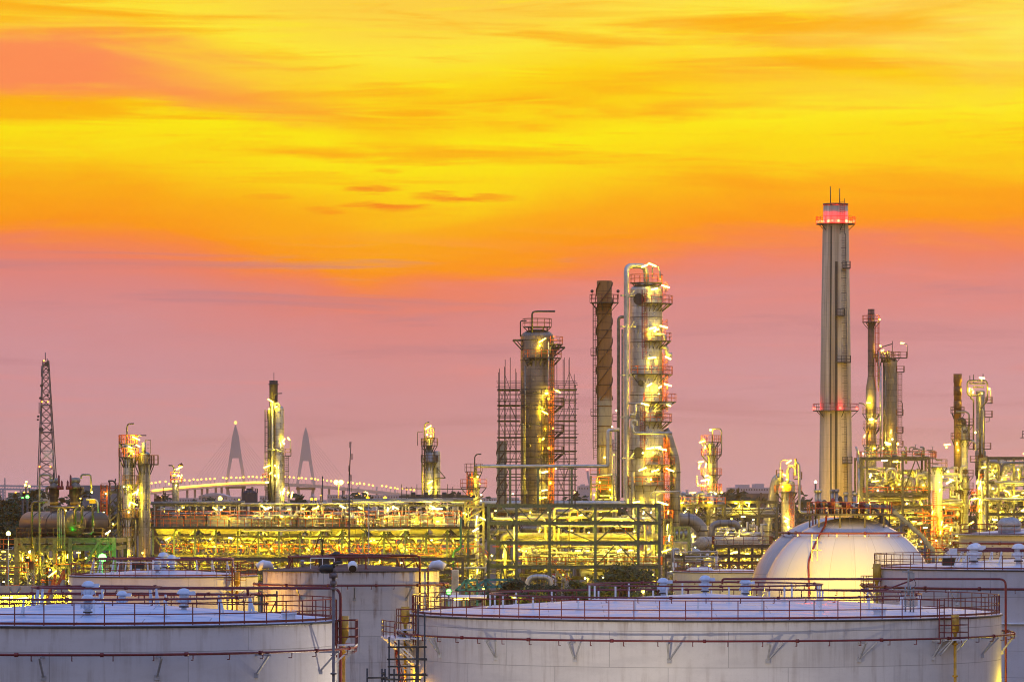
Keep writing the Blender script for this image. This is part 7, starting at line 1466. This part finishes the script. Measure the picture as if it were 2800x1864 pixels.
# lamps beyond the plant
def far_lamp(label, px, y, D, r, mat, post=12, group=None, n=1):
    t_ = thing('far_lamp', label, 'lamp', (X(px, D), D, 0), group); part('pole', MB().cyl((X(px, D), D, 0), P(px, y, D), .22, 6), DSTEEL, t_)
    for k in range(n): globe(t_, P(px + (k - (n - 1) / 2) * 13, y, D), M(r, D), mat)
    if n > 1: part('cross_arm', MB().bar(P(px - 8, y + 3, D + .5), P(px + 8, y + 3, D + .5), .3), DSTEEL, t_)
far_lamp('twin headed mast lamp glaring orange white beside the bridge end', 926, 1318, 1500, 7, LO, 12, None, 2)
for px, y, r, m_, lb in ((978, 1353, 6.5, LYB, 'round orange lamp just right of the twin headed mast'), (1000, 1350, 7, LO, 'round white orange lamp beside the thin antenna mast'), (1005, 1361, 5, LYB, 'orange lamp close under the round white one'), (1053, 1361, 5, LYB, 'low orange lamp near the cooler gantry end'), (602, 1362, 6, LO, 'orange lamp shining before the far curved roof'), (852, 1364, 3.6, LYB, 'first of two close orange lamps below the second pylon'), (863, 1364, 3.4, LYB, 'second of two close orange lamps below the second pylon'), (654, 1366, 2.6, LYB, 'small orange lamp beside the dark silo'), (811, 1364, 2.4, LYB, 'small orange lamp by the red roof'), (72, 1317, 3, LY, 'topmost lamp of the yellow cluster near the green shed'), (70, 1326, 4, LY, 'middle lamp of the yellow cluster near the green shed'), (80, 1329, 3, LY, 'side lamp of the yellow cluster near the green shed'), (43, 1346, 2.6, LYB, 'small orange lamp on the far green shed'), (66, 1346, 2.6, LYB, 'second small orange lamp on the far green shed'), (78, 1346, 2.4, LYB, 'third small orange lamp on the far green shed'), (11, 1369, 3, LYB, 'low orange lamp at the picture edge'), (2230, 1317, 4, LW, 'small white lamp on an arm left of the concrete chimney'), (877, 1354, 2.2, LYB, 'tiny orange lamp below the twin headed mast'), (439, 1359, 2.6, LYB, 'tiny orange lamp on the small brown tower')):
    far_lamp(lb, px, y, 1500 if px < 2000 else 1000, r, m_)
far_lamp('green floodlight glaring among the dark trees below the lattice tower', 75, 1358, 850, 5, LG); far_lamp('dimmer green floodlight to the left of the glaring green one', 62, 1361, 870, 3, LG); far_lamp('green floodlight at the lattice tower foot', 101, 1352, 1800, 3, LG)
# silo, sheds, blocks
D = 1150
si = thing('silo', 'dark round silo with a conical roof behind the air coolers', 'silo', (X(683, D), D, 0)); c = (X(683, D), D); r = M(21.5, D)
part('wall', MB().lathe([(r, 0), (r, Z(1347, D))], c, 32), HZD, si); part('roof', MB().lathe([(r * 1.02, Z(1347, D)), (r * .3, Z(1339, D)), (.001, Z(1338, D))], c, 32), HZD, si); part('handrail', MB().rail(arc(c, r, 0, 360, Z(1347, D), 16)[:-1], 1.1, .12, True, 4, 1), DSTEEL, si); part('roof_vent', MB().cyl((c[0], D, Z(1339, D)), (c[0], D, Z(1334, D)), .6, 8), HZD, si)
def block(name, label, D, x0, x1, y0, mat, cat='building', dp=30, roof=None, steps=(), wins=True):
    t_ = thing(name, label, cat, (X((x0 + x1) / 2, D), D, 0)); part('wall', MB().box(X(x0, D), X(x1, D), D, D + dp, 0, Z(y0, D)), mat, t_)
    for a, b_, y in steps: part('roof_block', MB().box(X(a, D), X(b_, D), D + 3, D + dp - 3, Z(y0, D) - .5, Z(y, D)), mat, t_)
    if roof == 'gable': 
        xm = (x0 + x1) / 2; z0, z1 = Z(y0, D), Z(y0 - 6, D); q = [(X(x0 - 1, D), z0), (X(xm, D), z1), (X(x1 + 1, D), z0)]
        part('roof', MB().add([(a, D - 1, z) for a, z in q] + [(a, D + dp + 1, z) for a, z in q], [(0, 2, 1), (3, 4, 5), (0, 1, 4, 3), (1, 2, 5, 4), (2, 0, 3, 5)]), HZR if 'red' in label else HZD, t_)
    if roof == 'arch':
        n = 10; q = [(X(x0 + (x1 - x0) * i / n, D), Z(y0 - 9 * math.sin(PI * i / n), D)) for i in range(n + 1)]; m_ = len(q)
        part('roof', MB().add([(a, D - 1, z) for a, z in q] + [(a, D + dp, z) for a, z in q], [tuple(range(m_ - 1, -1, -1)), tuple(range(m_, 2 * m_))] + [(i, i + 1, m_ + i + 1, m_ + i) for i in range(m_ - 1)]), mat, t_)
    if wins:
        k = int((x1 - x0) / 7)
        for i in range(k): 
            a = x0 + (i + .3) * (x1 - x0) / k; part('window', MB().box(X(a, D), X(a + 3, D), D - .12, D - .004, Z(y0 + 9, D), Z(y0 + 4, D)), HZD, t_)
    return t_
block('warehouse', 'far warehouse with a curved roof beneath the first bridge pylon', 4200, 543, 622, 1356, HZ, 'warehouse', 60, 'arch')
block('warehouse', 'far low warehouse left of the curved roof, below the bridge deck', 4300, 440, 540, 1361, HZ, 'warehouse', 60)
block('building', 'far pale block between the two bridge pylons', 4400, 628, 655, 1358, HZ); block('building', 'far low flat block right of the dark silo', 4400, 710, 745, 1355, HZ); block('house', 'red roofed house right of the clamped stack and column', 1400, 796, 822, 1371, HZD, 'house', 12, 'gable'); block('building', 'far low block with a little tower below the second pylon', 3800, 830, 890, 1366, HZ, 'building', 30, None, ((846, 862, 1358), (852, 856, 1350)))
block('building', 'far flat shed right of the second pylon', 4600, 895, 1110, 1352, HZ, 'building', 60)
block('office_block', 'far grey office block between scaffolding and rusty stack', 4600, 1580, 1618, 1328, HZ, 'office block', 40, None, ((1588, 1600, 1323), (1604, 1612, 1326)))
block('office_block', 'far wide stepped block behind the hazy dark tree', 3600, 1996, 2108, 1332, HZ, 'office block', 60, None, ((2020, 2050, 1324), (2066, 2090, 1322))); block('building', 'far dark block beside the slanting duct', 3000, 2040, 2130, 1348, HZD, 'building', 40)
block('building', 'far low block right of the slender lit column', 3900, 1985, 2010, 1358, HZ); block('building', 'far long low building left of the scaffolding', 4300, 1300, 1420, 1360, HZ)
block('warehouse', 'long grey blue warehouse behind the upright exchangers', 1700, 218, 330, 1326, simple("blue_grey_sheet", (.16, .18, .22), .6), 'warehouse', 60, None, (), False); block('shed', 'green lit shed with a rounded roof beneath the conveyor line', 1500, 14, 46, 1368, simple("pale_green_sheet", (.25, .3, .27), .6), 'shed', 30, 'arch', (), False); block('shed', 'long low green lit shed beside the lattice tower', 1550, 22, 118, 1346, MAT["pale_green_sheet"], 'shed', 30, None, (), False)
cv = thing('conveyor_gallery', 'thin elevated conveyor gallery on lattice legs at the picture edge', 'conveyor', (X(50, 1750), 1750, 0)); D = 1750; mb = MB()
for y in (1327, 1336): mb.bar(P(-60, y, D), P(130, y + 2, D), .7)
for i in range(24): mb.bar(P(-60 + i * 8, 1336, D), P(-56 + i * 8, 1327, D), .2)
part('gallery_truss', mb, HZ, cv); mb = MB()
for px in (4, 60):
    mb.bar(P(px - 4, 1336, D), (X(px - 7, D), D, 0), .5); mb.bar(P(px + 4, 1336, D), (X(px + 7, D), D, 0), .5)
    for y in range(1340, 1372, 9): mb.bar(P(px - 4, y, D), P(px + 5, y + 9, D), .25); mb.bar(P(px + 4, y, D), P(px - 5, y + 9, D), .25)
part('lattice_leg', mb, HZ, cv)
pt = thing('far_pylon', 'tiny hazy lattice mast far off at the picture edge', 'mast', (X(13, 3800), 3800, 0)); mb = MB()
for s_ in (-1, 1): mb.bar((X(13 + 4 * s_, 3800), 3800, 0), P(13 + s_, 1306, 3800), .5)
for y in range(1310, 1370, 8): mb.bar(P(11, y, 3800), P(15, y + 8, 3800), .35); mb.bar(P(15, y, 3800), P(11, y + 8, 3800), .35)
part('lattice', mb, HZ, pt)
D = 4000
cr = thing('tower_crane', 'hazy crane with a red tip behind the far office block', 'crane', (X(1608, D), D, 0)); part('boom', MB().bar(P(1615, 1330, D), P(1608, 1300, D), 2.4).bar(P(1608, 1300, D), P(1606, 1286, D), 1.8), HZ, cr); part('mast', MB().bar((X(1615, D), D, 0), P(1615, 1330, D), 2.6), HZ, cr); part('tip_light', MB().ball(P(1606, 1284, D), 1, 8), LR, cr)
D = 1000
bs = thing('small_brown_tower', 'small brown block with two stubs above the pipes left of the air coolers', 'tower', (X(430, D), D, 0)); part('block', MB().box(X(421, D), X(441, D), D, D + 3, 0, Z(1362, D)), RUST, bs); part('stub', MB().cyl(P(431, 1364, D + 1), P(431, 1353, D + 1), .3, 8).cyl(P(437, 1364, D + 1), P(438, 1357, D + 1), .25, 8), RUST, bs)
for px, y0, lb in ((937, 1342, 'slim grey vent stack beside the twin headed mast'), (2081, 1348, 'thin brown stack beside the slanting duct'), (882, 1303, 'thin hazy mast right of the second pylon')):
    t_ = thing('vent_stack', lb, 'vent stack', (X(px, 1200), 1200, 0)); part('pipe', MB().cyl((X(px, 1200), 1200, 0), P(px, y0, 1200), M(1.6, 1200), 8), RUST if px > 2000 else DSTEEL, t_); part('cap', MB().cyl(P(px, y0, 1200), P(px, y0 - 1.5, 1200), M(2.2, 1200), 8), DSTEEL, t_)

# steam plume from the vent beside the first exchanger
m = bpy.data.materials.new("steam"); m.use_nodes = True; q = NT(m.node_tree); q.N.clear(); o = q.n('ShaderNodeOutputMaterial'); v = q.n('ShaderNodeVolumePrincipled'); v.inputs['Color'].default_value = (1, .97, .93, 1)
co = q.n('ShaderNodeTexCoord').outputs['Object']; q.L.new(q.m('MULTIPLY', q.mr(q.noise(co, .8, 3), .3, .7), .55), v.inputs['Density']); v.inputs['Anisotropy'].default_value = .2; q.L.new(v.outputs[0], o.inputs['Volume'])
single('steam_plume', MB().tube([P(147, 1292, 546), P(146, 1278, 546), P(142, 1258, 546), P(133, 1240, 546), P(122, 1226, 546)], [.06, .25, .5, .8, .3], 12), m, 'thin white steam plume leaning left from a drum vent', None, P(147, 1292, 546), None, 'stuff')
part('steam_vent', MB().cyl(P(146, 1312, 546), P(147, 1293, 546), .1, 8), DSTEEL, hd1)

# ================================================================== air
m = bpy.data.materials.new("evening_haze"); m.use_nodes = True; q = NT(m.node_tree); q.N.clear(); o = q.n('ShaderNodeOutputMaterial'); v = q.n('ShaderNodeVolumePrincipled')
v.inputs['Color'].default_value = (.98, .75, .46, 1); v.inputs['Density'].default_value = 5.5e-5; v.inputs['Anisotropy'].default_value = .75; q.L.new(v.outputs[0], o.inputs['Volume'])
try: m.cycles.homogeneous_volume = True
except Exception: pass
single('haze', MB().box(-2600, 2600, -300, 7600, -1, 130), m, 'thin evening haze over the whole plant', None, (0, 0, 0), None, 'stuff')
